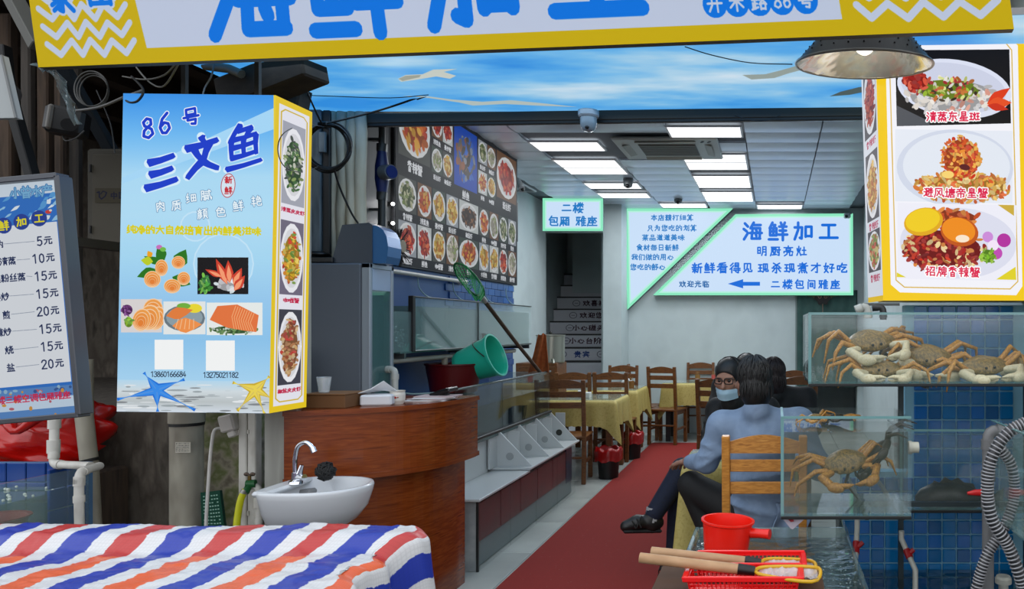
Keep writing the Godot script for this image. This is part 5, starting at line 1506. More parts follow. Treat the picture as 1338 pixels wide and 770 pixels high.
	for i in 26:
		var row := []
		for j in 33:
			var a := TAU * j / 32.0
			var v := i / 25.0
			var r := 0.34 * pow(sin(PI * clampf(v * 0.94 + 0.04, 0, 1)), 0.45)
			var p := Vector3(cos(a) * r * 0.95, v * 0.46, sin(a) * r * 0.42)
			var k := n.get_noise_3d(p.x * 5.0, p.y * 5.0, p.z * 5.0)
			p += Vector3(cos(a), 0.3, sin(a)) * (absf(k) * 0.14 - 0.04)
			row.append(Vector3(-3.86, 0.74, -4.06) + p)
		br.append(row)
	part(bag, "film", sheet(br), mat(Color(0.72, 0.06, 0.035), 0.25))
	part(bag, "knot", tb(curve([Vector3(-3.95, 1.1, -3.92), Vector3(-3.82, 0.98, -3.84), Vector3(-3.72, 1.04, -3.85), Vector3(-3.60, 1.14, -3.9)], 4), [0.03, 0.03, 0.028, 0.026, 0.02, 0.018, 0.02, 0.024, 0.026, 0.03, 0.03, 0.034, 0.036], 8), mat(Color(0.68, 0.05, 0.03), 0.25))
	# the bag sits on a crate
	var cr := thing("storage_crate", "dark crate carrying the red plastic bag", "crate", Vector3(-3.95, 0, -4.05))
	part(cr, "body", span(Vector3(-4.35, 0, -3.92), Vector3(-3.56, 0.74, -4.22), 0.01), timber)
	# ---- PVC pipes on the left
	var P := thing("water_pipe", "thin white plastic water pipe bending to the right beside the red bag", "pipe", at(70, 690, 3.72))
	pvc(P, "pipe", [at(72, 520, 3.75), at(70, 607, 3.72), at(118, 609, 3.62)], 0.019, pvc_m)
	pvc(P, "pipe", [at(130, 609, 3.62), at(104, 618, 3.42), at(103, 640, 3.42), at(104, 690, 3.42)], 0.018, pvc_m)
	part(P, "coupling", tb([at(70, 575, 3.73), at(70, 592, 3.73)], 0.026, 12), pvc_m)
	part(P, "coupling", tb([at(71, 545, 3.74), at(71, 560, 3.74)], 0.026, 12), pvc_m)
	var P2 := thing("drain_pipe", "dirty white drain pipe leaning behind the thin bent pipe", "pipe", at(122, 690, 3.95))
	part(P2, "pipe", tb([at(110, 470, 3.95), at(110, 545, 3.95), at(117, 606, 3.95), at(121, 690, 3.93), at(121, 770, 3.93)], 0.038, 14), old_pvc)
	part(P2, "clamp", tb([at(116, 600, 3.95), at(117, 604, 3.95)], 0.041, 14), black)
	var P3 := thing("wall_conduit", "flat grey conduit strip on the wall beside the thin white pipe", "conduit", at(60, 690, 4.15))
	part(P3, "strip", bar(S(), at(58, 480, 4.18), at(60, 690, 4.18), 0.06, 0.04, 0.004, Vector3.BACK), old_pvc)
	var big := thing("drain_pipe", "thick white vertical drain pipe with black band under the blue sign", "pipe", at(244, 770, 3.98))
	part(big, "pipe", tb([Vector3(at(244, 0, 3.98).x, 0, -3.98), Vector3(at(244, 0, 3.98).x, 2.5, -3.98)], 0.073, 26), old_pvc)
	part(big, "socket", tb([at(244, 530, 3.98), at(244, 552, 3.98)], 0.079, 26), old_pvc)
	part(big, "band", tb([at(244, 552, 3.98), at(244, 556, 3.98)], 0.0765, 26), black)
	var pad := Pad.new(160, 120, flat_map(0, 0, 16, 12), Color(0.70, 0.68, 0.63))
	for i in 5:
		for j in 9: pad.rect(0.5 + j * 1.6 + rng.randf() * 0.5, 1.0 + i * 2.1, 1.6 + j * 1.6 + rng.randf() * 0.3, 1.5 + i * 2.1 + rng.randf() * 0.6, Color(0.30, 0.30, 0.30))
	face(big, "printed_mark", at(229, 578, 3.898), at(249, 578, 3.898), at(249, 592, 3.898), at(229, 592, 3.898), printed(pad.texture()))
	# ---- mossy pier, conduits, hose and tap
	var moss := grain("moss", [Color(0.40, 0.37, 0.31), Color(0.64, 0.61, 0.53), Color(0.45, 0.48, 0.30), Color(0.72, 0.69, 0.62)], 0.02, Vector3.ONE * 1.3, 0.95, 0.0, 0.0, 31, 5)
	var pier := setting("wall_pier", "mossy plastered pier behind the white conduits")
	part(pier, "plaster", span(Vector3(-3.12, 0, -4.12), Vector3(-2.80, 1.4, -4.30), 0.01), moss)
	for x in [316.5, 328.5]:
		var c := thing("square_conduit", ("left" if x < 320 else "right") + " one of two white square conduits beside the yellow hose", "conduit", at(x, 770, 3.85))
		part(c, "duct", span(at(x - 5.3, 0, 3.85) * Vector3(1, 0, 1) + Vector3(0, 0.0, 0), at(x + 5.3, 0, 3.85) * Vector3(1, 0, 1) + Vector3(0, 2.2, -0.05), 0.004), pvc_m)
		for y in [562.0, 668.0]: part(c, "clip", span(at(x - 5.9, y, 3.845), at(x + 5.9, y + 3, 3.90), 0.001), pvc_m)
	var tap := thing("garden_tap", "green and brass wall tap with a butterfly handle on white pipe", "tap", at(330, 645, 3.8))
	part(tap, "body", tube(tb([at(334, 632, 3.80), at(322, 633, 3.79)], 0.020, 12), [at(326, 633, 3.79), at(321, 644, 3.79)], 0.016, 12), mat(Color(0.08, 0.34, 0.16), 0.4))
	part(tap, "stem", tb([at(326, 630, 3.795), at(326, 622, 3.795)], 0.008, 8), mat(Color(0.55, 0.45, 0.25), 0.3, 0.9))
	var hd := ball(S(), at(322, 620, 3.795), Vector3(0.014, 0.010, 0.006))
	ball(hd, at(330, 620, 3.795), Vector3(0.014, 0.010, 0.006))
	ball(hd, at(326, 621.5, 3.795), Vector3(0.010, 0.006, 0.006))
	part(tap, "handle", hd, mat(Color(0.35, 0.30, 0.26), 0.35, 0.7))
	var feed := thing("water_pipe", "short white plastic riser feeding the green tap", "pipe", at(338, 690, 3.8))
	pvc(feed, "pipe", [at(331, 635, 3.81), at(338, 636, 3.81), at(338, 690, 3.81), at(338, 800, 3.81)], 0.016, pvc_m)
	part(feed, "coupling", tb([at(338, 648, 3.81), at(338, 663, 3.81)], 0.023, 12), pvc_m)
	var hose := thing("garden_hose", "yellow hose running down from the green tap", "hose", at(310, 770, 3.78))
	part(hose, "tube", tb(curve([at(321, 640, 3.79), at(315, 652, 3.78), at(311, 672, 3.77), at(309, 695, 3.76), at(308, 760, 3.75)], 6), 0.0155, 12), mat(Color(0.78, 0.78, 0.06), 0.35))
	part(hose, "clamp", tb([at(321, 640, 3.79), at(319, 645, 3.787)], 0.019, 10), mat(Color(0.6, 0.6, 0.58), 0.3, 0.9))
	var gs := thing("notice_board", "small dark green notice with rows of fine white print leaning on the wall", "notice", at(278, 770, 3.9))
	var gp := Pad.new(128, 220, flat_map(0, 0, 10, 17), Color(0.05, 0.24, 0.18))
	for i in 14:
		for j in 6:
			if rng.randf() < 0.8: gp.rect(1.0 + j * 1.35, 1.2 + i * 1.1, 1.9 + j * 1.35, 1.6 + i * 1.1, Color(0.55, 0.68, 0.62))
	var g0 := [at(262, 644, 3.92), at(287, 641, 3.90), at(296, 712, 3.84), at(264, 712, 3.86)]
	part(gs, "plate", slab(g0[0] + Vector3(0, 0, -0.003), g0[1] + Vector3(0, 0, -0.003), g0[2] + Vector3(0, 0, -0.003), g0[3] + Vector3(0, 0, -0.003), 0.012), mat(Color(0.04, 0.2, 0.15), 0.5))
	face(gs, "print", g0[0], g0[1], g0[2], g0[3], printed(gp.texture()))
	cable("white cable hanging from the white adapter behind the blue sign", [at(289, 560, 3.86), at(280, 563, 3.84), at(276, 585, 3.82), at(273, 620, 3.80), at(269, 690, 3.78), at(268, 760, 3.78)], 0.0075, Color(0.78, 0.77, 0.75))
	var ad := thing("power_adapter", "white power adapter hanging under the blue sign box", "adapter", at(298, 570, 3.84))
	part(ad, "body", bx(at(299, 553, 3.84), Vector3(0.075, 0.085, 0.05), 0.008, Basis(Vector3.BACK, 0.25)), mat(Color(0.72, 0.70, 0.68), 0.45))
	part(ad, "plug", bx(at(305, 567, 3.84), Vector3(0.04, 0.03, 0.04), 0.005, Basis(Vector3.BACK, 0.4)), mat(Color(0.76, 0.74, 0.72), 0.45))
	# ---- grey metal post beside the sink
	var post_m := grain("post_metal", [Color(0.52, 0.52, 0.49), Color(0.64, 0.64, 0.61), Color(0.56, 0.56, 0.53)], 0.01, Vector3(2, 0.3, 2), 0.5, 0.15)
	var mp := thing("door_post", "pale grey metal door post between conduits and sink", "post", at(366, 770, 3.8))
	part(mp, "face_panel", span(Vector3(at(345, 0, 3.74).x, 0, -3.74), Vector3(at(372, 0, 3.74).x, 2.3, -3.86), 0.004), post_m)
	part(mp, "side_panel", span(Vector3(at(373.5, 0, 3.76).x, 0, -3.76), Vector3(at(388, 0, 3.76).x, 2.3, -3.88), 0.004), post_m)
	part(mp, "latch", bx(at(377, 560, 3.75), Vector3(0.02, 0.035, 0.02), 0.003), black)
	part(mp, "latch_knob", tb([at(377, 560, 3.74), at(381, 560, 3.72)], 0.008, 8), black)
	sink()
	recess()

func sink() -> void:
	var cer := mat(Color(0.76, 0.77, 0.78), 0.12)
	var s := thing("wash_basin", "white ceramic wall basin in front of the wooden counter", "basin", at(415, 700, 3.4))
	var c := at(420, 640, 3.38)
	# rings from the foot up the outside, over the rim and down into the bowl: [scale x, scale z, y, shift of x]
	var spec := [[0.10, 0.09, -0.30, -0.02], [0.11, 0.10, -0.20, -0.02], [0.135, 0.12, -0.165, -0.03], [0.185, 0.15, -0.13, -0.02], [0.215, 0.18, -0.075, -0.005], [0.232, 0.195, -0.01, 0.0], [0.236, 0.20, 0.012, 0.0], [0.232, 0.196, 0.022, 0.0], [0.216, 0.18, 0.023, 0.0], [0.200, 0.160, 0.010, 0.005], [0.17, 0.135, -0.05, 0.008], [0.10, 0.08, -0.10, 0.01], [0.0, 0.0, -0.108, 0.01]]
	var rows := []
	for r in spec:
		var row := []
		for k in 41:
			var a := TAU * k / 40.0
			var ex := cos(a)
			var ez := sin(a)
			if ex < 0.0:      # the side towards the wall is squarer
				var p := pow(pow(absf(ex), 4.0) + pow(absf(ez), 4.0), -0.25)
				ex *= p; ez *= p
			row.append(c + Vector3(r[3] + ex * r[0] * 0.89, r[2], ez * r[1]))
		rows.append(row)
	part(s, "bowl", sheet(rows), cer)
	var deck := S()
	box(deck, c + Vector3(-0.165, 0.012, 0.0), Vector3(0.07, 0.024, 0.34), 0.01)
	part(s, "tap_ledge", deck, cer)
	part(s, "wall_bracket", span(c + Vector3(-0.23, -0.14, -0.08), c + Vector3(-0.10, -0.02, -0.33), 0.01), mat(Color(0.5, 0.5, 0.5), 0.5))
	part(s, "waste_pipe", tb([c + Vector3(-0.02, -0.29, 0), c + Vector3(-0.02, -0.84, 0)], 0.03, 14), mat(Color(0.72, 0.72, 0.72), 0.4))
	var ch := mat(Color(0.82, 0.83, 0.85), 0.08, 1.0)
	var f := thing("faucet", "chrome gooseneck tap standing on the white basin", "faucet", c + Vector3(-0.18, 0.02, 0))
	var b := c + Vector3(-0.125, 0.022, -0.02)
	part(f, "spout", tb(curve([b + Vector3(0.0, 0.0, 0), b + Vector3(-0.004, 0.10, 0), b + Vector3(0.012, 0.165, 0.004), b + Vector3(0.050, 0.185, 0.01), b + Vector3(0.080, 0.165, 0.015), b + Vector3(0.088, 0.150, 0.016)], 6), 0.0095, 12), ch)
	part(f, "aerator", tb([b + Vector3(0.082, 0.163, 0.0155), b + Vector3(0.093, 0.142, 0.017)], 0.0125, 12), ch)
	part(f, "base", lathe(S(), [Vector2(0, 0), Vector2(0.03, 0), Vector2(0.028, 0.012), Vector2(0.018, 0.02), Vector2(0.017, 0.05), Vector2(0, 0.052)], Transform3D(Basis.IDENTITY, b), 18), ch)
	part(f, "lever", tb([b + Vector3(0.022, 0.045, 0.01), b + Vector3(0.034, 0.085, 0.012)], [0.013, 0.008], 10), ch)
	part(f, "valve", tb([b + Vector3(0.0, 0.028, 0.0), b + Vector3(0.045, 0.03, 0.012)], 0.015, 12), ch)
	var w := thing("scouring_pad", "dark grey steel wool pad lying on the basin rim", "scourer", c + Vector3(-0.02, 0.02, -0.13))
	var st := S()
	for i in 26:
		var pts := []
		var a := rng.randf() * TAU
		var tilt := Basis.from_euler(Vector3(rng.randf() * 3, rng.randf() * 6, rng.randf() * 3))
		for k in 12: pts.append(c + Vector3(-0.04, 0.062, -0.10) + tilt * Vector3(cos(a + k * 0.55) * 0.042, sin(a + k * 0.55) * 0.036, rng.randf_range(-0.012, 0.012)))
		tube(st, pts, 0.004, 5)
	ball(st, c + Vector3(-0.04, 0.060, -0.10), Vector3(0.040, 0.036, 0.034))
	part(w, "wool", st, mat(Color(0.10, 0.10, 0.10), 0.6, 0.3))

# dark corner above the left signs: posts, struts, cabinet, cables
func recess() -> void:
	var timber: Material = mats["timber"]
	var pale := grain("pale_timber", [Color(0.20, 0.19, 0.18), Color(0.36, 0.33, 0.30)], 0.03, Vector3(2, 0.2, 2), 0.9)
	var black := mat(Color(0.03, 0.03, 0.034), 0.6)
	for p in [[12, 16, 4.16, timber, "brown timber post at the far left edge"], [38, 13, 4.14, pale, "grey weathered post with a white mark left of the price board corner"], [61, 15, 4.16, timber, "brown timber post behind the top of the price board"], [80, 11, 4.1, timber, "slim brown post under the floodlight"], [100, 12, 4.17, pale, "dark weathered post between floodlight and meter cabinet"]]:
		var x := at(p[0], 0, p[2]).x
		var hw: float = p[1] * p[2] / 2000.0
		var o := thing("timber_post", p[4], "post", Vector3(x, 0, -p[2]), "old posts in the dark corner")
		part(o, "shaft", bx(Vector3(x, 1.6, -p[2]), Vector3(hw * 2, 3.2, hw * 1.6), 0.008, Basis(Vector3.BACK, 0.004)), p[3])
		part(o, "foot", bx(Vector3(x, 0.04, -p[2]), Vector3(hw * 2.4, 0.08, hw * 2.0), 0.006), p[3])
	var arm := thing("awning_arm", "black folding awning arm at the upper left", "awning arm", at(14, 110, 3.7))
	part(arm, "upper_bar", bar(S(), at(5, 60, 3.7), at(12, 130, 3.7), 0.05, 0.04, 0.004), black)
	part(arm, "lower_bar", bar(S(), at(12, 122, 3.7), at(48, 250, 3.72), 0.05, 0.04, 0.004), black)
	part(arm, "joint", tb([at(10, 122, 3.66), at(10, 122, 3.76)], 0.05, 14), black)
	var gb := thing("steel_strut", "pale grey steel strut running down to the banner's left end", "strut", at(20, 20, 3.8))
	part(gb, "bar", bar(S(), at(8, -20, 3.75), at(52, 62, 3.65), 0.07, 0.05, 0.004), mat(Color(0.34, 0.34, 0.32), 0.6, 0.2))
	var st := thing("steel_strut", "dark blue grey strut slanting behind the banner's lower left corner", "strut", at(110, 150, 3.9))
	part(st, "bar", bar(S(), at(72, 70, 3.75), at(150, 205, 4.1), 0.06, 0.04, 0.004), mat(Color(0.16, 0.19, 0.22), 0.5, 0.4))
	var ws := thing("shop_sign", "plain white panel cut by the left edge of the picture", "sign", at(0, 155, 3.2))
	part(ws, "board", slab(at(-120, 75, 3.2), at(2, 72, 3.2), at(21, 154, 3.2), at(-120, 156, 3.2), 0.03), mat(Color(0.62, 0.64, 0.64), 0.5))
	part(ws, "hanger", bar(S(), at(-60, 80, 3.22), at(-60, -300, 3.22), 0.02, 0.02), black)
	part(ws, "edge_strip", bar(S(), at(2, 72, 3.195), at(21, 154, 3.195), 0.008, 0.008), mat(Color(0.45, 0.46, 0.46), 0.5))
	var fl := thing("floodlight", "boxy dark floodlight with pale end cap under the banner's left corner", "floodlight", at(88, 180, 3.7))
	part(fl, "housing", bx(at(88, 160, 3.72), Vector3(0.15, 0.13, 0.12), 0.015, Basis(Vector3.UP, 0.5) * Basis(Vector3.BACK, -0.12)), mat(Color(0.055, 0.055, 0.06), 0.45))
	part(fl, "end_cap", bx(at(69, 155, 3.68), Vector3(0.022, 0.12, 0.11), 0.008, Basis(Vector3.UP, 0.5) * Basis(Vector3.BACK, -0.12)), mat(Color(0.38, 0.37, 0.35), 0.5))
	part(fl, "lens", tb([at(90, 163, 3.645), at(90, 163, 3.655)], 0.03, 16), mat(Color(0.10, 0.10, 0.11), 0.2))
	part(fl, "bracket", bar(S(), at(82, 146, 3.75), at(82, 60, 3.95), 0.02, 0.02), black)
	var wrap := thing("plastic_wrap", "torn clear plastic strip hanging at the banner's lower left corner", "plastic", at(80, 160, 3.45))
	var rows := []
	for i in 22:
		var v := i / 21.0
		var row := []
		var c := at(51, 86, 3.325).lerp(at(76, 98, 3.36), minf(v * 2.2, 1.0)).lerp(at(100, 160, 3.5), maxf(0.0, v - 0.4) / 0.6)
		for j in 5: row.append(c + Vector3(0.012 * (j - 2) * (1.2 - 0.5 * v), 0.016 * sin(j * 2.0 + i * 1.1), 0.014 * cos(j * 1.7 + i)))
		rows.append(row)
	part(wrap, "film", sheet(rows), glass(Color(0.75, 0.85, 0.88), 0.35, 0.12))
	# meter cabinet with printed mark
	var cab := thing("meter_cabinet", "beige wall cabinet with a small dark emblem left of the blue sign", "cabinet", at(145, 325, 3.95))
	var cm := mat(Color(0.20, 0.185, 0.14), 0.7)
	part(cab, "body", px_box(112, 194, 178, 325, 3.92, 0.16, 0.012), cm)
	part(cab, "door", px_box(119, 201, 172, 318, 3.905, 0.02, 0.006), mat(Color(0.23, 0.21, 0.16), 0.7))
	part(cab, "hinge", tb([at(118, 215, 3.9), at(118, 225, 3.9)], 0.006, 8), black)
	part(cab, "hinge", tb([at(118, 295, 3.9), at(118, 305, 3.9)], 0.006, 8), black)
	part(cab, "mounting", px_box(136, 210, 170, 310, 4.08, 0.3), black)
	var pad := Pad.new(240, 100, flat_map(0, 0, 48, 20), Color(0.23, 0.21, 0.16))
	var ink := Color(0.04, 0.06, 0.17)
	pad.path([Vector2(3, 6), Vector2(6, 5), Vector2(6, 12), Vector2(9, 15), Vector2(14, 11), Vector2(16, 6)], 1.8, ink)
	pad.path([Vector2(16, 6), Vector2(11, 4), Vector2(8, 8)], 1.4, ink)
	write(pad, "中国", Vector2(21, 5), 10, 1.4, ink, 0.1)
	face(cab, "printed_mark", at(124, 246, 3.902), at(170, 246, 3.902), at(170, 265, 3.902), at(124, 265, 3.902), printed(pad.texture()))
	# cables under the banner
	var coil := thing("cable_coil", "coil of thin grey cable hanging under the banner's left end", "cable", at(120, 120, 3.72))
	for k in 3:
		var pts := []
		for i in 33:
			var a := TAU * i / 32.0
			pts.append(at(119 + k * 2 + cos(a) * (22 - k * 1.5), 116 + sin(a) * (23 - k) + 2 * k, 3.72 + 0.02 * k + 0.02 * sin(a * 2)))
		part(coil, "turn", tb(pts, 0.0035, 5), mat(Color(0.30, 0.30, 0.29), 0.5))
	var loose := [
		["grey cable running from the floodlight up to the blue sign's corner", [at(97, 145, 3.62), at(130, 140, 3.55), at(160, 128, 3.45), at(187, 118, 3.40)], 0.006, Color(0.42, 0.42, 0.41)],
		["thin black cable looped over the top left corner of the blue sign", [at(160, 128, 3.42), at(170, 134, 3.39), at(181, 131, 3.385), at(187, 117, 3.40), at(172, 100, 3.6)], 0.005, Color(0.03, 0.03, 0.03)],
		["thin cable drooping below the floodlight", [at(82, 178, 3.7), at(86, 184, 3.68), at(98, 181, 3.68), at(110, 171, 3.70)], 0.0035, Color(0.22, 0.22, 0.22)],
		["thin grey cable sagging above the blue sign", [at(160, 100, 3.75), at(190, 104, 3.72), at(215, 98, 3.55), at(232, 80, 3.40)], 0.004, Color(0.42, 0.42, 0.40)],
		["pale cable dropping in a loop above the blue sign's middle", [at(178, 88, 3.75), at(196, 108, 3.72), at(215, 112, 3.6), at(236, 78, 3.40)], 0.004, Color(0.45, 0.45, 0.43)],
		["short pale cable hanging above the blue sign's right half", [at(280, 84, 3.75), at(276, 100, 3.72), at(268, 114, 3.70), at(265, 124, 3.6)], 0.004, Color(0.40, 0.40, 0.38)],
		["dark cable hanging along the blue sign's left edge", [at(126, 118, 3.8), at(140, 150, 3.8), at(146, 170, 3.8), at(150, 200, 3.8)], 0.003, Color(0.18, 0.18, 0.18)],
	]
	for l in loose: cable(l[0], l[1], l[2], l[3])
	# timber beam and pale pipe above the blue sign's right corner
	var bm := setting("beam_arcade", "old brown timber beam slanting above the blue sign")
	part(bm, "timber", bar(S(), at(300, 128, 4.0), at(412, 84, 3.85), 0.16, 0.16, 0.01), grain("beam", [Color(0.13, 0.10, 0.075), Color(0.26, 0.21, 0.16)], 0.03, Vector3(1, 2, 1), 0.9))
	part(bm, "timber", bar(S(), at(395, 75, 4.3), at(378, 165, 4.3), 0.12, 0.12, 0.01), mats["beam"])
	var pp := thing("water_pipe", "short pale pipe lying under the timber beam above the blue sign", "pipe", at(300, 95, 3.9))
	part(pp, "pipe", tb([at(268, 86, 3.9), at(300, 90, 3.85), at(316, 97, 3.84)], 0.022, 10), mat(Color(0.40, 0.38, 0.34), 0.6))

# ------------------------------------------------------------------ counter, cooler and what stands on them
func plan_loop(front: Array, inset: float, back_d: float, left: float) -> PackedVector2Array:
	# counter outline in plan (x, depth), the front curve pulled in by inset
	var p := PackedVector2Array()
	var n := front.size()
	for i in n:
		var t: Vector2 = (front[mini(i + 1, n - 1)] - front[maxi(i - 1, 0)]).normalized()
		p.append(front[i] + Vector2(-t.y, t.x) * inset)
	p.append(Vector2(p[n - 1].x, back_d))
	p.append(Vector2(left, back_d))
	p.append(Vector2(left, p[0].y))
	return p

# plan outline turned into an upright block between two heights, rounded by smooth normals along the front
func block(outline: PackedVector2Array, y0: float, y1: float) -> SurfaceTool:
	var st := S()
	var xf := Transform3D(Basis(Vector3(1, 0, 0), Vector3(0, 0, -1), Vector3(0, 1, 0)), Vector3(0, y0, 0))
	return prism(st, outline, y1 - y0, xf)

func build_counter_area() -> void:
	var wood := grain("counter_wood", [Color(0.28, 0.105, 0.03), Color(0.52, 0.25, 0.085), Color(0.41, 0.17, 0.05), Color(0.62, 0.33, 0.13)], 0.02, Vector3(0.35, 3.2, 0.35), 0.22, 0.0, 0.0, 12, 5, 512)
	var front := []
	var key := [Vector2(-2.34, 3.66), Vector2(-2.29, 3.67), Vector2(-2.145, 3.74), Vector2(-1.98, 3.84), Vector2(-1.86, 3.97), Vector2(-1.785, 4.14), Vector2(-1.753, 4.35), Vector2(-1.75, 4.46)]
	for i in key.size() - 1:
		for k in 5:
			front.append((key[i] as Vector2).cubic_interpolate(key[i + 1], key[maxi(i - 1, 0)], key[mini(i + 2, key.size() - 1)], k / 5.0))
	front.append(key[-1])
	var c := thing("reception_counter", "curved glossy red-brown wooden counter with overhanging upper band", "counter", Vector3(-2.1, 0, -4.1))
	part(c, "body", block(plan_loop(front, 0.075, 4.50, -2.35), 0.0, 0.74), wood)
	part(c, "upper_band", block(plan_loop(front, 0.0, 4.50, -2.35), 0.77, 1.075), wood)
	part(c, "recessed_band", block(plan_loop(front, 0.05, 4.50, -2.35), 0.74, 0.77), wood)
	part(c, "edge_moulding", block(plan_loop(front, -0.010, 4.50, -2.35), 0.75, 0.775), wood)
	part(c, "worktop", block(plan_loop(front, -0.012, 4.50, -2.35), 1.075, 1.10), wood)
	var top := 1.10
	# things on the counter
	var box_ := thing("cardboard_box", "flat brown cardboard box at the left end of the counter", "box", Vector3(-2.28, top, -3.9))
	part(box_, "body", span(Vector3(-2.335, top, -3.78), Vector3(-2.125, top + 0.065, -3.98), 0.003), mat(Color(0.40, 0.27, 0.15), 0.8))
	part(box_, "lid_flap", span(Vector3(-2.338, top + 0.066, -3.775), Vector3(-2.122, top + 0.071, -3.985), 0.001), mat(Color(0.44, 0.30, 0.17), 0.8))
	var cup := thing("plastic_cup", "clear plastic cup standing on the cardboard box", "cup", Vector3(-2.27, top + 0.072, -3.85))
	part(cup, "wall", lathe(S(), [Vector2(0, 0.001), Vector2(0.024, 0.001), Vector2(0.034, 0.075), Vector2(0.036, 0.078), Vector2(0.033, 0.075), Vector2(0.023, 0.003), Vector2(0, 0.003)], Transform3D(Basis.IDENTITY, Vector3(-2.27, top + 0.072, -3.85)), 20), glass(Color(0.85, 0.88, 0.9), 0.3))
	var tis := thing("tissue_pack", "white folded tissues heaped beside the cardboard box", "tissues", Vector3(-2.04, top, -3.97))
	part(tis, "stack", bx(Vector3(-2.045, top + 0.028, -3.95), Vector3(0.15, 0.055, 0.12), 0.008, Basis(Vector3.UP, 0.2)), mat(Color(0.80, 0.81, 0.83), 0.8))
	part(tis, "top_sheet", sheet([[Vector3(-2.13, top + 0.06, -3.9), Vector3(-2.06, top + 0.085, -3.9), Vector3(-2.01, top + 0.125, -3.93)], [Vector3(-2.12, top + 0.058, -3.98), Vector3(-2.04, top + 0.07, -3.99), Vector3(-1.97, top + 0.06, -4.0)]], 0.004), mat(Color(0.86, 0.87, 0.88), 0.8))
	var mug := thing("ceramic_cup", "small white ceramic cup with a red mark on the counter", "cup", Vector3(-1.98, top, -4.02))
	part(mug, "body", lathe(S(), [Vector2(0, 0), Vector2(0.028, 0), Vector2(0.038, 0.02), Vector2(0.039, 0.05), Vector2(0.036, 0.062), Vector2(0.040, 0.070), Vector2(0.036, 0.070), Vector2(0.033, 0.05), Vector2(0.03, 0.01), Vector2(0, 0.008)], Transform3D(Basis.IDENTITY, Vector3(-1.975, top, -4.0)), 24), mat(Color(0.80, 0.79, 0.76), 0.15))
	var mk := ball(S(), Vector3(-1.968, top + 0.036, -3.961), Vector3(0.008, 0.006, 0.002))
	for s in [-1, 1]: ball(mk, Vector3(-1.968 + s * 0.013, top + 0.037, -3.963), Vector3(0.004, 0.003, 0.002))
	part(mug, "painted_mark", mk, mat(Color(0.62, 0.14, 0.12), 0.2))
	var pap := thing("paper_stack", "loose white papers lying on the counter's right half", "paper", Vector3(-1.9, top, -4.2))
	for k in 4: part(pap, "sheet", bx(Vector3(-1.90 + k * 0.012, top + 0.003 + k * 0.006, -4.2 - k * 0.012), Vector3(0.21, 0.005, 0.15), 0.0, Basis(Vector3.UP, [0.1, -0.25, 0.3, 0.05][k])), [mat(Color(0.82, 0.83, 0.84), 0.8), mat(Color(0.70, 0.62, 0.62), 0.8)][k % 2])
	var ph := thing("card_reader", "black card reader tilted on the papers at the counter's right end", "card reader", Vector3(-1.84, top + 0.03, -4.26))
	part(ph, "body", bx(Vector3(-1.845, top + 0.042, -4.26), Vector3(0.13, 0.022, 0.09), 0.006, Basis(Vector3.BACK, 0.28) * Basis(Vector3.UP, -0.2)), mat(Color(0.04, 0.04, 0.045), 0.3))
	part(ph, "screen", bx(Vector3(-1.84, top + 0.056, -4.256), Vector3(0.06, 0.003, 0.06), 0.001, Basis(Vector3.BACK, 0.28) * Basis(Vector3.UP, -0.2)), mat(Color(0.18, 0.2, 0.2), 0.1))
	part(ph, "stand", span(Vector3(-1.86, top + 0.024, -4.24), Vector3(-1.82, top + 0.034, -4.28)), mat(Color(0.04, 0.04, 0.045), 0.5))
	# ---- display cooler: dark side towards the street, glass door towards the aisle
	var side := mat(Color(0.36, 0.39, 0.43), 0.45, 0.1)
	var f := thing("display_cooler", "tall dark grey cooler with a glass door behind the counter", "cooler", Vector3(-2.55, 0, -4.6))
	var fx0 := -2.76
	var fx1 := -2.36
	part(f, "cabinet", span(Vector3(fx0, 0.08, -4.45), Vector3(fx1 - 0.05, 1.875, -4.73), 0.01), side)
	part(f, "plinth", span(Vector3(fx0 + 0.02, 0, -4.47), Vector3(fx1 - 0.06, 0.08, -4.72)), mat(Color(0.06, 0.06, 0.065), 0.6))
	var dr := S()
	box(dr, Vector3(fx1 - 0.022, 1.0, -4.465), Vector3(0.05, 1.75, 0.03), 0.004)
	box(dr, Vector3(fx1 - 0.022, 1.0, -4.715), Vector3(0.05, 1.75, 0.03), 0.004)
	box(dr, Vector3(fx1 - 0.022, 1.86, -4.59), Vector3(0.05, 0.03, 0.28), 0.004)
	box(dr, Vector3(fx1 - 0.022, 0.12, -4.59), Vector3(0.05, 0.04, 0.28), 0.004)
	var door := part(f, "door", dr, mat(Color(0.60, 0.64, 0.68), 0.35, 0.5))
	part(door, "glass_pane", span(Vector3(fx1 - 0.012, 0.14, -4.48), Vector3(fx1 - 0.005, 1.85, -4.70)), glass(Color(0.35, 0.52, 0.52), 0.45))
	part(door, "handle", span(Vector3(fx1 + 0.0, 1.02, -4.455), Vector3(fx1 + 0.02, 1.14, -4.475), 0.004), mat(Color(0.03, 0.03, 0.03), 0.4))
	part(f, "top_sign", span(Vector3(fx1 - 0.008, 1.72, -4.485), Vector3(fx1 - 0.0, 1.845, -4.695)), mat(Color(0.62, 0.70, 0.80), 0.4))
	# ---- grey machine with a curved blue front and round brush on top of the cooler
	var mc := thing("ice_machine", "grey machine with curved blue front standing on the cooler", "machine", Vector3(-2.48, 1.88, -4.6))
	var prof := PackedVector2Array([at2(433, 343), at2(447, 294), at2(482, 291), at2(486, 294), at2(486, 345)])
	part(mc, "housing", prism(S(), prof, 0.18, Transform3D(Basis.IDENTITY, Vector3(0, 0, -4.66))), mat(Color(0.27, 0.30, 0.34), 0.4, 0.2))
	var arc := PackedVector2Array([at2(484, 344), at2(484, 294), at2(492, 295), at2(499, 300), at2(504, 309), at2(506, 322), at2(505, 335), at2(502, 344)])
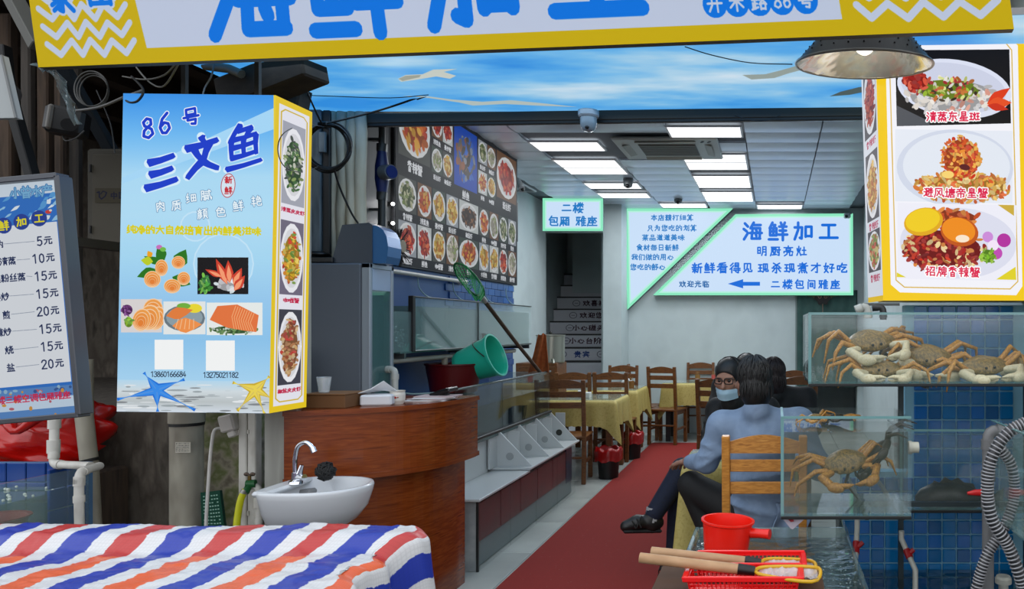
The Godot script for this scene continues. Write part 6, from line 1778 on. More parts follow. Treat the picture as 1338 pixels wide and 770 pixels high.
	part(mc, "blue_front", prism(S(), arc, 0.16, Transform3D(Basis.IDENTITY, Vector3(0, 0, -4.65))), mat(Color(0.22, 0.42, 0.62), 0.25, 0.2))
	var br := thing("round_brush", "round dark bristle brush beside the grey machine", "brush", Vector3(-2.38, 1.88, -4.75))
	var st := S()
	var bc := at(519, 322, 4.86)
	for i in 120:
		var a := TAU * i / 120.0 + rng.randf() * 0.05
		var d := Vector3(rng.randf_range(-0.35, 0.35), sin(a), cos(a)).normalized()
		tube(st, [bc + d * 0.03, bc + d * rng.randf_range(0.11, 0.135)], [0.004, 0.002], 4)
	stuff(part(br, "bristles", st, mat(Color(0.17, 0.14, 0.11), 0.8)))
	part(br, "hub", tb([bc + Vector3(-0.05, 0, 0), bc + Vector3(0.04, 0, 0)], 0.04, 14), mat(Color(0.62, 0.56, 0.45), 0.6))
	var sc := thing("dark_tray", "dark tray with a folded black bag left of the grey machine", "tray", at(425, 345, 4.5))
	part(sc, "tray", px_box(404, 336, 434, 343, 4.46, 0.2, 0.004), mat(Color(0.10, 0.11, 0.115), 0.4))
	part(sc, "bag", ball(S(), at(415, 333, 4.56), Vector3(0.075, 0.022, 0.07)), mat(Color(0.03, 0.03, 0.035), 0.35))
	# ---- grey post, cream rolled curtain, blue water meter, cable coil
	var gp := thing("steel_post", "weathered blue grey steel post carrying the black cable coil", "post", Vector3(-2.75, 0, -4.62))
	var steel := grain("blue_steel", [Color(0.20, 0.25, 0.29), Color(0.36, 0.42, 0.46), Color(0.26, 0.32, 0.36)], 0.02, Vector3(2, 0.4, 2), 0.5, 0.3)
	part(gp, "channel", span(Vector3(-2.80, 0.0, -4.56), Vector3(-2.71, 2.80, -4.64), 0.005), steel)
	part(gp, "flange", span(Vector3(-2.705, 0.0, -4.575), Vector3(-2.665, 2.80, -4.60), 0.003), mat(Color(0.10, 0.11, 0.12), 0.5))
	part(gp, "bracket", span(at(416, 172, 4.54), at(427, 200, 4.56), 0.003), mat(Color(0.42, 0.48, 0.52), 0.4, 0.5))
	var cu := thing("rolled_curtain", "cream fabric curtain rolled upright behind the steel post", "curtain", Vector3(-2.55, 1.9, -4.72))
	var cream := grain("cream", [Color(0.72, 0.68, 0.58), Color(0.84, 0.81, 0.73)], 0.02, Vector3(3, 0.6, 3), 0.85)
	for k in 4:
		var x := at(436 + k * 12, 0, 4.70).x
		var pts := []
		for i in 9: pts.append(Vector3(x + 0.006 * sin(i * 1.3 + k * 2.0), 1.86 + i * 0.12, -4.695 + 0.004 * cos(i * 1.7 + k)))
		part(cu, "fold", tb(pts, [0.030, 0.033, 0.031, 0.034, 0.032, 0.033, 0.031, 0.033, 0.032], 12), cream)
	var dp := thing("backing_board", "black panel on the wall between curtain and menu board", "board", Vector3(-2.6, 1.9, -5.0))
	part(dp, "board", span(Vector3(-2.618, 1.93, -4.76), Vector3(-2.60, 3.19, -5.18), 0.002), mat(Color(0.02, 0.02, 0.022), 0.5))
	var wm := thing("water_meter", "blue water meter in a grey pipe on the black panel", "water meter", Vector3(-2.52, 1.9, -4.93))
	var wx := at(497, 0, 4.9).x
	var pipe_m := mat(Color(0.24, 0.25, 0.25), 0.4, 0.5)
	part(wm, "pipe", tb([Vector3(wx, 1.88, -4.92), Vector3(wx, 2.35, -4.92)], 0.024, 12), pipe_m)
	part(wm, "pipe", tb([Vector3(wx, 2.58, -4.92), Vector3(wx, 2.82, -4.92)], 0.02, 12), pipe_m)
	part(wm, "collar", tb([Vector3(wx, 2.32, -4.92), Vector3(wx, 2.37, -4.92)], 0.032, 6), pipe_m)
	part(wm, "collar", tb([Vector3(wx, 2.63, -4.92), Vector3(wx, 2.68, -4.92)], 0.032, 6), pipe_m)
	part(wm, "body", tb([Vector3(wx, 2.37, -4.92), Vector3(wx, 2.45, -4.92), Vector3(wx, 2.53, -4.92), Vector3(wx, 2.63, -4.92)], [0.030, 0.042, 0.042, 0.028], 16), mat(Color(0.05, 0.13, 0.36), 0.4))
	part(wm, "dial", tb([Vector3(wx + 0.02, 2.49, -4.90), Vector3(wx + 0.085, 2.49, -4.87)], 0.048, 20), mat(Color(0.45, 0.48, 0.5), 0.4, 0.3))
	part(wm, "dial_cap", tb([Vector3(wx + 0.086, 2.49, -4.8695), Vector3(wx + 0.092, 2.49, -4.8667)], 0.040, 20), mat(Color(0.06, 0.17, 0.45), 0.3))
	for h in [2.0, 2.25, 2.7]: part(wm, "clip", span(Vector3(wx - 0.1, h, -4.90), Vector3(wx - 0.0, h + 0.015, -4.94)), pipe_m)
	var coil := thing("cable_coil", "large black cable coil hanging on the steel post", "cable", at(427, 225, 4.45))
	var blk := mat(Color(0.025, 0.025, 0.028), 0.45)
	for k in 6:
		var pts := []
		var off := Vector2([0, 1.5, -1.5, 2.5, -2.0, 0.5][k], [0, 2.0, 1.0, -1.5, 3.0, 4.0][k])
		for i in 41:
			var a := TAU * i / 40.0
			pts.append(at(428 + off.x + cos(a) * (30 - k * 0.4), 191 + off.y + sin(a) * (29 + k * 0.3), 4.43 + 0.007 * k + 0.02 * sin(a * 2.0 + k)))
		part(coil, "turn", tb(pts, 0.0065, 6), blk)
	part(coil, "tie", bx(at(424, 163, 4.44), Vector3(0.06, 0.03, 0.05), 0.008), blk)
	part(coil, "tail", tb(curve([at(436, 218, 4.44), at(444, 245, 4.5), at(459, 278, 4.55), at(468, 292, 4.58)], 6), 0.0065, 6), blk)
	part(coil, "hook", bar(S(), at(424, 166, 4.44), at(424, 166, 4.58), 0.02, 0.01), blk)
	cable("thin black wire looping left across the blue sign's dish panel", [at(424, 166, 4.40), at(400, 163, 3.9), at(372, 173, 3.36), at(363, 195, 3.34), at(372, 218, 3.34), at(395, 225, 3.6), at(415, 218, 4.3)], 0.0022, Color(0.05, 0.05, 0.05))
	cable("black cable strung from the coil up across the printed sky", [at(425, 162, 4.42), at(500, 143, 4.5), at(570, 118, 4.4), at(625, 92, 4.2), at(672, 70, 3.75)], 0.006, Color(0.03, 0.03, 0.03))
	cable("second thin black cable strung just below the first across the sky", [at(545, 130, 4.45), at(600, 110, 4.3), at(640, 92, 4.15), at(682, 68, 3.75)], 0.004, Color(0.03, 0.03, 0.03))
	cable("black wire running from the blue sign's top corner to the coil", [at(386, 84, 3.9), at(398, 112, 4.1), at(410, 140, 4.3), at(421, 163, 4.42)], 0.005, Color(0.03, 0.03, 0.03))
	cable("faint dark wire running level across the printed sky on the left", [at(386, 124, 4.3), at(440, 126, 4.33), at(510, 128, 4.36), at(560, 124, 4.35)], 0.0025, Color(0.12, 0.14, 0.16))

func at2(px: float, py: float) -> Vector2:
	var p := at(px, py, 4.48)
	return Vector2(p.x, p.y)

# ------------------------------------------------------------------ tank wall on the left, bench in front of it
func build_left_tanks() -> void:
	var gl := glass(Color(0.70, 0.84, 0.84), 0.16)
	var edge := mat(Color(0.32, 0.42, 0.42), 0.15)
	var steel := mat(Color(0.42, 0.44, 0.45), 0.3, 0.7)
	var deep := mat(Color(0.015, 0.25, 0.52), 0.3)
	# tiled lining of the wall
	var lin := setting("wall_tiling", "blue tiled lining behind the tanks on the left wall")
	part(lin, "lining_sheet", span(Vector3(-2.62, 0.4, -4.76), Vector3(-2.605, 1.92, -7.6)), mat(Color(0.02, 0.27, 0.52), 0.4))
	var brick := done(bx(Vector3.ZERO, Vector3(0.012, 0.056, 0.146), 0.002))
	for j in 14:
		for i in 11:
			var z := 6.10 + i * 0.15 + (0.075 if j % 2 else 0.0)
			if z + 0.073 < 7.6: part(lin, "tile", brick, deep if (i * 3 + j) % 5 else mat(Color(0.02, 0.30, 0.60), 0.3)).position = Vector3(-2.60, 1.10 + j * 0.06, -z)
	# upper tank
	var X := -2.35
	var up := thing("glass_fish_tank", "long upper glass tank in two bays under the menu board", "fish tank", Vector3(X, 1.345, -6.1))
	part(up, "floor_plate", span(Vector3(-2.585, 1.335, -4.80), Vector3(X, 1.345, -7.36)), edge)
	part(up, "front_pane", span(Vector3(X - 0.010, 1.345, -4.97), Vector3(X, 1.70, -6.05)), gl)
	part(up, "front_pane", span(Vector3(X - 0.010, 1.345, -6.06), Vector3(X, 1.70, -7.36)), gl)
	part(up, "end_pane", span(Vector3(-2.585, 1.345, -7.35), Vector3(X - 0.010, 1.70, -7.36)), gl)
	part(up, "end_post", span(Vector3(X - 0.02, 1.345, -4.94), Vector3(X + 0.012, 1.705, -4.975), 0.002), mat(Color(0.02, 0.02, 0.022), 0.5))
	part(up, "near_bay_pane", span(Vector3(X - 0.010, 1.345, -4.72), Vector3(X, 1.60, -4.94)), gl)
	for y in [1.70, 1.345]: part(up, "rim", bar(S(), Vector3(X, y, -4.95), Vector3(X, y, -7.36), 0.014, 0.010, 0.002), mat(Color(0.10, 0.13, 0.14), 0.3))
	part(up, "bay_joint", span(Vector3(X - 0.012, 1.345, -6.045), Vector3(X + 0.003, 1.70, -6.065)), mat(Color(0.16, 0.20, 0.2), 0.4))
	part(up, "water", span(Vector3(-2.58, 1.35, -4.99), Vector3(X - 0.015, 1.64, -7.34)), glass(Color(0.40, 0.52, 0.50), 0.60))
	part(up, "near_bay_water", span(Vector3(-2.58, 1.35, -4.80), Vector3(X - 0.015, 1.55, -4.93)), glass(Color(0.20, 0.36, 0.36), 0.5))
	var bub := S()
	for i in 60: ball(bub, Vector3(X - 0.02 - rng.randf() * 0.06, 1.37 + rng.randf() * 0.14, -4.79 - rng.randf() * 0.12), Vector3.ONE * rng.randf_range(0.003, 0.008), Basis.IDENTITY, 6, 4)
	stuff(part(up, "bubbles", bub, mat(Color(0.75, 0.85, 0.85), 0.1)))
	for z in [-4.85, -6.06, -7.3]: part(up, "bracket", span(Vector3(-2.59, 1.30, z), Vector3(X, 1.335, z - 0.02)), steel)
	# white pipe under the menu board with thin air lines
	var wp := thing("air_pipe", "white plastic pipe running along the wall below the menu board", "pipe", Vector3(-2.55, 1.88, -5.6))
	part(wp, "pipe", tb([Vector3(-2.56, 1.875, -5.0), Vector3(-2.56, 1.875, -6.25)], 0.016, 10), mat(Color(0.70, 0.70, 0.68), 0.4))
	part(wp, "valve", tb([Vector3(-2.56, 1.875, -6.2), Vector3(-2.56, 1.875, -6.32)], 0.024, 10), mat(Color(0.75, 0.75, 0.73), 0.4))
	for z in [5.5, 6.1, 6.75, 7.3]: part(wp, "air_line", tb(curve([Vector3(-2.57, 1.87, -z), Vector3(-2.565, 1.78, -z - 0.02), Vector3(-2.53, 1.72, -z - 0.10), Vector3(-2.45, 1.71, -z - 0.2)], 5), 0.005, 6), mat(Color(0.55, 0.66, 0.70), 0.2))
	# lower tank
	var lx := -2.05
	var lo := thing("glass_fish_tank", "long lower glass tank with dark reflecting front above the white bench", "fish tank", Vector3(lx, 0.45, -6.0))
	part(lo, "base", span(Vector3(-2.60, 0.0, -4.80), Vector3(-2.10, 0.70, -6.95)), mat(Color(0.30, 0.33, 0.34), 0.6))
	part(lo, "floor_plate", span(Vector3(-2.60, 0.70, -4.76), Vector3(lx, 0.72, -6.97)), edge)
	part(lo, "front_pane", span(Vector3(lx - 0.012, 0.72, -4.90), Vector3(lx, 1.095, -5.75)), glass(Color(0.16, 0.19, 0.17), 0.25, 0.02, 0.4))
	part(lo, "front_pane", span(Vector3(lx - 0.012, 0.72, -5.76), Vector3(lx, 1.095, -6.97)), glass(Color(0.16, 0.19, 0.17), 0.25, 0.02, 0.4))
	part(lo, "end_pane", span(Vector3(-2.60, 0.72, -6.96), Vector3(lx - 0.012, 1.095, -6.97)), gl)
	part(lo, "rim", bar(S(), Vector3(lx, 1.10, -4.9), Vector3(lx, 1.10, -6.97), 0.022, 0.014, 0.003), mat(Color(0.40, 0.44, 0.44), 0.25, 0.4))
	part(lo, "lower_rail", bar(S(), Vector3(lx + 0.006, 0.735, -4.9), Vector3(lx + 0.006, 0.735, -6.97), 0.02, 0.02, 0.003), mat(Color(0.10, 0.10, 0.10), 0.4))
	part(lo, "water", span(Vector3(-2.595, 0.73, -4.80), Vector3(lx - 0.015, 0.95, -6.95)), glass(Color(0.10, 0.18, 0.20), 0.5))
	# rounded glass partition with a bright edge
	var pe := []
	for p in [[500, 463, 5.0], [501, 485, 5.0], [506, 500, 5.02], [518, 511, 5.05], [540, 515, 5.12], [574, 513, 5.28]]: pe.append(at(p[0], p[1], p[2]))
	part(lo, "partition_edge", tb(curve(pe, 5), 0.006, 6), mat(Color(0.60, 0.70, 0.70), 0.15))
	var tub := thing("red_tub", "dark red plastic tub standing inside the lower tank", "tub", Vector3(-2.35, 0.95, -5.5))
	part(tub, "bowl", lathe(S(), [Vector2(0, 0.0), Vector2(0.16, 0.0), Vector2(0.19, 0.19), Vector2(0.20, 0.195), Vector2(0.20, 0.205), Vector2(0.18, 0.20), Vector2(0.15, 0.015), Vector2(0, 0.012)], Transform3D(Basis.IDENTITY, Vector3(-2.33, 1.035, -5.55)), 28), mat(Color(0.34, 0.025, 0.03), 0.35))
	part(tub, "support", span(Vector3(-2.45, 0.72, -5.45), Vector3(-2.22, 1.034, -5.65)), mat(Color(0.2, 0.22, 0.22), 0.6))
	var el := thing("water_pipe", "white plastic pipe bend rising behind the ceramic cup", "pipe", at(516, 520, 4.6))
	pvc(el, "pipe", [at(506, 483, 4.66), at(516, 483, 4.64), at(516, 530, 4.62), Vector3(at(516, 0, 4.62).x, 0.74, -4.62)], 0.019, mat(Color(0.72, 0.72, 0.69), 0.35))
	var mid := thing("water_pipe", "white plastic pipe running level under the upper tank", "pipe", Vector3(-2.4, 1.28, -5.5))
	part(mid, "pipe", tb([Vector3(-2.42, 1.285, -4.8), Vector3(-2.42, 1.285, -7.1)], 0.018, 10), mat(Color(0.66, 0.66, 0.62), 0.4))
	for z in [5.6, 6.6]: part(mid, "tee", tb([Vector3(-2.42, 1.285, -z), Vector3(-2.42, 1.12, -z)], 0.022, 10), mat(Color(0.60, 0.58, 0.52), 0.4))
	part(mid, "hanger", span(Vector3(-2.43, 1.28, -6.0), Vector3(-2.41, 1.335, -6.02)), steel)
	# green bucket, tilted on the rim
	var bk := thing("green_bucket", "turquoise green plastic bucket tipped on its side on the tank rim", "bucket", at(618, 505, 5.55))
	var axis := Vector3(0.93, 0.33, 0.05).normalized()
	var ux := axis.cross(Vector3.UP).normalized()
	var base := at(601, 481, 5.62)
	var xf := Transform3D(Basis(ux, axis, ux.cross(axis)), base)
	var gm := mat(Color(0.16, 0.72, 0.60), 0.3)
	part(bk, "shell", lathe(S(), [Vector2(0, 0.0), Vector2(0.105, 0.0), Vector2(0.118, 0.03), Vector2(0.150, 0.27), Vector2(0.162, 0.275), Vector2(0.163, 0.292), Vector2(0.150, 0.292), Vector2(0.144, 0.27), Vector2(0.110, 0.02), Vector2(0, 0.015)], xf, 36), gm)
	var hp := []
	for i in 15:
		var a := PI * i / 14.0
		hp.append(xf * Vector3(cos(a) * 0.165, 0.27 - sin(a) * 0.10, sin(a) * 0.145))
	part(bk, "bail_handle", tb(hp, 0.004, 6), mat(Color(0.25, 0.22, 0.18), 0.4, 0.6))
	# dip net
	var net := thing("dip_net", "green dip net with long wooden pole leaning on the upper tank", "net", Vector3(-2.08, 1.1, -6.2))
	var pole0 := at(629, 388, 5.45)
	var pole1 := at(706, 487, 6.75)
	part(net, "pole", tb([pole0, pole0.lerp(pole1, 0.5) + Vector3(0, -0.01, 0), pole1], 0.0155, 12), grain("pole_wood", [Color(0.20, 0.15, 0.10), Color(0.38, 0.30, 0.21)], 0.03, Vector3(3, 3, 0.6), 0.6))
	part(net, "ferrule", tb([pole0 + (pole0 - pole1).normalized() * 0.02, pole0.lerp(pole1, 0.05)], 0.02, 12), mat(Color(0.65, 0.66, 0.66), 0.35, 0.5))
	var hoop := []
	for i in 25:
		var a := TAU * i / 24.0
		var q := Vector2(cos(a) * 28.0, sin(a) * 9.5).rotated(0.86)
		hoop.append(at(613 + q.x, 366 + q.y, 5.42 + 0.05 * sin(a)))
	part(net, "hoop", tb(hoop, 0.008, 6), mat(Color(0.03, 0.40, 0.20), 0.5))
	var mesh := S()
	var nr := 9
	for i in nr:      # cords of the bag: rings and ribs hanging from the hoop
		var v := i / float(nr - 1)
		var ring := []
		for k in 25:
			var h: Vector3 = hoop[k]
			var mid_ := at(617, 372, 5.40)
			ring.append(h.lerp(mid_, v * 0.62) + Vector3(0.07 * v, -0.085 * v + 0.012 * sin(k * 1.3), 0.12 * v))
		tube(mesh, ring, 0.0024, 3, false)
	for k in range(0, 24, 1):
		var rib := []
		for i in 7:
			var v := i / 6.0
			rib.append((hoop[k] as Vector3).lerp(at(617, 372, 5.40), v * 0.62) + Vector3(0.07 * v, -0.085 * v + 0.012 * sin(k * 1.3), 0.12 * v))
		tube(mesh, rib, 0.0024, 3, false)
	stuff(part(net, "netting", mesh, mat(Color(0.05, 0.62, 0.32), 0.5)), "green knotted netting")
	# orange cloth over the end of the rim
	var oc := thing("orange_cloth", "orange rag draped over the far end of the tank rim", "cloth", at(705, 485, 6.9))
	var rows := []
	for i in 12:
		var row := []
		var v := i / 11.0
		for j in 8:
			var u := j / 7.0
			row.append(at(lerpf(704, 690, v) + u * lerpf(9, 27, v), 437 + v * 49 + sin(u * 7.0 + v * 2.0) * 1.5, 6.88 + 0.05 * sin(u * 9.0 + v * 2.0)))
		rows.append(row)
	part(oc, "fabric", sheet(rows, 0.004), grain("orange_cloth", [Color(0.60, 0.30, 0.13), Color(0.74, 0.42, 0.22)], 0.03, Vector3.ONE * 3, 0.9))
	bench()

func bench() -> void:
	var white := mat(Color(0.74, 0.76, 0.76), 0.3)
	var maroon := grain("maroon", [Color(0.28, 0.05, 0.06), Color(0.38, 0.09, 0.095)], 0.02, Vector3.ONE, 0.35)
	var b := thing("display_bench", "long white display bench with triangular dividers along the tanks", "bench", Vector3(-1.95, 0, -5.8))
	part(b, "near_top", span(Vector3(-2.10, 0.435, -4.66), Vector3(-1.80, 0.452, -5.62), 0.003), white)
	part(b, "far_top", span(Vector3(-2.10, 0.455, -5.60), Vector3(-1.79, 0.472, -7.0), 0.003), white)
	part(b, "end_panel", span(Vector3(-2.10, 0.0, -4.69), Vector3(-1.83, 0.434, -4.72), 0.003), grain("bench_end", [Color(0.52, 0.55, 0.56), Color(0.66, 0.68, 0.68)], 0.02, Vector3.ONE * 1.5, 0.5))
	part(b, "corner_strip", span(Vector3(-1.832, 0.0, -4.685), Vector3(-1.818, 0.434, -4.70)), mat(Color(0.12, 0.13, 0.13), 0.4))
	part(b, "core", span(Vector3(-2.10, 0.0, -4.73), Vector3(-1.90, 0.434, -6.96)), mat(Color(0.3, 0.32, 0.32), 0.6))
	for k in 5:
		var z0 := 4.75 + k * 0.40
		part(b, "maroon_panel", span(Vector3(-1.86, 0.165, -z0), Vector3(-1.845, 0.40, -z0 - 0.385)), maroon)
	part(b, "blue_panel", span(Vector3(-1.86, 0.12, -6.76), Vector3(-1.845, 0.42, -6.94)), mat(Color(0.03, 0.10, 0.22), 0.3))
	part(b, "kick_panel", span(Vector3(-1.87, 0.01, -4.73), Vector3(-1.85, 0.16, -6.94)), mat(Color(0.38, 0.42, 0.43), 0.4))
	for k in 4: part(b, "glass_front", span(Vector3(-1.828, 0.0, -4.71 - k * 0.565), Vector3(-1.820, 0.433, -5.27 - k * 0.565)), glass(Color(0.55, 0.66, 0.66), 0.05, 0.02, 0.15))
	part(b, "near_back", span(Vector3(-2.10, 0.452, -4.66), Vector3(-2.085, 0.70, -5.56), 0.002), white)
	part(b, "far_back", span(Vector3(-2.075, 0.472, -5.52), Vector3(-2.06, 0.735, -7.0), 0.002), white)
	# shelf wedges with a round hole
	for k in 4:
		var z := 5.68 + k * 0.43
		var poly := PackedVector2Array([Vector2(-2.06, 0.472), Vector2(-1.80, 0.472), Vector2(-2.05, 0.735), Vector2(-2.06, 0.735)])
		var d := part(b, "divider", prism(S(), poly, 0.012, Transform3D(Basis.IDENTITY, Vector3(0, 0, -z))), white)
		part(d, "grommet", tb([Vector3(-1.965, 0.545, -z + 0.014), Vector3(-1.965, 0.545, -z + 0.017)], 0.028, 16), mat(Color(0.60, 0.62, 0.62) if k < 3 else Color(0.15, 0.16, 0.14), 0.5))
		part(b, "short_partition", span(Vector3(-2.06, 0.472, -z - 0.2), Vector3(-1.97, 0.70, -z - 0.212), 0.001), white)

# ------------------------------------------------------------------ dining room at the back
func make_chair(label: String, wood: Material, where: Vector3, turn: float, group := "") -> Node3D:
	# origin on the floor under the seat; the backrest stands on the +z side
	var c := thing("wooden_chair", label, "chair", Vector3.ZERO, group)
	part(c, "seat", bx(Vector3(0, 0.445, 0), Vector3(0.40, 0.028, 0.40), 0.008), wood)
	for s in [-1, 1]:
		part(c, "leg", bx(Vector3(s * 0.175, 0.215, -0.17), Vector3(0.042, 0.43, 0.042), 0.004), wood)
		var st := S()
		bar(st, Vector3(s * 0.178, 0.0, 0.20), Vector3(s * 0.178, 0.46, 0.175), 0.042, 0.040, 0.004)
		bar(st, Vector3(s * 0.178, 0.44, 0.175), Vector3(s * 0.178, 1.0, 0.228), 0.040, 0.038, 0.004)
		part(c, "rear_post", st, wood)
		part(c, "side_stretcher", bar(S(), Vector3(s * 0.175, 0.20, -0.16), Vector3(s * 0.175, 0.20, 0.18), 0.02, 0.03, 0.003), wood)
		part(c, "seat_rail", bar(S(), Vector3(s * 0.165, 0.405, -0.17), Vector3(s * 0.165, 0.405, 0.17), 0.022, 0.05, 0.003), wood)
	part(c, "stretcher", bar(S(), Vector3(-0.16, 0.25, 0.188), Vector3(0.16, 0.25, 0.188), 0.03, 0.02, 0.003), wood)
	part(c, "seat_rail", bar(S(), Vector3(-0.16, 0.405, -0.172), Vector3(0.16, 0.405, -0.172), 0.05, 0.022, 0.003), wood)
	# ladder back: two slats and an arched top rail
	for y in [0.755, 0.86]: part(c, "back_slat", bx(Vector3(0, y, 0.175 + (y - 0.44) * 0.095), Vector3(0.32, 0.056, 0.016), 0.003), wood)
	var arch := PackedVector2Array()
	for i in 13:
		var u := i / 12.0
		arch.append(Vector2(-0.16 + 0.32 * u, 0.972 + 0.030 * sin(PI * u)))
	arch.append(Vector2(0.16, 0.918)); arch.append(Vector2(-0.16, 0.918))
	part(c, "top_rail", prism(S(), arch, 0.02, Transform3D(Basis.IDENTITY, Vector3(0, 0, 0.206))), wood)
	c.position = where
	c.rotation.y = turn
	return c

func make_table(label: String, cloth_label: String, c: Vector3, w: float, l: float, h: float, drop: float, turn: float, leg_m: Material, cloth_m: Material, seed_: int, glass_label := "") -> void:
	var t := thing("dining_table", label, "table", Vector3.ZERO, "dining tables")
	part(t, "table_top", bx(Vector3(0, h - 0.02, 0), Vector3(w, 0.035, l), 0.004), leg_m)
	for sx in [-1, 1]:
		for sz in [-1, 1]: part(t, "leg", bx(Vector3(sx * (w / 2 - 0.07), (h - 0.04) / 2, sz * (l / 2 - 0.07)), Vector3(0.06, h - 0.04, 0.06), 0.004), leg_m)
	part(t, "apron", bx(Vector3(0, h - 0.07, 0), Vector3(w - 0.14, 0.07, l - 0.14), 0.003), leg_m)
	t.position = c
	t.rotation.y = turn
	# cloth: flat top, then a skirt with folds and a scalloped hem
	var cl := thing("tablecloth", cloth_label, "tablecloth", Vector3.ZERO, "yellow tablecloths")
	var n := 160
	var rim := []
	var out := []
	for i in n:
		var s := float(i) / n * (2.0 * w + 2.0 * l)
		var p: Vector2
		var o: Vector2
		if s < w: p = Vector2(-w / 2 + s, -l / 2); o = Vector2(0, -1)
		elif s < w + l: p = Vector2(w / 2, -l / 2 + (s - w)); o = Vector2(1, 0)
		elif s < 2 * w + l: p = Vector2(w / 2 - (s - w - l), l / 2); o = Vector2(0, 1)
		else: p = Vector2(-w / 2, l / 2 - (s - 2 * w - l)); o = Vector2(-1, 0)
		rim.append(p); out.append(o)
	var rows := []
	for k in 3:
		var row := []
		for i in n + 1: row.append(Vector3(rim[i % n].x * k / 2.0, h + 0.004, rim[i % n].y * k / 2.0))
		rows.append(row)
	var rg := RandomNumberGenerator.new()
	rg.seed = seed_
	var ph := rg.randf() * 6.0
	for k in 9:
		var v := (k + 1) / 9.0
		var row := []
		for i in n + 1:
			var q: Vector2 = rim[i % n]
			var o: Vector2 = out[i % n]
			var corner := pow(absf(q.x) / (w / 2), 8.0) * pow(absf(q.y) / (l / 2), 8.0)
			var fold := 0.5 + 0.5 * sin(i * 0.55 + ph + 1.3 * sin(i * 0.13 + ph))
			var dr := drop * (1.0 + 0.75 * corner) + 0.010 * absf(sin(i * 0.9))
			var diag := q.normalized()
			var ex := o.lerp(diag, corner) * (0.012 + v * (0.028 * fold + 0.06 * corner))
			row.append(Vector3(q.x + ex.x, h + 0.004 - dr * v + (0.006 if k == 0 else 0.0), q.y + ex.y))
		rows.append(row)
	part(cl, "fabric", sheet(rows), cloth_m)
	cl.position = c
	cl.rotation.y = turn
	if glass_label:
		var g := thing("table_glass", glass_label, "glass", c + Vector3(0, h, 0), "glass panes on the tables")
		part(g, "pane", bx(c + Vector3(0, h + 0.010, 0), Vector3(w - 0.02, 0.008, l - 0.02), 0.001, Basis(Vector3.UP, turn)), glass(Color(0.70, 0.82, 0.80), 0.18))

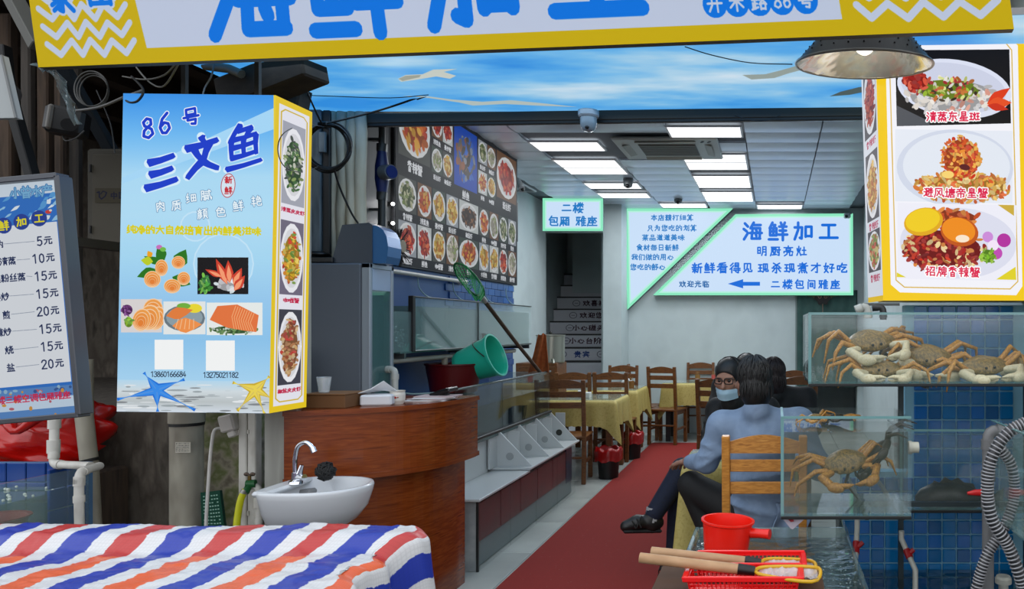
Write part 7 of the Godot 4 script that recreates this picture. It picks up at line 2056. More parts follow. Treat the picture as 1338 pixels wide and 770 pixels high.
func build_back_room() -> void:
	var wood := grain("chair_wood", [Color(0.25, 0.135, 0.045), Color(0.45, 0.27, 0.11), Color(0.35, 0.20, 0.075)], 0.03, Vector3(1.5, 5, 1.5), 0.4, 0.0, 0.0, 15)
	var pale := grain("pale_wood", [Color(0.56, 0.34, 0.12), Color(0.78, 0.54, 0.24), Color(0.66, 0.43, 0.17), Color(0.82, 0.60, 0.30)], 0.025, Vector3(1.2, 6, 1.2), 0.35, 0.0, 0.0, 16, 5)
	var cloth := grain("yellow_cloth", [Color(0.62, 0.55, 0.27), Color(0.74, 0.68, 0.40), Color(0.69, 0.62, 0.33)], 0.05, Vector3.ONE * 2.2, 0.55, 0.0, 0.0, 17)
	var iron := mat(Color(0.06, 0.055, 0.05), 0.5)
	# red runner
	var rg := thing("carpet_runner", "long dark red carpet runner along the aisle", "carpet", Vector3(-1.0, 0, -6.5))
	var cm := grain("carpet", [Color(0.40, 0.07, 0.055), Color(0.54, 0.115, 0.085), Color(0.47, 0.09, 0.07)], 0.12, Vector3.ONE * 2.5, 0.95, 0.0, 0.0, 22, 5, 512)
	part(rg, "pile", span(Vector3(-1.60, 0.0005, -3.9), Vector3(-0.40, 0.009, -9.9), 0.003), cm)
	var nap := S()
	for i in 500: box(nap, Vector3(rng.randf_range(-1.59, -0.41), 0.0095, -rng.randf_range(4.0, 9.8)), Vector3(0.006, 0.0012, 0.004), 0.0, Basis(Vector3.UP, rng.randf() * 3.0))
	stuff(part(rg, "lint", nap, mat(Color(0.50, 0.28, 0.25), 0.9)))
	# tables and cloths
	make_table("wooden table under the nearest yellow cloth by the bench", "pale yellow cloth on the table nearest the white bench", Vector3(-2.08, 0, -8.08), 0.92, 0.70, 0.755, 0.25, 0.0, wood, cloth, 1, "glass sheet on the yellow cloth nearest the bench")
	make_table("wooden table under the second yellow cloth on the left", "pale yellow cloth on the second table along the left wall", Vector3(-2.08, 0, -9.30), 0.92, 0.72, 0.755, 0.26, 0.0, wood, cloth, 2, "glass sheet on the second yellow cloth along the left wall")
	make_table("black-legged table standing by the back wall", "yellow cloth on the table by the back wall", Vector3(-1.02, 0, -10.35), 0.95, 0.62, 0.76, 0.28, 0.05, iron, cloth, 3, "glass sheet on the cloth by the back wall")
	make_table("table between the seated people", "yellow cloth hanging beside the seated people's legs", Vector3(-0.20, 0, -4.46), 0.62, 0.40, 0.745, 0.40, 0.0, wood, cloth, 4, "glass sheet on the seated people's table")
	# chairs
	make_chair("brown ladder-back chair at the near side of the table nearest the bench", wood, Vector3(-2.02, 0, -7.50), 0.06, "dining chairs")
	var c0 := make_chair("brown ladder-back chair between the first and second table on the left", wood, Vector3(-2.25, 0, -8.70), 0.05, "dining chairs")
	copy(c0, "brown chair beside the first between the two left tables", Vector3(-1.82, 0, -8.72), -0.05, "dining chairs")
	copy(c0, "brown chair at the far side of the second left table", Vector3(-2.0, 0, -9.86), PI, "dining chairs")
	copy(c0, "brown chair turned sideways in front of the table by the back wall", Vector3(-1.39, 0, -9.92), -0.25, "dining chairs")
	copy(c0, "brown chair seen edge-on against the back wall pillar", Vector3(-1.76, 0, -10.3), PI / 2 + 0.1 + PI, "dining chairs")
	copy(c0, "brown chair behind the table by the back wall", Vector3(-1.06, 0, -10.66), PI, "dining chairs")
	copy(c0, "dark brown chair left of the bespectacled person", Vector3(-0.52, 0, -7.6), -0.3, "dining chairs")
	copy(c0, "brown chair right of the dark-red-haired person, nearer one", Vector3(0.18, 0, -8.0), 0.3, "dining chairs")
	copy(c0, "brown chair right of the dark-red-haired person, farther one", Vector3(0.22, 0, -9.1), 0.0, "dining chairs")
	copy(c0, "brown chair under the bespectacled person", Vector3(-0.22, 0, -5.06), PI, "dining chairs")
	copy(c0, "brown chair under the dark-red-haired person", Vector3(0.06, 0, -5.62), PI, "dining chairs")
	copy(c0, "brown chair under the rearmost person", Vector3(-0.24, 0, -6.32), PI, "dining chairs")
	make_chair("pale yellow wooden chair carrying the person in the blue jacket", pale, Vector3(-0.05, 0, -3.76), 0.0, "dining chairs")
	# small things on the tables
	for b in [["white tissue box on the table nearest the bench", Vector3(-2.02, 0.77, -7.95), Vector3(0.20, 0.055, 0.11)], ["small white tissue box on the second left table", Vector3(-1.78, 0.77, -9.2), Vector3(0.12, 0.09, 0.10)]]:
		var t := thing("tissue_box", b[0], "tissue box", b[1])
		part(t, "carton", bx(b[1] + Vector3(0, b[2].y / 2, 0), b[2], 0.004), mat(Color(0.78, 0.80, 0.80), 0.6))
		part(t, "tissue", bx(b[1] + Vector3(0, b[2].y + 0.012, 0), Vector3(0.06, 0.024, 0.02), 0.006, Basis(Vector3.UP, 0.4)), mat(Color(0.88, 0.89, 0.9), 0.8))
	for b in [["small wooden chopstick holder on the back wall table", Vector3(-1.04, 0.775, -10.25), Color(0.55, 0.40, 0.20)], ["small pink cup on the back wall table", Vector3(-0.82, 0.775, -10.25), Color(0.75, 0.32, 0.30)], ["chopstick holder on the second left table", Vector3(-1.70, 0.775, -9.05), Color(0.52, 0.36, 0.16)]]:
		var t := thing("table_holder", b[0], "holder", b[1])
		part(t, "cup", lathe(S(), [Vector2(0, 0), Vector2(0.032, 0), Vector2(0.036, 0.09), Vector2(0.03, 0.09), Vector2(0.028, 0.01), Vector2(0, 0.01)], Transform3D(Basis.IDENTITY, b[1]), 14), mat(b[2], 0.5))
		for k in 3: part(t, "stick", tb([b[1] + Vector3(0.008 * (k - 1), 0.012, 0), b[1] + Vector3(0.016 * (k - 1), 0.135, 0.005)], 0.003, 5), mat(Color(0.66, 0.52, 0.30), 0.6))
	# bins with red bags
	for b in [["black bin lined with a red bag under the nearest left table", Vector3(-1.66, 0, -7.62)], ["black bin lined with a red bag under the second left table", Vector3(-1.64, 0, -8.75)]]:
		var t := thing("waste_bin", b[0], "bin", b[1], "bins with red bags")
		part(t, "bucket", lathe(S(), [Vector2(0, 0.001), Vector2(0.095, 0.001), Vector2(0.115, 0.26), Vector2(0.108, 0.26), Vector2(0.09, 0.02), Vector2(0, 0.015)], Transform3D(Basis.IDENTITY, b[1]), 18), mat(Color(0.025, 0.025, 0.028), 0.5))
		var rows := []
		for i in 6:
			var row := []
			for j in 25:
				var a := TAU * j / 24.0
				var r: float = [0.10, 0.112, 0.122, 0.132, 0.128, 0.135][i] + 0.010 * sin(j * 2.1 + i)
				row.append(b[1] + Vector3(cos(a) * r, [0.235, 0.29, 0.305, 0.27, 0.22, 0.18][i] + 0.012 * sin(j * 1.7), sin(a) * r))
			rows.append(row)
		part(t, "red_bag", sheet(rows), mat(Color(0.58, 0.035, 0.04), 0.3))
	# stainless urn on a cabinet at the end of the tanks
	var cab := thing("wooden_cabinet", "brown wooden cabinet standing behind the tanks' far end", "cabinet", Vector3(-2.62, 0, -8.6))
	part(cab, "carcass", span(Vector3(-2.9, 0.0, -8.55), Vector3(-2.44, 1.10, -8.95), 0.005), wood)
	for k in 2:
		var d := part(cab, "door", span(Vector3(-2.885 + k * 0.225, 0.06, -8.535), Vector3(-2.675 + k * 0.225, 0.88, -8.55), 0.003), wood)
		part(d, "knob", ball(S(), Vector3(-2.70 + k * 0.06, 0.6, -8.525), Vector3.ONE * 0.012), mat(Color(0.5, 0.42, 0.3), 0.3, 0.8))
	part(cab, "drawer", span(Vector3(-2.885, 0.91, -8.535), Vector3(-2.455, 1.06, -8.55), 0.003), wood)
	var urn := thing("steel_urn", "stainless steel urn standing on the wooden cabinet", "urn", Vector3(-2.55, 1.10, -8.72))
	var ss := mat(Color(0.62, 0.62, 0.58), 0.28, 0.8)
	part(urn, "drum", lathe(S(), [Vector2(0, 0.0), Vector2(0.155, 0.0), Vector2(0.158, 0.01), Vector2(0.158, 0.30), Vector2(0.165, 0.305), Vector2(0.165, 0.315), Vector2(0, 0.325)], Transform3D(Basis.IDENTITY, Vector3(-2.56, 1.10, -8.72)), 30), ss)
	part(urn, "lid_knob", ball(S(), Vector3(-2.56, 1.44, -8.72), Vector3.ONE * 0.018), mat(Color(0.04, 0.04, 0.04), 0.4))
	var hd := []
	for i in 9: hd.append(Vector3(-2.62 + 0.045 * cos(PI * i / 8.0), 1.33 - 0.05 * sin(PI * i / 8.0), -8.56 + 0.0))
	part(urn, "handle", tb(hd, 0.006, 6), mat(Color(0.2, 0.2, 0.2), 0.3, 0.6))
	part(urn, "spout", tb([Vector3(-2.50, 1.14, -8.57), Vector3(-2.47, 1.14, -8.52), Vector3(-2.46, 1.10, -8.50)], 0.012, 8), ss)
	stairs()
	back_door()
	fittings()

func stairs() -> void:
	var s := setting("stairs", "stairs with lettered white risers seen through the opening")
	var riser := mat(Color(0.80, 0.81, 0.84), 0.5)
	var tread := mat(Color(0.16, 0.16, 0.17), 0.5)
	var words := {6: "贵宾", 7: "小心台阶", 8: "小心碰头", 9: "欢迎您", 10: "欢喜福"}
	for k in range(1, 13):
		var d := 10.62 + 0.2 * (k - 1)
		var y := 0.2 * k
		part(s, "step", span(Vector3(-3.54, y - 0.2, -d), Vector3(-2.51, y - 0.02, -d - 0.22)), riser)
		part(s, "tread", span(Vector3(-3.54, y - 0.022, -d + 0.012), Vector3(-2.51, y, -d - 0.21), 0.003), tread)
		if words.has(k):
			var pad := Pad.new(320, 64, flat_map(0, 0, 80, 16), Color(0.80, 0.81, 0.84))
			for c in [24.0, 70.0]:
				pad.oval(Vector2(c, 8), 5, 5, Color(0.36, 0.36, 0.42)); pad.oval(Vector2(c, 8), 4.2, 4.2, Color(0.80, 0.81, 0.84))
				pad.line(Vector2(c - 2, 8), Vector2(c + 2, 8), 0.7, Color(0.36, 0.36, 0.42))
			centred(pad, words[k], 47, 3.5, 9.0, 1.2, Color(0.26, 0.17, 0.22) if k > 6 else Color(0.18, 0.26, 0.50), 0.12)
			face(s, "printed_riser", Vector3(-3.53, y - 0.025, -d + 0.002), Vector3(-2.52, y - 0.025, -d + 0.002), Vector3(-2.52, y - 0.19, -d + 0.002), Vector3(-3.53, y - 0.19, -d + 0.002), printed(pad.texture()))
	part(s, "upper_wall", span(Vector3(-3.54, 2.4, -13.02), Vector3(-2.51, 3.2, -13.1)), mats["plaster"])

func back_door() -> void:
	var d := setting("door_1", "doorway hung with a teal curtain at the right of the back wall")
	part(d, "frame", span(Vector3(0.285, 0, -10.86), Vector3(0.31, 2.04, -10.92), 0.003), mat(Color(0.48, 0.55, 0.55), 0.5))
	var teal := grain("teal", [Color(0.16, 0.27, 0.26), Color(0.22, 0.35, 0.33)], 0.02, Vector3(1, 1, 1), 0.85)
	var rows := []
	for i in 14:
		var row := []
		var v := i / 13.0
		for j in 41:
			var u := j / 40.0
			var y := 2.02 - v * (1.35 + 0.02 * sin(u * 9.0))
			row.append(Vector3(0.31 + u * 0.84, y, -10.84 + 0.012 * sin(u * 34.0) * (0.4 + v)))
		rows.append(row)
	part(d, "curtain", sheet(rows), teal)
	# printed emblem: dark scrolls with a gold edge
	var em := at(1075, 388, 10.80)
	var o := PackedVector2Array()
	var g := PackedVector2Array()
	for i in 40:
		var a := TAU * i / 40.0
		var r := 0.105 * (1.0 + 0.16 * cos(a * 6.0)) * (0.75 + 0.25 * absf(cos(a)))
		o.append(Vector2(cos(a) * r, sin(a) * r * 1.0 - 0.02))
		g.append(Vector2(cos(a) * r * 1.9, sin(a) * r * 0.55 + 0.02))
	part(d, "emblem_gold", prism(S(), g, 0.003, Transform3D(Basis.IDENTITY, em + Vector3(0, 0, -0.006))), mat(Color(0.30, 0.28, 0.16), 0.6))
	part(d, "emblem_dark", prism(S(), o, 0.003, Transform3D(Basis.IDENTITY, em)), mat(Color(0.07, 0.05, 0.06), 0.6))
	var sc := S()
	for s in [-1, 1]:
		var pts := []
		for i in 22:
			var a := 0.45 * i
			pts.append(em + Vector3(s * (0.045 + cos(a) * 0.034 * (1.0 - i / 26.0)), 0.0 + sin(a) * 0.034 * (1.0 - i / 26.0), 0.006))
		tube(sc, pts, 0.005, 5)
	tube(sc, [em + Vector3(0, -0.10, 0.004), em + Vector3(0, -0.26, 0.004)], 0.004, 5)
	part(d, "emblem_scroll", sc, mat(Color(0.55, 0.42, 0.36), 0.6))

func fittings() -> void:
	# ceiling cassette air conditioner
	var ac := thing("air_conditioner", "square ceiling cassette air conditioner between the LED panels", "air conditioner", Vector3(-0.95, 3.18, -7.1))
	var wm := mat(Color(0.62, 0.64, 0.62), 0.45)
	var o := Vector3(-0.98, 3.166, -7.12)
	part(ac, "panel", bx(o, Vector3(0.94, 0.03, 0.80), 0.012), wm)
	part(ac, "grille", bx(o + Vector3(0, -0.016, 0), Vector3(0.52, 0.012, 0.44), 0.004), mat(Color(0.30, 0.31, 0.29), 0.6))
	for k in 9: part(ac, "grille_bar", bx(o + Vector3(0, -0.023, -0.19 + k * 0.0475), Vector3(0.50, 0.006, 0.016), 0.001), mat(Color(0.45, 0.46, 0.43), 0.5))
	for s in [-1, 1]:
		part(ac, "louvre", bx(o + Vector3(0, -0.018, s * 0.31), Vector3(0.54, 0.012, 0.07), 0.004, Basis(Vector3.RIGHT, s * 0.25)), mat(Color(0.52, 0.53, 0.50), 0.5))
		part(ac, "louvre", bx(o + Vector3(s * 0.37, -0.018, 0), Vector3(0.07, 0.012, 0.42), 0.004, Basis(Vector3.BACK, -s * 0.25)), mat(Color(0.52, 0.53, 0.50), 0.5))
	for k in 2: part(ac, "slot", bx(o + Vector3(0.33 + k * 0.06, -0.017, 0.31), Vector3(0.02, 0.006, 0.05), 0.002, Basis(Vector3.UP, 0.5)), mat(Color(0.06, 0.06, 0.06), 0.5))
	# white dome camera under the rail
	var dome := thing("dome_camera", "white dome camera hanging under the brown rail", "camera", at(769, 172, 4.6))
	var dc := at(769, 145, 4.60)
	part(dome, "base", lathe(S(), [Vector2(0, 0), Vector2(0.062, 0), Vector2(0.062, -0.03), Vector2(0.055, -0.04), Vector2(0, -0.04)], Transform3D(Basis.IDENTITY, dc), 26), mat(Color(0.62, 0.66, 0.70), 0.35))
	part(dome, "dome", lathe(S(), [Vector2(0.05, -0.04), Vector2(0.05, -0.075), Vector2(0.045, -0.10), Vector2(0.03, -0.12), Vector2(0, -0.128)], Transform3D(Basis.IDENTITY, dc), 26, false), mat(Color(0.55, 0.60, 0.64), 0.15))
	part(dome, "lens", ball(S(), dc + Vector3(0, -0.105, 0.034), Vector3.ONE * 0.014), mat(Color(0.12, 0.12, 0.13), 0.1))
	for b in [["grey bullet camera under the ceiling left of the triangular sign", 821.0, 238.0, 8.6], ["grey camera under the ceiling above the triangular sign", 886.5, 260.0, 10.0]]:
		var t := thing("bullet_camera", b[0], "camera", at(b[1], b[2], b[3]))
		var p := at(b[1], b[2], b[3])
		part(t, "base", lathe(S(), [Vector2(0, 0), Vector2(0.05, 0), Vector2(0.045, -0.03), Vector2(0, -0.03)], Transform3D(Basis.IDENTITY, Vector3(p.x, 3.172, p.z)), 18), mat(Color(0.40, 0.42, 0.43), 0.4))
		part(t, "body", tb([Vector3(p.x, 3.15, p.z - 0.02), p + Vector3(0, 0.03, 0), p + Vector3(0, -0.045, 0.03), p + Vector3(0, -0.06, 0.036)], [0.04, 0.058, 0.05, 0.03], 16), mat(Color(0.38, 0.40, 0.41), 0.4))
		part(t, "lens", ball(S(), p + Vector3(0, -0.055, 0.06), Vector3(0.026, 0.024, 0.02)), mat(Color(0.02, 0.02, 0.025), 0.1))
	var sm := thing("small_camera", "tiny white camera at the wide blue sign's top right corner", "camera", at(1108, 283, 10.6))
	part(sm, "body", bx(at(1107, 282, 10.60), Vector3(0.09, 0.07, 0.09), 0.012), mat(Color(0.60, 0.64, 0.66), 0.4))
	part(sm, "lens", ball(S(), at(1106, 283, 10.55), Vector3.ONE * 0.022), mat(Color(0.02, 0.02, 0.02), 0.1))
	part(sm, "arm", bar(S(), at(1112, 279, 10.62), at(1112, 279, 10.9), 0.02, 0.02), mat(Color(0.5, 0.52, 0.54), 0.4))
	var wc := thing("wall_camera", "white camera on a bracket high on the left wall beyond the menu", "camera", at(680, 241, 8.3))
	part(wc, "body", tb([at(676, 236, 8.2), at(682, 247, 8.1)], 0.035, 12), mat(Color(0.55, 0.57, 0.58), 0.4))
	part(wc, "arm", tb([at(680, 239, 8.2), at(700, 250, 8.9), Vector3(-3.12, at(700, 250, 8.9).y, -8.9)], 0.012, 8), mat(Color(0.6, 0.62, 0.63), 0.4))
	part(wc, "lens", ball(S(), at(683, 248, 8.09), Vector3.ONE * 0.02), mat(Color(0.02, 0.02, 0.02), 0.1))
	var tv := thing("wall_screen", "small dark framed screen on the wall just past the menu board", "screen", at(672, 315, 7.8))
	part(tv, "frame", span(at(667, 264, 7.72), at(677, 316, 7.76), 0.004), mat(Color(0.05, 0.06, 0.07), 0.4))
	part(tv, "glass", span(at(669, 268, 7.715), at(675.5, 312, 7.722)), mat(Color(0.42, 0.52, 0.66), 0.1))
	cable("short black wire sagging from the rail's right part", [at(960, 151, 4.6), at(985, 158, 4.62), at(1005, 157, 4.62), at(1020, 150, 4.6)], 0.003, Color(0.08, 0.08, 0.08))
	cable("fine black wire sagging across the sky print towards the lamp", [at(895, 61, 3.6), at(930, 72, 3.7), at(980, 82, 3.7), at(1035, 84, 3.4)], 0.0025, Color(0.06, 0.08, 0.1))

# ------------------------------------------------------------------ people
func head_prims(c: Vector3, b: Basis, k := 1.0) -> Array:
	# b.z points out of the face
	var P := func(x: float, y: float, z: float) -> Vector3: return c + b * (Vector3(x, y, z) * k)
	var out := [
		["e", P.call(0, 0.022, -0.012), Vector3(0.074, 0.092, 0.092) * k, b, 0.02],
		["e", P.call(0, -0.045, 0.018), Vector3(0.056, 0.065, 0.066) * k, b, 0.02],
		["e", P.call(0, -0.088, 0.048), Vector3(0.028, 0.022, 0.026) * k, b, 0.02],
		["e", P.call(0, 0.022, 0.066), Vector3(0.052, 0.014, 0.016) * k, b, 0.012],
		["c", P.call(0, 0.005, 0.078), P.call(0, -0.034, 0.096), 0.009 * k, 0.014 * k, 0.012],
		["e", P.call(0, -0.064, 0.074), Vector3(0.024, 0.008, 0.010) * k, b, 0.008],
		["c", P.call(0, -0.06, -0.03), P.call(0, -0.16, -0.045), 0.052 * k, 0.058 * k, 0.03],
	]
	for s in [-1, 1]:
		out.append(["e", P.call(s * 0.042, -0.018, 0.062), Vector3(0.026, 0.022, 0.018) * k, b, 0.016])
		out.append(["e", P.call(s * 0.076, -0.008, -0.008), Vector3(0.010, 0.030, 0.018) * k, b, 0.006])
		out.append(["s", P.call(s * 0.030, 0.004, 0.088), Vector3(0.016, 0.009, 0.012) * k, b, 0.008])
	return out

func hair_prims(c: Vector3, b: Basis, long: float, k := 1.0) -> Array:
	var P := func(x: float, y: float, z: float) -> Vector3: return c + b * (Vector3(x, y, z) * k)
	return [
		["e", P.call(0, 0.036, -0.018), Vector3(0.084, 0.096, 0.100) * k, b, 0.02],
		["e", P.call(0, -0.02 - long * 0.4, -0.045), Vector3(0.080, 0.080 + long * 0.6, 0.074) * k, b, 0.02],
		["s", P.call(0, -0.035, 0.085), Vector3(0.072, 0.085, 0.070) * k, b, 0.015],
	]

func hand_prims(wrist: Vector3, along: Vector3, palm_up: Vector3) -> Array:
	var y := along.normalized()
	var x := y.cross(palm_up).normalized()
	var z := x.cross(y)
	var P := func(a: float, b: float, c: float) -> Vector3: return wrist + x * a + y * b + z * c
	var out := [["c", wrist - y * 0.03, P.call(0, 0.02, 0), 0.026, 0.028, 0.012], ["e", P.call(0, 0.05, 0), Vector3(0.040, 0.046, 0.016), Basis(x, y, z), 0.012]]
	for i in 4:
		var fx: float = [-0.030, -0.010, 0.010, 0.029][i]
		var l: float = [0.062, 0.074, 0.070, 0.055][i]
		out.append(["c", P.call(fx, 0.085, 0), P.call(fx * 1.1, 0.085 + l * 0.55, -0.012), 0.0092, 0.0086, 0.005])
		out.append(["c", P.call(fx * 1.1, 0.085 + l * 0.55, -0.012), P.call(fx * 1.1, 0.085 + l * 0.9, -0.036), 0.0086, 0.0078, 0.005])
	out.append(["c", P.call(-0.036, 0.035, 0.0), P.call(-0.062, 0.066, -0.012), 0.012, 0.010, 0.008])
	out.append(["c", P.call(-0.062, 0.066, -0.012), P.call(-0.066, 0.096, -0.024), 0.010, 0.0085, 0.005])
	return out

# how far along dir the skin of an ellipsoid lies
func shell_at(o: Vector3, dir: Vector3, c: Vector3, r: Vector3) -> float:
	var p := (o - c) / r
	var d := dir / r
	var a := d.dot(d)
	var b := p.dot(d)
	var q := b * b - a * (p.dot(p) - 1.0)
	return 0.0 if q < 0.0 else (-b + sqrt(q)) / a

# a tapered lock of hair, with its own normals
func lock(st: SurfaceTool, pts: Array) -> void:
	var w := [0.0035, 0.0042, 0.0040, 0.0028, 0.0008]
	for i in 4:
		var d: Vector3 = (pts[i + 1] - pts[i]).normalized()
		var x := d.cross(Vector3.UP if absf(d.y) < 0.9 else Vector3.RIGHT).normalized()
		var y := x.cross(d)
		for k in 4:
			var a := PI / 2 * k
			var b := PI / 2 * (k + 1)
			var na := x * cos(a) + y * sin(a)
			var nb := x * cos(b) + y * sin(b)
			for e in [[pts[i], na, w[i]], [pts[i], nb, w[i]], [pts[i + 1], nb, w[i + 1]], [pts[i], na, w[i]], [pts[i + 1], nb, w[i + 1]], [pts[i + 1], na, w[i + 1]]]:
				st.set_normal(e[1])
				st.add_vertex(e[0] + e[1] * e[2])

# J: joints; skin first as one continuous body, clothes and hair are its children
func person(label: String, J: Dictionary, face_dir: Vector3, skin: Color, hair: Color, hair_long: float, coat: Material, legs: Material, shoes: Color, hands: bool, cell := 0.014, bald := false) -> Node3D:
	var p := thing("person", label, "person", Vector3(J.pelvis.x, 0, J.pelvis.z))
	var f := face_dir.normalized()
	var r := Vector3.UP.cross(f).normalized()
	var hb := Basis(r, f.cross(r), f)
	var st := S()
	var core := []
	core.append(["c", J.pelvis, J.chest, 0.115, 0.12, 0.04])
	core.append(["c", J.chest, J.neck, 0.11, 0.05, 0.04])
	for s in ["l", "r"]:
		core.append(["c", J[s + "_shoulder"], J[s + "_elbow"], 0.042, 0.036, 0.02])
		core.append(["c", J[s + "_elbow"], J[s + "_wrist"], 0.036, 0.026, 0.015])
		core.append(["c", J[s + "_hip"], J[s + "_knee"], 0.068, 0.048, 0.03])
		core.append(["c", J[s + "_knee"], J[s + "_ankle"], 0.046, 0.034, 0.02])
	core.append(["c", J.l_shoulder, J.r_shoulder, 0.05, 0.05, 0.04])
	core.append(["c", J.neck, J.head + hb * Vector3(0, -0.08, -0.035), 0.052, 0.05, 0.02])
	blob(st, core, 0.018)
	blob(st, head_prims(J.head, hb), 0.0045)
	if hands:
		for s in ["l", "r"]: blob(st, hand_prims(J[s + "_wrist"], J[s + "_wrist"] - J[s + "_elbow"], Vector3.UP), 0.004)
	var sm := mat(skin, 0.55)
	var body := part(p, "body", st.commit(), sm)
	# jacket: torso and sleeves, ending at collar, waist and cuffs
	var co := []
	co.append(["c", J.pelvis + Vector3(0, 0.0, 0), J.chest, 0.152, 0.158, 0.05])
	co.append(["c", J.chest, J.chest.lerp(J.neck, 0.72), 0.15, 0.085, 0.05])
	co.append(["c", J.l_shoulder, J.r_shoulder, 0.078, 0.078, 0.05])
	co.append(["c", J.chest.lerp(J.neck, 0.7), J.head + hb * Vector3(0, -0.145, -0.042), 0.078, 0.070, 0.02])
	for s in ["l", "r"]:
		var e: Vector3 = J[s + "_elbow"]
		co.append(["c", J[s + "_shoulder"], e, 0.072, 0.056, 0.03])
		co.append(["c", e, e.lerp(J[s + "_wrist"], 0.90), 0.056, 0.040, 0.02])
		# creases round the elbow
		for i in 3:
			var q: Vector3 = (J[s + "_shoulder"] as Vector3).lerp(e, 0.55 + i * 0.16)
			co.append(["e", q + Vector3(0, -0.008 * i, 0.02), Vector3(0.062, 0.014, 0.058), Basis(Vector3.BACK, 0.4 * i - 0.3), 0.02])
	for i in 3: co.append(["e", J.pelvis.lerp(J.chest, 0.15 + 0.25 * i) + Vector3(0.02 * (i - 1), 0, 0.01), Vector3(0.160, 0.020, 0.156), Basis(Vector3.BACK, 0.15 * (i - 1)), 0.03])
	part(p, "jacket", blob(S(), co, cell).commit(), coat)
	var tr := []
	for s in ["l", "r"]:
		tr.append(["c", J.pelvis + Vector3(0, -0.02, 0), J[s + "_hip"], 0.125, 0.10, 0.04])
		tr.append(["c", J[s + "_hip"], J[s + "_knee"], 0.098, 0.070, 0.03])
		tr.append(["c", J[s + "_knee"], J[s + "_knee"].lerp(J[s + "_ankle"], 0.92), 0.070, 0.055, 0.02])
	part(p, "trousers", blob(S(), tr, cell).commit(), legs)
	for s in ["l", "r"]:
		var a: Vector3 = J[s + "_ankle"]
		var toe: Vector3 = J[s + "_toe"]
		var d := (toe - a)
		var sole := Vector3(0, -0.055, 0)
		var fl := (Vector3(d.x, 0, d.z)).normalized()
		var sh := S()
		blob(sh, [["c", a + sole * 0.6 - fl * 0.03, a.lerp(toe, 0.6), 0.040, 0.038, 0.02], ["c", a.lerp(toe, 0.55), toe, 0.042, 0.034, 0.02], ["c", a + Vector3(0, 0.0, 0), a + sole, 0.044, 0.040, 0.02]], 0.007)
		var shoe := part(p, "shoe", sh.commit(), mat(shoes, 0.45))
		part(shoe, "sole", bar(S(), a + sole - fl * 0.055 + Vector3(0, -0.026, 0), toe + fl * 0.02 + Vector3(0, -0.024, 0), 0.074, 0.020, 0.009), mat(Color(0.03, 0.03, 0.03), 0.7))
	if not bald:
		var hs := blob(S(), hair_prims(J.head, hb, hair_long), 0.006)
		# locks lying over the cap, from the crown outwards
		for i in 520:
			var az := PI + rng.randf_range(-1.9, 1.9)
			var t0 := rng.randf_range(0.05, 2.0)
			var len_ := rng.randf_range(0.25, 0.55)
			var lift := rng.randf_range(1.0, 1.035)
			var pts := []
			for k in 5:
				var t := t0 + len_ * k / 4.0
				var dir := Vector3(sin(az) * sin(t), cos(t), cos(az) * sin(t))
				var o := Vector3(0, 0.01, -0.03)
				var reach := maxf(shell_at(o, dir, Vector3(0, 0.036, -0.018), Vector3(0.084, 0.096, 0.100)), shell_at(o, dir, Vector3(0, -0.02 - hair_long * 0.4, -0.045), Vector3(0.080, 0.080 + hair_long * 0.6, 0.074)))
				pts.append(J.head + hb * (o + dir * reach * (lift + 0.012 * k / 4.0)))
			lock(hs, pts)
		part(p, "hair", hs.commit(), grain("hair%s" % hair, [hair.darkened(0.5), hair, hair.lightened(0.10)], 0.05, Vector3(6, 1.5, 6), 0.5))
	return p

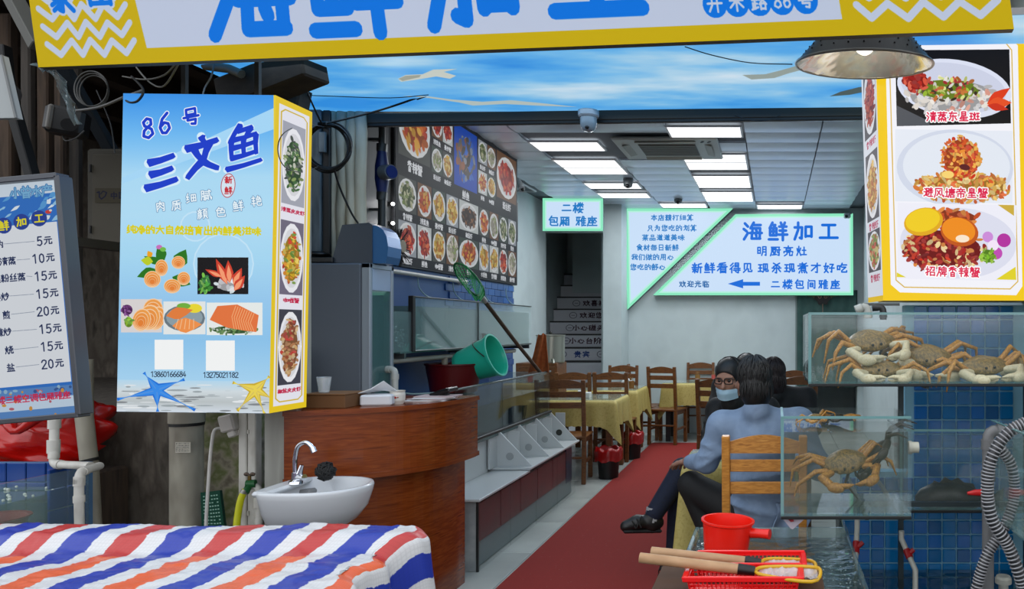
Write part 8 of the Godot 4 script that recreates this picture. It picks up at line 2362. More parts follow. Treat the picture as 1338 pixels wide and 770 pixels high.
func build_people() -> void:
	var blue := grain("blue_jacket", [Color(0.38, 0.46, 0.56), Color(0.48, 0.56, 0.66), Color(0.43, 0.51, 0.61)], 0.02, Vector3.ONE * 1.6, 0.85, 0.0, 0.0, 41)
	var black := mat(Color(0.022, 0.022, 0.026), 0.75)
	var jeans := grain("jeans", [Color(0.03, 0.05, 0.11), Color(0.06, 0.10, 0.19), Color(0.045, 0.075, 0.15)], 0.04, Vector3.ONE * 3, 0.85, 0.0, 0.0, 42)
	var brown := mat(Color(0.045, 0.036, 0.032), 0.7)
	# nearest: blue jacket, back to the street
	var J := {
		"pelvis": Vector3(-0.05, 0.57, -3.80), "chest": Vector3(-0.07, 0.90, -3.84), "neck": Vector3(-0.10, 1.10, -3.83), "head": at(983, 499, 3.82),
		"l_shoulder": Vector3(-0.265, 1.005, -3.84), "l_elbow": Vector3(-0.345, 0.82, -3.86), "l_wrist": Vector3(-0.455, 0.79, -4.04),
		"r_shoulder": Vector3(0.12, 1.02, -3.84), "r_elbow": Vector3(0.22, 0.78, -3.88), "r_wrist": Vector3(0.06, 0.785, -4.24),
		"l_hip": Vector3(-0.13, 0.54, -3.84), "l_knee": Vector3(-0.445, 0.665, -4.06), "l_ankle": Vector3(-0.31, 0.34, -4.0), "l_toe": Vector3(-0.25, 0.27, -4.08),
		"r_hip": Vector3(0.04, 0.54, -3.84), "r_knee": Vector3(-0.12, 0.53, -4.20), "r_ankle": Vector3(-0.05, 0.10, -4.08), "r_toe": Vector3(-0.08, 0.045, -4.2)}
	var p := person("person in a light blue jacket seated with the back to the street", J, Vector3(-0.45, -0.05, -0.9), Color(0.52, 0.37, 0.30), Color(0.02, 0.018, 0.018), 0.045, blue, black, Color(0.03, 0.03, 0.03), true)
	var tail := []
	for i in 10:
		var row := []
		for j in 10: row.append(Vector3(0.0 + j * 0.018 + 0.012 * sin(i * 0.9), 0.66 - i * 0.024, -3.66 + 0.022 * sin(j * 1.4 + i * 0.5) + 0.03 * (i / 9.0)))
		tail.append(row)
	part(p, "jacket_hem", sheet(tail, 0.006), blue)
	# bespectacled, facing the street with a mask pulled down
	J = {
		"pelvis": Vector3(-0.22, 0.55, -5.04), "chest": Vector3(-0.215, 0.88, -4.90), "neck": Vector3(-0.27, 1.055, -4.75), "head": at(952, 496, 4.62),
		"l_shoulder": Vector3(-0.05, 0.98, -4.88), "l_elbow": Vector3(0.0, 0.82, -4.74), "l_wrist": Vector3(-0.15, 0.79, -4.58),
		"r_shoulder": Vector3(-0.365, 0.975, -4.88), "r_elbow": Vector3(-0.40, 0.82, -4.76), "r_wrist": Vector3(-0.40, 0.79, -4.58),
		"l_hip": Vector3(-0.22, 0.54, -4.95), "l_knee": Vector3(-0.56, 0.64, -4.62), "l_ankle": at(852, 676, 4.52), "l_toe": at(818, 688, 4.47),
		"r_hip": Vector3(-0.38, 0.54, -4.95), "r_knee": Vector3(-0.585, 0.53, -4.70), "r_ankle": Vector3(-0.615, 0.10, -4.66), "r_toe": Vector3(-0.665, 0.045, -4.56)}
	var fd := Vector3(-0.30, -0.10, 0.95)
	var q := person("person in glasses with a mask at the chin, facing the street", J, fd, Color(0.58, 0.42, 0.34), Color(0.05, 0.045, 0.045), 0.0, brown, jeans, Color(0.07, 0.065, 0.06), true)
	var f := fd.normalized()
	var r := Vector3.UP.cross(f).normalized()
	var hb := Basis(r, f.cross(r), f)
	var h: Vector3 = J.head
	var P := func(x: float, y: float, z: float) -> Vector3: return h + hb * Vector3(x, y, z)
	var gm := mat(Color(0.02, 0.02, 0.022), 0.3)
	var gs := S()
	for s in [-1, 1]:
		var loop := []
		for i in 21:
			var a := TAU * i / 20.0
			var e := Vector2(cos(a), sin(a))
			e *= pow(pow(absf(e.x), 4.0) + pow(absf(e.y), 4.0), -0.25)
			loop.append(P.call(s * 0.033 + e.x * 0.025, 0.004 + e.y * 0.017, 0.094 - absf(s * 0.033 + e.x * 0.025) * 0.22))
		tube(gs, loop, 0.003, 6)
		tube(gs, [P.call(s * 0.058, 0.012, 0.080), P.call(s * 0.080, 0.008, 0.0)], 0.0025, 6)
	tube(gs, [P.call(-0.010, 0.006, 0.094), P.call(0.010, 0.006, 0.094)], 0.0025, 6)
	part(q, "glasses", gs, gm)
	var ey := S()
	for s in [-1, 1]: ball(ey, P.call(s * 0.031, 0.003, 0.071), Vector3.ONE * 0.011)
	part(q, "eyes", ey, mat(Color(0.10, 0.07, 0.06), 0.2))
	var mrows := []
	for i in 8:
		var row := []
		var v := i / 7.0
		for j in 13:
			var u := j / 12.0 * 2.0 - 1.0
			row.append(P.call(u * 0.068, -0.048 - v * 0.058 - 0.010 * (1 - u * u) * v, 0.100 - 0.060 * u * u - absf(v - 0.35) * 0.028 + 0.002 * sin(i * 3.0)))
		mrows.append(row)
	part(q, "face_mask", sheet(mrows, 0.003), mat(Color(0.62, 0.74, 0.80), 0.8))
	var ml := S()
	for s in [-1, 1]: tube(ml, [P.call(s * 0.068, -0.055, 0.04), P.call(s * 0.082, -0.02, -0.01)], 0.002, 5)
	part(q, "mask_loop", ml, mat(Color(0.75, 0.78, 0.8), 0.7))
	part(q, "sock", tb([at(855, 664, 4.53), at(852, 682, 4.52)], 0.047, 14), mat(Color(0.60, 0.60, 0.60), 0.8))
	part(q, "laces", tube(tube(tb([at(838, 675, 4.46), at(832, 690, 4.44)], 0.004, 5), [at(832, 678, 4.45), at(838, 690, 4.44)], 0.004, 5), [at(826, 681, 4.44), at(831, 691, 4.435)], 0.004, 5), mat(Color(0.03, 0.03, 0.03), 0.6))
	# behind: dark red hair, and one more head beyond
	J = {
		"pelvis": Vector3(0.050, 0.600, -5.560), "chest": Vector3(0.030, 0.900, -5.460), "neck": Vector3(0.010, 1.060, -5.400), "head": at(1006, 491, 5.38),
		"l_shoulder": Vector3(-0.160, 1.000, -5.450), "l_elbow": Vector3(-0.190, 0.820, -5.240), "l_wrist": Vector3(-0.050, 0.815, -5.120),
		"r_shoulder": Vector3(0.220, 1.000, -5.450), "r_elbow": Vector3(0.270, 0.800, -5.330), "r_wrist": Vector3(0.150, 0.815, -5.130),
		"l_hip": Vector3(-0.030, 0.590, -5.530), "l_knee": Vector3(-0.050, 0.580, -5.120), "l_ankle": Vector3(-0.050, 0.100, -5.180), "l_toe": Vector3(-0.050, 0.045, -5.040),
		"r_hip": Vector3(0.130, 0.590, -5.530), "r_knee": Vector3(0.150, 0.580, -5.120), "r_ankle": Vector3(0.150, 0.100, -5.180), "r_toe": Vector3(0.150, 0.045, -5.040)}
	person("person with dark red bobbed hair and black clothes behind the blue jacket", J, Vector3(-0.75, 0, -0.65), Color(0.55, 0.40, 0.33), Color(0.085, 0.016, 0.02), 0.07, black, black, Color(0.03, 0.03, 0.03), false, 0.018)
	J = {
		"pelvis": Vector3(-0.240, 0.630, -6.220), "chest": Vector3(-0.240, 0.930, -6.120), "neck": Vector3(-0.240, 1.090, -6.060), "head": at(975, 484, 6.05),
		"l_shoulder": Vector3(-0.430, 1.030, -6.110), "l_elbow": Vector3(-0.480, 0.830, -5.940), "l_wrist": Vector3(-0.360, 0.710, -5.840),
		"r_shoulder": Vector3(-0.050, 1.030, -6.110), "r_elbow": Vector3(0.000, 0.830, -5.940), "r_wrist": Vector3(-0.120, 0.710, -5.840),
		"l_hip": Vector3(-0.320, 0.590, -6.190), "l_knee": Vector3(-0.340, 0.570, -5.780), "l_ankle": Vector3(-0.340, 0.100, -5.840), "l_toe": Vector3(-0.340, 0.045, -5.700),
		"r_hip": Vector3(-0.160, 0.590, -6.190), "r_knee": Vector3(-0.140, 0.570, -5.780), "r_ankle": Vector3(-0.140, 0.100, -5.840), "r_toe": Vector3(-0.140, 0.045, -5.700)}
	person("rearmost seated person, only black hair showing above the others", J, Vector3(0, 0, 1), Color(0.55, 0.40, 0.33), Color(0.02, 0.018, 0.018), 0.0, brown, black, Color(0.03, 0.03, 0.03), false, 0.02)

# ------------------------------------------------------------------ crab tanks on the right
func make_crab(label: String, where: Vector3, turn: Basis, k: float, shell: Material, leg_m: Material, claw_m: Material) -> Node3D:
	# local: x across the shell, z forward (eyes), y up; shell 0.15 wide at k = 1
	var c := thing("crab", label, "crab", Vector3.ZERO, "live crabs in the tanks")
	var st := S()
	var rows := []
	for i in 13:
		var row := []
		var v := i / 12.0
		for j in 33:
			var a := TAU * j / 32.0
			var t := PI * v
			var spike := 1.0 + (0.10 if j % 2 == 0 and v > 0.35 and v < 0.6 and sin(a) > -0.2 else 0.0)
			row.append(Vector3(cos(a) * sin(t) * 0.078 * spike, cos(t) * (0.036 if v < 0.5 else 0.024) + 0.004 * sin(a * 3.0) * sin(t), sin(a) * sin(t) * 0.052 * spike) * k)
		rows.append(row)
	part(c, "carapace", sheet(rows), shell)
	var rg := RandomNumberGenerator.new()
	rg.seed = hash(label)
	for s in [-1, 1]:
		for i in 4:
			var z := 0.022 - i * 0.020
			var sp := rg.randf_range(0.75, 1.2)
			var droop := rg.randf_range(-0.03, 0.03)
			var p := [Vector3(s * 0.055, -0.006, z), Vector3(s * 0.11, 0.028 + droop, z * 1.6), Vector3(s * 0.155 * sp, 0.004 + droop, z * 2.4), Vector3(s * 0.17 * sp, -0.05, z * 2.8)]
			for q in 4: p[q] *= k
			part(c, "leg", tb(p, [0.010 * k, 0.009 * k, 0.0065 * k, 0.002 * k], 7), leg_m)
		var st2 := S()
		tube(st2, [Vector3(s * 0.055, -0.004, 0.035) * k, Vector3(s * 0.095, 0.004, 0.065) * k, Vector3(s * 0.075, -0.004, 0.10) * k], [0.012 * k, 0.016 * k, 0.014 * k], 8)
		ball(st2, Vector3(s * 0.062, -0.006, 0.115) * k, Vector3(0.030, 0.018, 0.017) * k, Basis(Vector3.UP, s * 0.5))
		tube(st2, [Vector3(s * 0.045, 0.0, 0.120) * k, Vector3(s * 0.02, 0.004, 0.130) * k, Vector3(s * 0.002, 0.0, 0.125) * k], [0.010 * k, 0.007 * k, 0.002 * k], 7)
		tube(st2, [Vector3(s * 0.045, -0.012, 0.112) * k, Vector3(s * 0.02, -0.014, 0.116) * k, Vector3(s * 0.004, -0.008, 0.116) * k], [0.008 * k, 0.006 * k, 0.002 * k], 7)
		part(c, "claw", st2, claw_m)
		part(c, "eye", ball(S(), Vector3(s * 0.014, 0.012, 0.054) * k, Vector3.ONE * 0.0045 * k), mat(Color(0.02, 0.02, 0.02), 0.2))
	c.position = where
	c.basis = turn
	return c

# an open glass tank: panes, floor, edge strips and water up to `level`
func glass_tank(label: String, lo: Vector3, hi: Vector3, level: float, water: Color, wa: float, skip := "") -> Node3D:
	# lo/hi: x, y, z with z the nearer (larger) value in hi
	var t := thing("glass_fish_tank", label, "fish tank", Vector3((lo.x + hi.x) / 2, lo.y, (lo.z + hi.z) / 2))
	var gl := glass(Color(0.72, 0.86, 0.86), 0.02, 0.02, 0.35)
	var ed := mat(Color(0.42, 0.58, 0.58), 0.12)
	var w := 0.010
	part(t, "floor_plate", span(lo, Vector3(hi.x, lo.y + w, hi.z)), glass(Color(0.40, 0.55, 0.54), 0.35))
	if not "f" in skip: part(t, "front_pane", span(Vector3(lo.x, lo.y + w, hi.z - w), hi), gl)
	if not "l" in skip: part(t, "side_pane", span(Vector3(lo.x, lo.y + w, lo.z), Vector3(lo.x + w, hi.y, hi.z - w)), gl)
	if not "r" in skip: part(t, "side_pane", span(Vector3(hi.x - w, lo.y + w, lo.z), Vector3(hi.x, hi.y, hi.z - w)), gl)
	if not "b" in skip: part(t, "rear_pane", span(Vector3(lo.x + w, lo.y + w, lo.z), Vector3(hi.x - w, hi.y, lo.z + w)), gl)
	var e := S()
	bar(e, Vector3(lo.x, hi.y, hi.z - w / 2), Vector3(hi.x, hi.y, hi.z - w / 2), 0.005, w)
	bar(e, Vector3(lo.x + w / 2, hi.y, lo.z), Vector3(lo.x + w / 2, hi.y, hi.z), w, 0.005)
	bar(e, Vector3(lo.x + w / 2, lo.y, hi.z - w / 2), Vector3(lo.x + w / 2, hi.y, hi.z - w / 2), 0.006, 0.012)
	part(t, "glass_edge", e, ed)
	part(t, "gasket", bar(S(), Vector3(lo.x, lo.y - 0.004, hi.z), Vector3(hi.x, lo.y - 0.004, hi.z), 0.012, 0.012, 0.002), mat(Color(0.03, 0.05, 0.05), 0.5))
	part(t, "water", span(Vector3(lo.x + 0.012, lo.y + 0.012, lo.z + 0.012), Vector3(hi.x - 0.012, level, hi.z - 0.012)), glass(water, wa, 0.02, 0.3))
	return t

var murky: Node3D
func build_right_tanks() -> void:
	# tiled wall behind the tanks
	var tw := setting("wall_tiled", "blue tiled wall behind the crab tanks")
	var grout := mat(Color(0.50, 0.70, 0.78), 0.8)
	part(tw, "bed", span(Vector3(0.646, 0.05, -3.81), Vector3(1.25, 1.61, -3.90)), grout)
	part(tw, "bed", span(Vector3(0.33, 0.05, -3.81), Vector3(0.646, 0.78, -3.90)), grout)
	var blues := []
	for i in 4: blues.append(mat([Color(0.01, 0.38, 0.61), Color(0.015, 0.43, 0.67), Color(0.01, 0.34, 0.57), Color(0.01, 0.39, 0.69)][i], 0.15))
	var tile := done(bx(Vector3.ZERO, Vector3(0.0640, 0.0640, 0.012), 0.003))
	for i in 13:
		for j in 20:
			var x := 0.366 + i * 0.0712
			var y := 0.2214 + j * 0.0712
			if x > 1.22 or y > 1.58 or (x < 0.66 and y > 0.76): continue
			part(tw, "tile", tile, blues[(i * 7 + j * 5 + i * j) % 4]).position = Vector3(x, y, -3.806)
	# the tanks
	var fr := thing("tank_stand", "steel frame carrying the crab tanks at the right", "stand", Vector3(0.7, 0, -3.4))
	var steel := mat(Color(0.20, 0.24, 0.25), 0.4, 0.5)
	for p in [Vector3(0.60, 0, -3.66), Vector3(1.20, 0, -3.66)]: part(fr, "post", span(p + Vector3(-0.012, 0.0, 0.012), p + Vector3(0.012, 1.255, -0.012)), steel)
	part(fr, "rail", bar(S(), Vector3(0.14, 1.257, -3.64), Vector3(1.22, 1.257, -3.64), 0.02, 0.015), steel)
	part(fr, "rail", bar(S(), Vector3(0.05, 0.752, -3.24), Vector3(1.22, 0.752, -3.24), 0.02, 0.02), steel)
	for x in [0.62, 1.21]: part(fr, "arm", bar(S(), Vector3(x, 1.257, -3.12), Vector3(x, 1.257, -3.66), 0.015, 0.015), steel)
	for x in [0.36, 0.50]: part(fr, "arm", bar(S(), Vector3(x, 0.752, -3.0), Vector3(x, 0.752, -3.80), 0.015, 0.015), steel)
	glass_tank("upper glass tank crowded with large yellow crabs", Vector3(0.135, 1.27, -3.72), Vector3(1.235, 1.556, -3.10), 1.50, Color(0.50, 0.55, 0.40), 0.03)
	murky = glass_tank("middle glass tank with a long-legged crab in murky olive water", Vector3(0.022, 0.77, -3.32), Vector3(0.525, 1.152, -2.95), 1.095, Color(0.26, 0.26, 0.11), 0.20)
	glass_tank("middle tank with a dark fish in front of blue tiles", Vector3(0.545, 0.70, -3.72), Vector3(1.235, 1.05, -3.34), 0.99, Color(0.10, 0.28, 0.34), 0.03)
	glass_tank("glass tank cut by the right edge behind the grey hoses", Vector3(0.86, 0.76, -3.05), Vector3(1.29, 1.13, -2.62), 1.06, Color(0.35, 0.50, 0.42), 0.12)
	# crabs
	var shell := grain("shell", [Color(0.16, 0.13, 0.06), Color(0.62, 0.50, 0.26), Color(0.28, 0.24, 0.12), Color(0.80, 0.68, 0.44)], 0.05, Vector3.ONE * 4, 0.35, 0.0, 0.0, 51, 4, 256, false)
	var legm := grain("crab_leg", [Color(0.40, 0.22, 0.06), Color(0.80, 0.60, 0.24), Color(0.52, 0.33, 0.10), Color(0.86, 0.74, 0.45)], 0.05, Vector3.ONE * 5, 0.35, 0.0, 0.0, 52, 4, 256, false)
	var claw := grain("crab_claw", [Color(0.62, 0.56, 0.38), Color(0.80, 0.78, 0.66), Color(0.70, 0.66, 0.50)], 0.06, Vector3.ONE * 6, 0.35, 0.0, 0.0, 53, 4, 256, false)
	var dark := grain("dark_shell", [Color(0.07, 0.065, 0.05), Color(0.20, 0.17, 0.11), Color(0.12, 0.11, 0.08)], 0.06, Vector3.ONE * 6, 0.4, 0.0, 0.0, 54, 4, 256, false)
	var E := func(x: float, y: float, z: float) -> Basis: return Basis.from_euler(Vector3(x, y, z))
	make_crab("large pale crab raised on its legs at the upper tank's left end", at(1136, 447, 3.38), E.call(0.35, 0.35, 0.12), 1.4, shell, legm, claw)
	make_crab("crab with white claws facing out low at the upper tank's left", at(1150, 484, 3.26), E.call(0.15, 0.05, 0.0), 1.2, shell, legm, claw)
	make_crab("crab with upright domed shell in the middle of the upper tank", at(1212, 466, 3.40), E.call(0.45, 0.0, -0.05), 1.35, shell, legm, claw)
	make_crab("crab resting right of the domed one in the upper tank", at(1284, 480, 3.28), E.call(0.2, 0.2, 0.08), 1.35, shell, legm, claw)
	make_crab("crab cut by the right edge in the upper tank", at(1345, 478, 3.42), E.call(0.3, -0.9, -0.1), 0.95, shell, legm, claw)
	make_crab("small dark crab at the back of the upper tank", at(1160, 446, 3.58), E.call(0.6, 0.7, 0.3), 0.9, dark, legm, dark)
	make_crab("long-legged crab hanging in the murky middle tank", at(1104, 604, 3.14), E.call(0.45, 0.2, 0.2), 1.2, shell, legm, legm)
	make_crab("dark crab behind the long-legged one in the middle tank", at(1146, 594, 3.20), E.call(0.2, -0.3, 0.9), 1.0, dark, dark, dark)
	make_crab("small brown crab half out of the water on the middle tank's rim", at(1064, 546, 3.22), E.call(0.1, 0.3, 0.1), 0.45, shell, legm, legm)
	make_crab("small dark crab on the middle tank's rim, right one", at(1092, 546, 3.24), E.call(0.1, -0.5, 0.2), 0.5, dark, legm, dark)
	# dark fish
	var f := thing("grouper", "dark mottled fish lying on the bottom of the tiled tank", "fish", at(1240, 668, 3.52))
	var fm := grain("fish_skin", [Color(0.03, 0.035, 0.02), Color(0.20, 0.19, 0.11), Color(0.06, 0.065, 0.04), Color(0.42, 0.39, 0.22)], 0.04, Vector3.ONE * 6, 0.4, 0.0, 0.0, 55)
	var fc := at(1243, 652, 3.52)
	part(f, "body", tb([fc + Vector3(-0.165, 0.0, 0.0), fc + Vector3(-0.14, 0.0, 0.0), fc + Vector3(-0.08, 0.005, 0), fc + Vector3(0.0, 0.008, 0), fc + Vector3(0.08, 0.0, 0), fc + Vector3(0.14, -0.008, 0), fc + Vector3(0.175, -0.01, 0)], [0.014, 0.045, 0.068, 0.070, 0.054, 0.028, 0.016], 18), fm)
	var dor := PackedVector2Array([Vector2(-0.10, 0.045), Vector2(-0.08, 0.085), Vector2(-0.055, 0.075), Vector2(-0.03, 0.10), Vector2(0.0, 0.085), Vector2(0.03, 0.098), Vector2(0.06, 0.075), Vector2(0.10, 0.07), Vector2(0.12, 0.03)])
	part(f, "dorsal_fin", prism(S(), dor, 0.006, Transform3D(Basis.IDENTITY, fc)), mats["fish_skin"])
	part(f, "tail_fin", prism(S(), PackedVector2Array([Vector2(0.16, 0.0), Vector2(0.24, 0.05), Vector2(0.235, 0.0), Vector2(0.24, -0.055)]), 0.006, Transform3D(Basis.IDENTITY, fc)), mats["fish_skin"])
	part(f, "pectoral_fin", prism(S(), PackedVector2Array([Vector2(-0.06, 0.0), Vector2(0.0, -0.02), Vector2(0.01, -0.05), Vector2(-0.05, -0.04)]), 0.005, Transform3D(Basis.IDENTITY, fc + Vector3(0, 0, 0.06))), mat(Color(0.20, 0.20, 0.13), 0.4))
	part(f, "eye", ball(S(), fc + Vector3(-0.125, 0.018, 0.036), Vector3.ONE * 0.008), mat(Color(0.25, 0.22, 0.10), 0.15))
	# low tank with open water
	var lt := thing("low_fish_tank", "wide low tank of rippling water under the crab tanks", "fish tank", Vector3(0.4, 0, -3.0))
	var wg := glass(Color(0.60, 0.74, 0.72), 0.2)
	part(lt, "outer_wall", span(Vector3(-0.345, 0, -2.42), Vector3(-0.325, 0.64, -3.30), 0.004), wg)
	part(lt, "outer_wall", span(Vector3(-0.325, 0, -2.42), Vector3(1.24, 0.64, -2.44), 0.004), wg)
	part(lt, "outer_wall", span(Vector3(-0.325, 0, -3.28), Vector3(0.30, 0.64, -3.30), 0.004), wg)
	part(lt, "partition", span(Vector3(0.30, 0, -2.44), Vector3(0.315, 0.62, -3.80), 0.003), glass(Color(0.50, 0.66, 0.66), 0.12))
	part(lt, "bottom", span(Vector3(-0.34, 0.0, -2.42), Vector3(1.24, 0.05, -3.79)), mat(Color(0.10, 0.28, 0.38), 0.6))
	part(lt, "silt_bed", span(Vector3(-0.32, 0.05, -2.45), Vector3(0.295, 0.38, -3.27)), grain("silt", [Color(0.10, 0.16, 0.17), Color(0.30, 0.28, 0.18), Color(0.14, 0.22, 0.24)], 0.02, Vector3.ONE * 2, 0.8))
	var n := FastNoiseLite.new()
	n.seed = 61
	n.frequency = 3.2
	n.fractal_octaves = 3
	for pool in [[-0.325, 0.30, -2.44, -3.28, 0.60], [0.315, 1.24, -2.44, -3.79, 0.30]]:
		var rows := []
		for i in 70:
			var row := []
			for j in 70:
				var x := lerpf(pool[0], pool[1], j / 69.0)
				var z := lerpf(pool[2], pool[3], i / 69.0)
				row.append(Vector3(x, pool[4] + n.get_noise_2d(x * 3.0, z * 5.0) * 0.006, z))
			rows.append(row)
		part(lt, "water_surface", sheet(rows), glass(Color(0.05, 0.16, 0.19), 0.45, 0.03, 0.6))
	var fo := S()
	for i in 90:
		var p := Vector3(rng.randf_range(0.0, 0.28), 0.603, -rng.randf_range(2.50, 2.95))
		ball(fo, p, Vector3(1, 0.4, 1) * rng.randf_range(0.002, 0.006), Basis.IDENTITY, 6, 4)
	stuff(part(lt, "foam", fo, mat(Color(0.50, 0.56, 0.56), 0.25)))
	# pipes standing in the low tank
	var w := mat(Color(0.68, 0.68, 0.64), 0.35)
	var red := mat(Color(0.60, 0.05, 0.05), 0.35)
	for q in [["white standpipe with a red joint left in the low tank", at(1120, 690, 3.6), at(1117, 745, 3.45)], ["white standpipe with a red joint right in the low tank", at(1178, 705, 3.6), at(1196, 745, 3.5)]]:
		var s := thing("stand_pipe", q[0], "pipe", q[2])
		part(s, "pipe", tb([q[1] + Vector3(0, 0.04, 0), q[1], q[2], Vector3(q[2].x, 0.10, q[2].z)], 0.013, 10), w)
		part(s, "red_joint", tb([q[1].lerp(q[2], 0.35), q[1].lerp(q[2], 0.62)], 0.017, 10), red)
		part(s, "outlet", tb([q[1].lerp(q[2], 0.5), q[1].lerp(q[2], 0.4) + Vector3(0.03, 0.012, 0.01)], 0.011, 10), red)
	hoses()

func hoses() -> void:
	var grey := mat(Color(0.58, 0.58, 0.59), 0.25, 0.2)
	var ribbed := func(label: String, pts: Array, r: float):
		var path := curve(pts, 30)
		var t := thing("corrugated_hose", label, "hose", pts[-1])
		part(t, "core", tb(curve(pts, 6), r * 0.86, 12), mat(Color(0.16, 0.16, 0.17), 0.4))
		var ribs := S()
		var gone := 0.0
		for i in range(1, path.size()):
			gone += (path[i] - path[i - 1]).length()
			if gone > 0.0115:
				gone = 0.0
				var d: Vector3 = (path[i] - path[i - 1]).normalized()
				tube(ribs, [path[i] - d * 0.0032, path[i] - d * 0.0015, path[i] + d * 0.0015, path[i] + d * 0.0032], [r * 0.88, r * 1.02, r * 1.02, r * 0.88], 12)
		part(t, "ribs", ribs, grey)
	ribbed.call("grey corrugated hose bending down in front of the tanks, left strand", [at(1352, 548, 2.80), at(1318, 565, 2.80), at(1296, 598, 2.80), at(1290, 640, 2.80), at(1297, 680, 2.80), at(1318, 715, 2.80), at(1336, 765, 2.80), at(1342, 800, 2.80)], 0.024)
	ribbed.call("grey corrugated hose behind the first, right strand", [at(1306, 585, 2.92), at(1322, 610, 2.92), at(1325, 650, 2.92), at(1312, 690, 2.90), at(1290, 725, 2.88), at(1277, 765, 2.88), at(1272, 800, 2.88)], 0.022)
	var e := thing("elbow_pipe", "grey plastic elbow pipe above the corrugated hoses", "pipe", at(1290, 690, 3.0))
	pvc(e, "pipe", [at(1310, 563, 3.0), at(1291, 563, 3.0), at(1291, 640, 3.0), at(1291, 720, 3.0)], 0.023, mat(Color(0.42, 0.42, 0.42), 0.4))
	part(e, "lower_run", tb([at(1291, 715, 3.0), at(1291, 800, 3.0)], 0.023, 12), mat(Color(0.42, 0.42, 0.42), 0.4))
	var v := thing("red_valve", "red plastic valve lever in front of the tiled tank", "valve", at(1280, 650, 2.97))
	part(v, "lever", tb([at(1264, 645, 2.96), at(1274, 644, 2.96), at(1288, 644, 2.96)], [0.006, 0.012, 0.014], 10), mat(Color(0.72, 0.05, 0.05), 0.3))
	part(v, "body", bx(at(1288, 645, 2.965), Vector3(0.028, 0.04, 0.04), 0.006), mat(Color(0.66, 0.05, 0.05), 0.3))
	var k: Node3D = murky
	part(k, "knob", tb([at(1190, 585, 2.97), at(1200, 585, 2.97)], 0.022, 16), mat(Color(0.66, 0.66, 0.60), 0.4))
	part(k, "knob_collar", tb([at(1187, 585, 2.97), at(1191, 585, 2.97)], 0.026, 16), mat(Color(0.6, 0.6, 0.55), 0.4))
	var pc := thing("pipe_cap", "white round plastic cap low beside the right hose", "cap", at(1311, 757, 3.3))
	part(pc, "cap", lathe(S(), [Vector2(0, 0.03), Vector2(0.028, 0.03), Vector2(0.034, 0.02), Vector2(0.034, 0.0), Vector2(0, 0.0)], Transform3D(Basis.IDENTITY, at(1311, 762, 3.2)), 20), mat(Color(0.62, 0.62, 0.58), 0.4))
	part(pc, "stem", tb([at(1311, 762, 3.2), Vector3(at(1311, 762, 3.2).x, 0.05, -3.2)], 0.02, 10), mat(Color(0.62, 0.62, 0.58), 0.4))
	# small pipes beside the upper tank
	var sp := thing("water_pipe", "white and grey pipe stubs above the upper tank's left end", "pipe", at(1140, 408, 3.5))
	pvc(sp, "pipe", [at(1126, 402, 3.52), at(1133, 399, 3.52), at(1134, 416, 3.52)], 0.018, mat(Color(0.66, 0.68, 0.66), 0.4))
	pvc(sp, "pipe", [at(1140, 402, 3.58), at(1154, 401, 3.58), at(1154, 418, 3.58)], 0.016, mat(Color(0.16, 0.18, 0.19), 0.4))
	part(sp, "bracket", bar(S(), at(1126, 398, 3.56), at(1175, 398, 3.60), 0.012, 0.012), mat(Color(0.3, 0.32, 0.32), 0.4, 0.4))

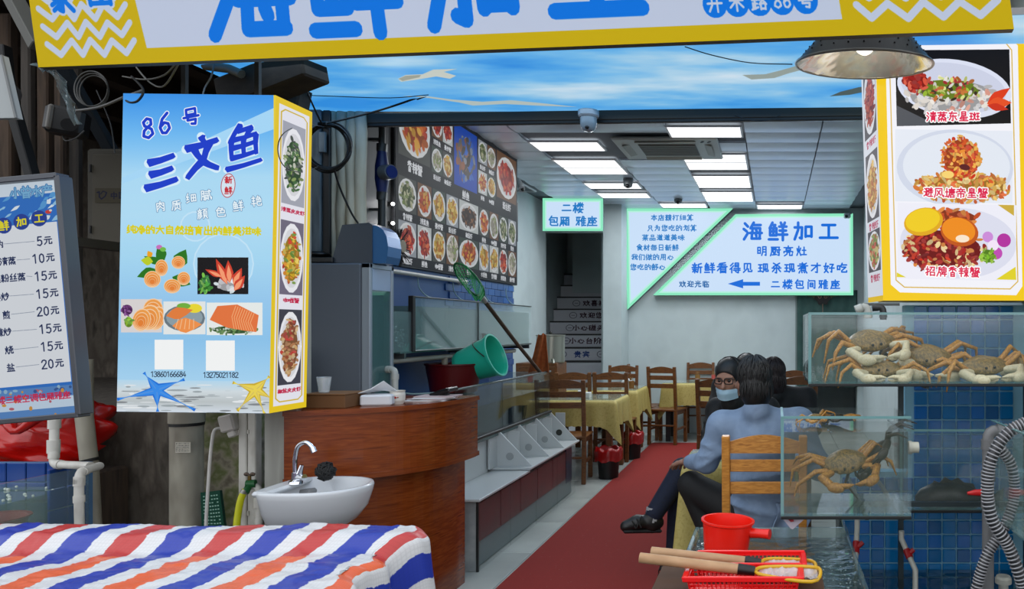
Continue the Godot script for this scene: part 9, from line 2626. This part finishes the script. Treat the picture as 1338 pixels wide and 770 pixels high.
# ------------------------------------------------------------------ front right: lamp, ladle, baskets, nets
func build_front_right() -> void:
	# pendant lamp
	var c := at(1129, 85, 3.3)
	var lb := Basis(Vector3.RIGHT, 0.13) * Basis(Vector3.BACK, -0.02)
	var xf := Transform3D(lb, c)
	var l := thing("pendant_lamp", "large dark pendant lamp with dimpled silver inside near the right sign", "lamp", c)
	part(l, "shade", lathe(S(), [Vector2(0.293, -0.004), Vector2(0.297, 0.0), Vector2(0.285, 0.012), Vector2(0.16, 0.155), Vector2(0.10, 0.18), Vector2(0.0, 0.185)], xf, 44), mat(Color(0.045, 0.042, 0.04), 0.45, 0.2))
	var holes := S()
	for r in 3:
		for k in 26:
			var a := TAU * (k + r * 0.5) / 26.0
			var q := Vector2(0.262 - r * 0.022, 0.040 + r * 0.025)
			var p := xf * Vector3(cos(a) * q.x, q.y, sin(a) * q.x)
			ball(holes, p, Vector3.ONE * 0.004, Basis.IDENTITY, 6, 4)
	stuff(part(l, "shade_dots", holes, mat(Color(0.12, 0.12, 0.12), 0.3)))
	var n := FastNoiseLite.new()
	n.seed = 71
	n.frequency = 1.0
	var rows := []
	for i in 22:
		var v := i / 21.0
		var row := []
		for k in 97:
			var a := TAU * k / 96.0
			var r := lerpf(0.290, 0.10, pow(v, 0.9))
			var y := 0.165 * sin(v * PI / 2)
			var d := n.get_noise_2d(cos(a) * r * 90.0, sin(a) * r * 90.0 + y * 40.0) * 0.006
			row.append(xf * Vector3(cos(a) * (r - absf(d)), y + d, sin(a) * (r - absf(d))))
		rows.append(row)
	part(l, "reflector", sheet(rows), mat(Color(0.90, 0.90, 0.87), 0.22, 0.9))
	part(l, "rim", tube(S(), ring(xf, 0.294, 0.0, 48), 0.006, 6), mat(Color(0.45, 0.44, 0.42), 0.3, 0.8))
	var bulb := part(l, "bulb", ball(S(), xf * Vector3(0, 0.10, 0), Vector3(0.05, 0.06, 0.05)), glowing(Color(1.0, 0.96, 0.88), 3.0))
	part(l, "socket", tb([xf * Vector3(0, 0.14, 0), xf * Vector3(0, 0.20, 0)], 0.035, 14), mat(Color(0.05, 0.05, 0.05), 0.5))
	part(l, "cord", tb([xf * Vector3(0, 0.185, 0), Vector3(c.x, 2.83, c.z - 0.03)], 0.006, 8), mat(Color(0.03, 0.03, 0.03), 0.5))
	var om := OmniLight3D.new()
	om.name = "pendant_lamp_light"
	om.light_color = Color(1.0, 0.95, 0.86)
	om.light_energy = 0.2
	om.light_size = 0.05
	om.omni_range = 30.0
	om.omni_attenuation = 2.0
	om.shadow_enabled = true
	add_child(om)
	om.position = xf * Vector3(0, 0.10, 0)
	# red dipper floating on the low tank
	var red := mat(Color(0.93, 0.12, 0.06), 0.28)
	var lc := at(948, 722, 3.06)
	lc.y = 0.585
	var d := thing("red_dipper", "red plastic dipper with a stubby handle floating in the low tank", "dipper", lc)
	var dx := Transform3D(Basis(Vector3.BACK, -0.07), lc)
	part(d, "bowl", lathe(S(), [Vector2(0, 0), Vector2(0.080, 0), Vector2(0.086, 0.008), Vector2(0.100, 0.135), Vector2(0.107, 0.140), Vector2(0.107, 0.147), Vector2(0.097, 0.146), Vector2(0.080, 0.012), Vector2(0, 0.008)], dx, 36), red)
	part(d, "handle", tb([dx * Vector3(0.095, 0.105, 0.02), dx * Vector3(0.13, 0.108, 0.03), dx * Vector3(0.17, 0.112, 0.045)], [0.020, 0.018, 0.020], 14), red)
	# plank over the corner of the tank carries two red trays
	var pl := thing("support_board", "board across the low tank's corner under the red trays", "board", Vector3(-0.1, 0.64, -2.5))
	part(pl, "plank", span(Vector3(-0.40, 0.641, -2.36), Vector3(0.16, 0.656, -2.72), 0.003), mat(Color(0.30, 0.20, 0.12), 0.8))
	for b in [["red perforated plastic tray, the one farther from the street", Vector3(-0.085, 0.657, -2.60), 0.055], ["red perforated plastic tray, the nearer one", Vector3(-0.10, 0.657, -2.44), 0.062]]:
		red_tray(b[0], b[1], b[2])
	for q in [["dip net with pale wooden handle and yellow frame, the farther one", at(851, 721, 2.60), at(975, 734, 2.58), at(1066, 741, 2.55), 14.0], ["dip net with pale wooden handle and yellow frame, the nearer one", at(836, 729, 2.46), at(966, 744, 2.44), at(1072, 748, 2.42), 11.0]]:
		small_net(q[0], q[1], q[2], q[3], q[4])
	# waste bin with red bag behind the trays
	var bp := Vector3(-0.46, 0, -3.72)
	var bn := thing("waste_bin", "black bin with a torn red bag beside the seated legs", "bin", bp, "bins with red bags")
	part(bn, "bucket", lathe(S(), [Vector2(0, 0.001), Vector2(0.075, 0.001), Vector2(0.09, 0.24), Vector2(0.085, 0.24), Vector2(0.07, 0.02), Vector2(0, 0.015)], Transform3D(Basis.IDENTITY, bp), 18), mat(Color(0.025, 0.025, 0.028), 0.5))
	var rows2 := []
	for i in 6:
		var row := []
		for j in 25:
			var a := TAU * j / 24.0
			var r: float = [0.075, 0.085, 0.093, 0.106, 0.10, 0.106][i] + 0.012 * sin(j * 2.1 + i)
			row.append(bp + Vector3(cos(a) * r, [0.225, 0.28, 0.30, 0.27, 0.22, 0.17][i] + 0.018 * sin(j * 1.7), sin(a) * r))
		rows2.append(row)
	part(bn, "red_bag", sheet(rows2), mat(Color(0.55, 0.05, 0.055), 0.3))
	var tr := S()
	for i in 9: ball(tr, bp + Vector3(rng.randf_range(-0.05, 0.05), 0.28 + rng.randf() * 0.03, rng.randf_range(-0.05, 0.05)), Vector3(0.035, 0.02, 0.03), Basis.from_euler(Vector3(rng.randf() * 3, rng.randf() * 3, 0)), 7, 5)
	part(bn, "tissue_waste", tr, mat(Color(0.68, 0.60, 0.60), 0.8))
	# price tag hanging from the middle tank
	var tg := thing("price_tag", "small white tag with red mark hanging under the middle tank", "tag", at(1035, 690, 2.98))
	part(tg, "card", slab(at(1021, 676, 2.97), at(1053, 677, 2.97), at(1036, 692, 2.97), at(1033, 691, 2.97), 0.002), mat(Color(0.66, 0.62, 0.66), 0.7))
	part(tg, "red_mark", tb([at(1030, 677, 2.962), at(1034, 681, 2.962), at(1037, 680, 2.962)], 0.005, 6), mat(Color(0.55, 0.1, 0.15), 0.6))

func ring(xf: Transform3D, r: float, y: float, n: int) -> Array:
	var p := []
	for i in n + 1: p.append(xf * Vector3(cos(TAU * i / n) * r, y, sin(TAU * i / n) * r))
	return p

func red_tray(label: String, c: Vector3, h: float) -> void:
	var red := mat(Color(0.88, 0.06, 0.07), 0.3)
	var t := thing("plastic_tray", label, "tray", c, "red perforated trays")
	var w := 0.36
	var l := 0.14 if c.z < -2.5 else 0.13
	part(t, "base", span(c + Vector3(-w / 2 + 0.02, 0, l / 2 - 0.01), c + Vector3(w / 2 - 0.02, 0.004, -l / 2 + 0.01)), red)
	# walls: rails and uprights leave rows of small holes
	var st := S()
	for s in [-1, 1]:
		for k in 5: bar(st, c + Vector3(-w / 2 + 0.02 - k * 0.003, 0.004 + k * (h - 0.01) / 4.0, s * (l / 2 - 0.012 + k * 0.003)), c + Vector3(w / 2 - 0.02 + k * 0.003, 0.004 + k * (h - 0.01) / 4.0, s * (l / 2 - 0.012 + k * 0.003)), 0.006, 0.003)
		for k in 25:
			var x := lerpf(-w / 2 + 0.02, w / 2 - 0.02, k / 24.0)
			bar(st, c + Vector3(x, 0.002, s * (l / 2 - 0.012)), c + Vector3(x * 1.06, h - 0.004, s * l / 2), 0.007, 0.003)
		for k in 5: bar(st, c + Vector3(s * (w / 2 - 0.02 + k * 0.003), 0.004 + k * (h - 0.01) / 4.0, -l / 2 + 0.012), c + Vector3(s * (w / 2 - 0.02 + k * 0.003), 0.004 + k * (h - 0.01) / 4.0, l / 2 - 0.012), 0.003, 0.006)
		for k in 9:
			var z := lerpf(-l / 2 + 0.014, l / 2 - 0.014, k / 8.0)
			bar(st, c + Vector3(s * (w / 2 - 0.02), 0.002, z), c + Vector3(s * (w / 2 - 0.006), h - 0.004, z), 0.003, 0.007)
	stuff(part(t, "perforated_walls", st, red))
	var rim := S()
	for s in [-1, 1]:
		bar(rim, c + Vector3(-w / 2 - 0.008, h, s * (l / 2 + 0.004)), c + Vector3(w / 2 + 0.008, h, s * (l / 2 + 0.004)), 0.010, 0.018, 0.003)
		bar(rim, c + Vector3(s * (w / 2 + 0.002), h, -l / 2), c + Vector3(s * (w / 2 + 0.002), h, l / 2), 0.018, 0.010, 0.003)
	part(t, "rim", rim, red)

func small_net(label: String, a: Vector3, b: Vector3, e: Vector3, half: float) -> void:
	var t := thing("dip_net", label, "net", (a + e) / 2, "dip nets on the red trays")
	var d := (b - a).normalized()
	part(t, "handle", tb([a, a.lerp(b, 0.5), b], 0.0165, 16), grain("pale_handle", [Color(0.62, 0.47, 0.33), Color(0.74, 0.60, 0.45)], 0.03, Vector3(1, 3, 3), 0.55))
	part(t, "grip", tb([b - d * 0.004, b + d * 0.05], [0.018, 0.015], 14), mat(Color(0.02, 0.02, 0.022), 0.45))
	var s := b + d * 0.05
	var side := Vector3(0, 0, half * 0.0048)
	var yellow := mat(Color(0.78, 0.60, 0.03), 0.35)
	var loop := [s, s.lerp(e, 0.15) + side * 0.8, s.lerp(e, 0.85) + side * 1.2 + Vector3(0, -0.01, 0), e + Vector3(0, 0.004, 0), s.lerp(e, 0.85) - side, s.lerp(e, 0.15) - side * 0.8, s]
	part(t, "frame", tb(curve(loop, 4), 0.006, 8), yellow)
	var rows := []
	for i in 16:
		var row := []
		var u := i / 15.0
		for j in 12:
			var v := j / 11.0 * 2.0 - 1.0
			var wd := 0.8 + 0.4 * u
			row.append(s.lerp(e, 0.06 + u * 0.9) + side * v * wd + Vector3(0, -0.016 * (1.0 - v * v) * (1 + 0.5 * sin(i * 1.7 + j)) + 0.004 * sin(i * 2.3 + j * 1.1), 0))
		rows.append(row)
	part(t, "mesh_bag", sheet(rows), glass(Color(0.86, 0.82, 0.82), 0.55, 0.2))
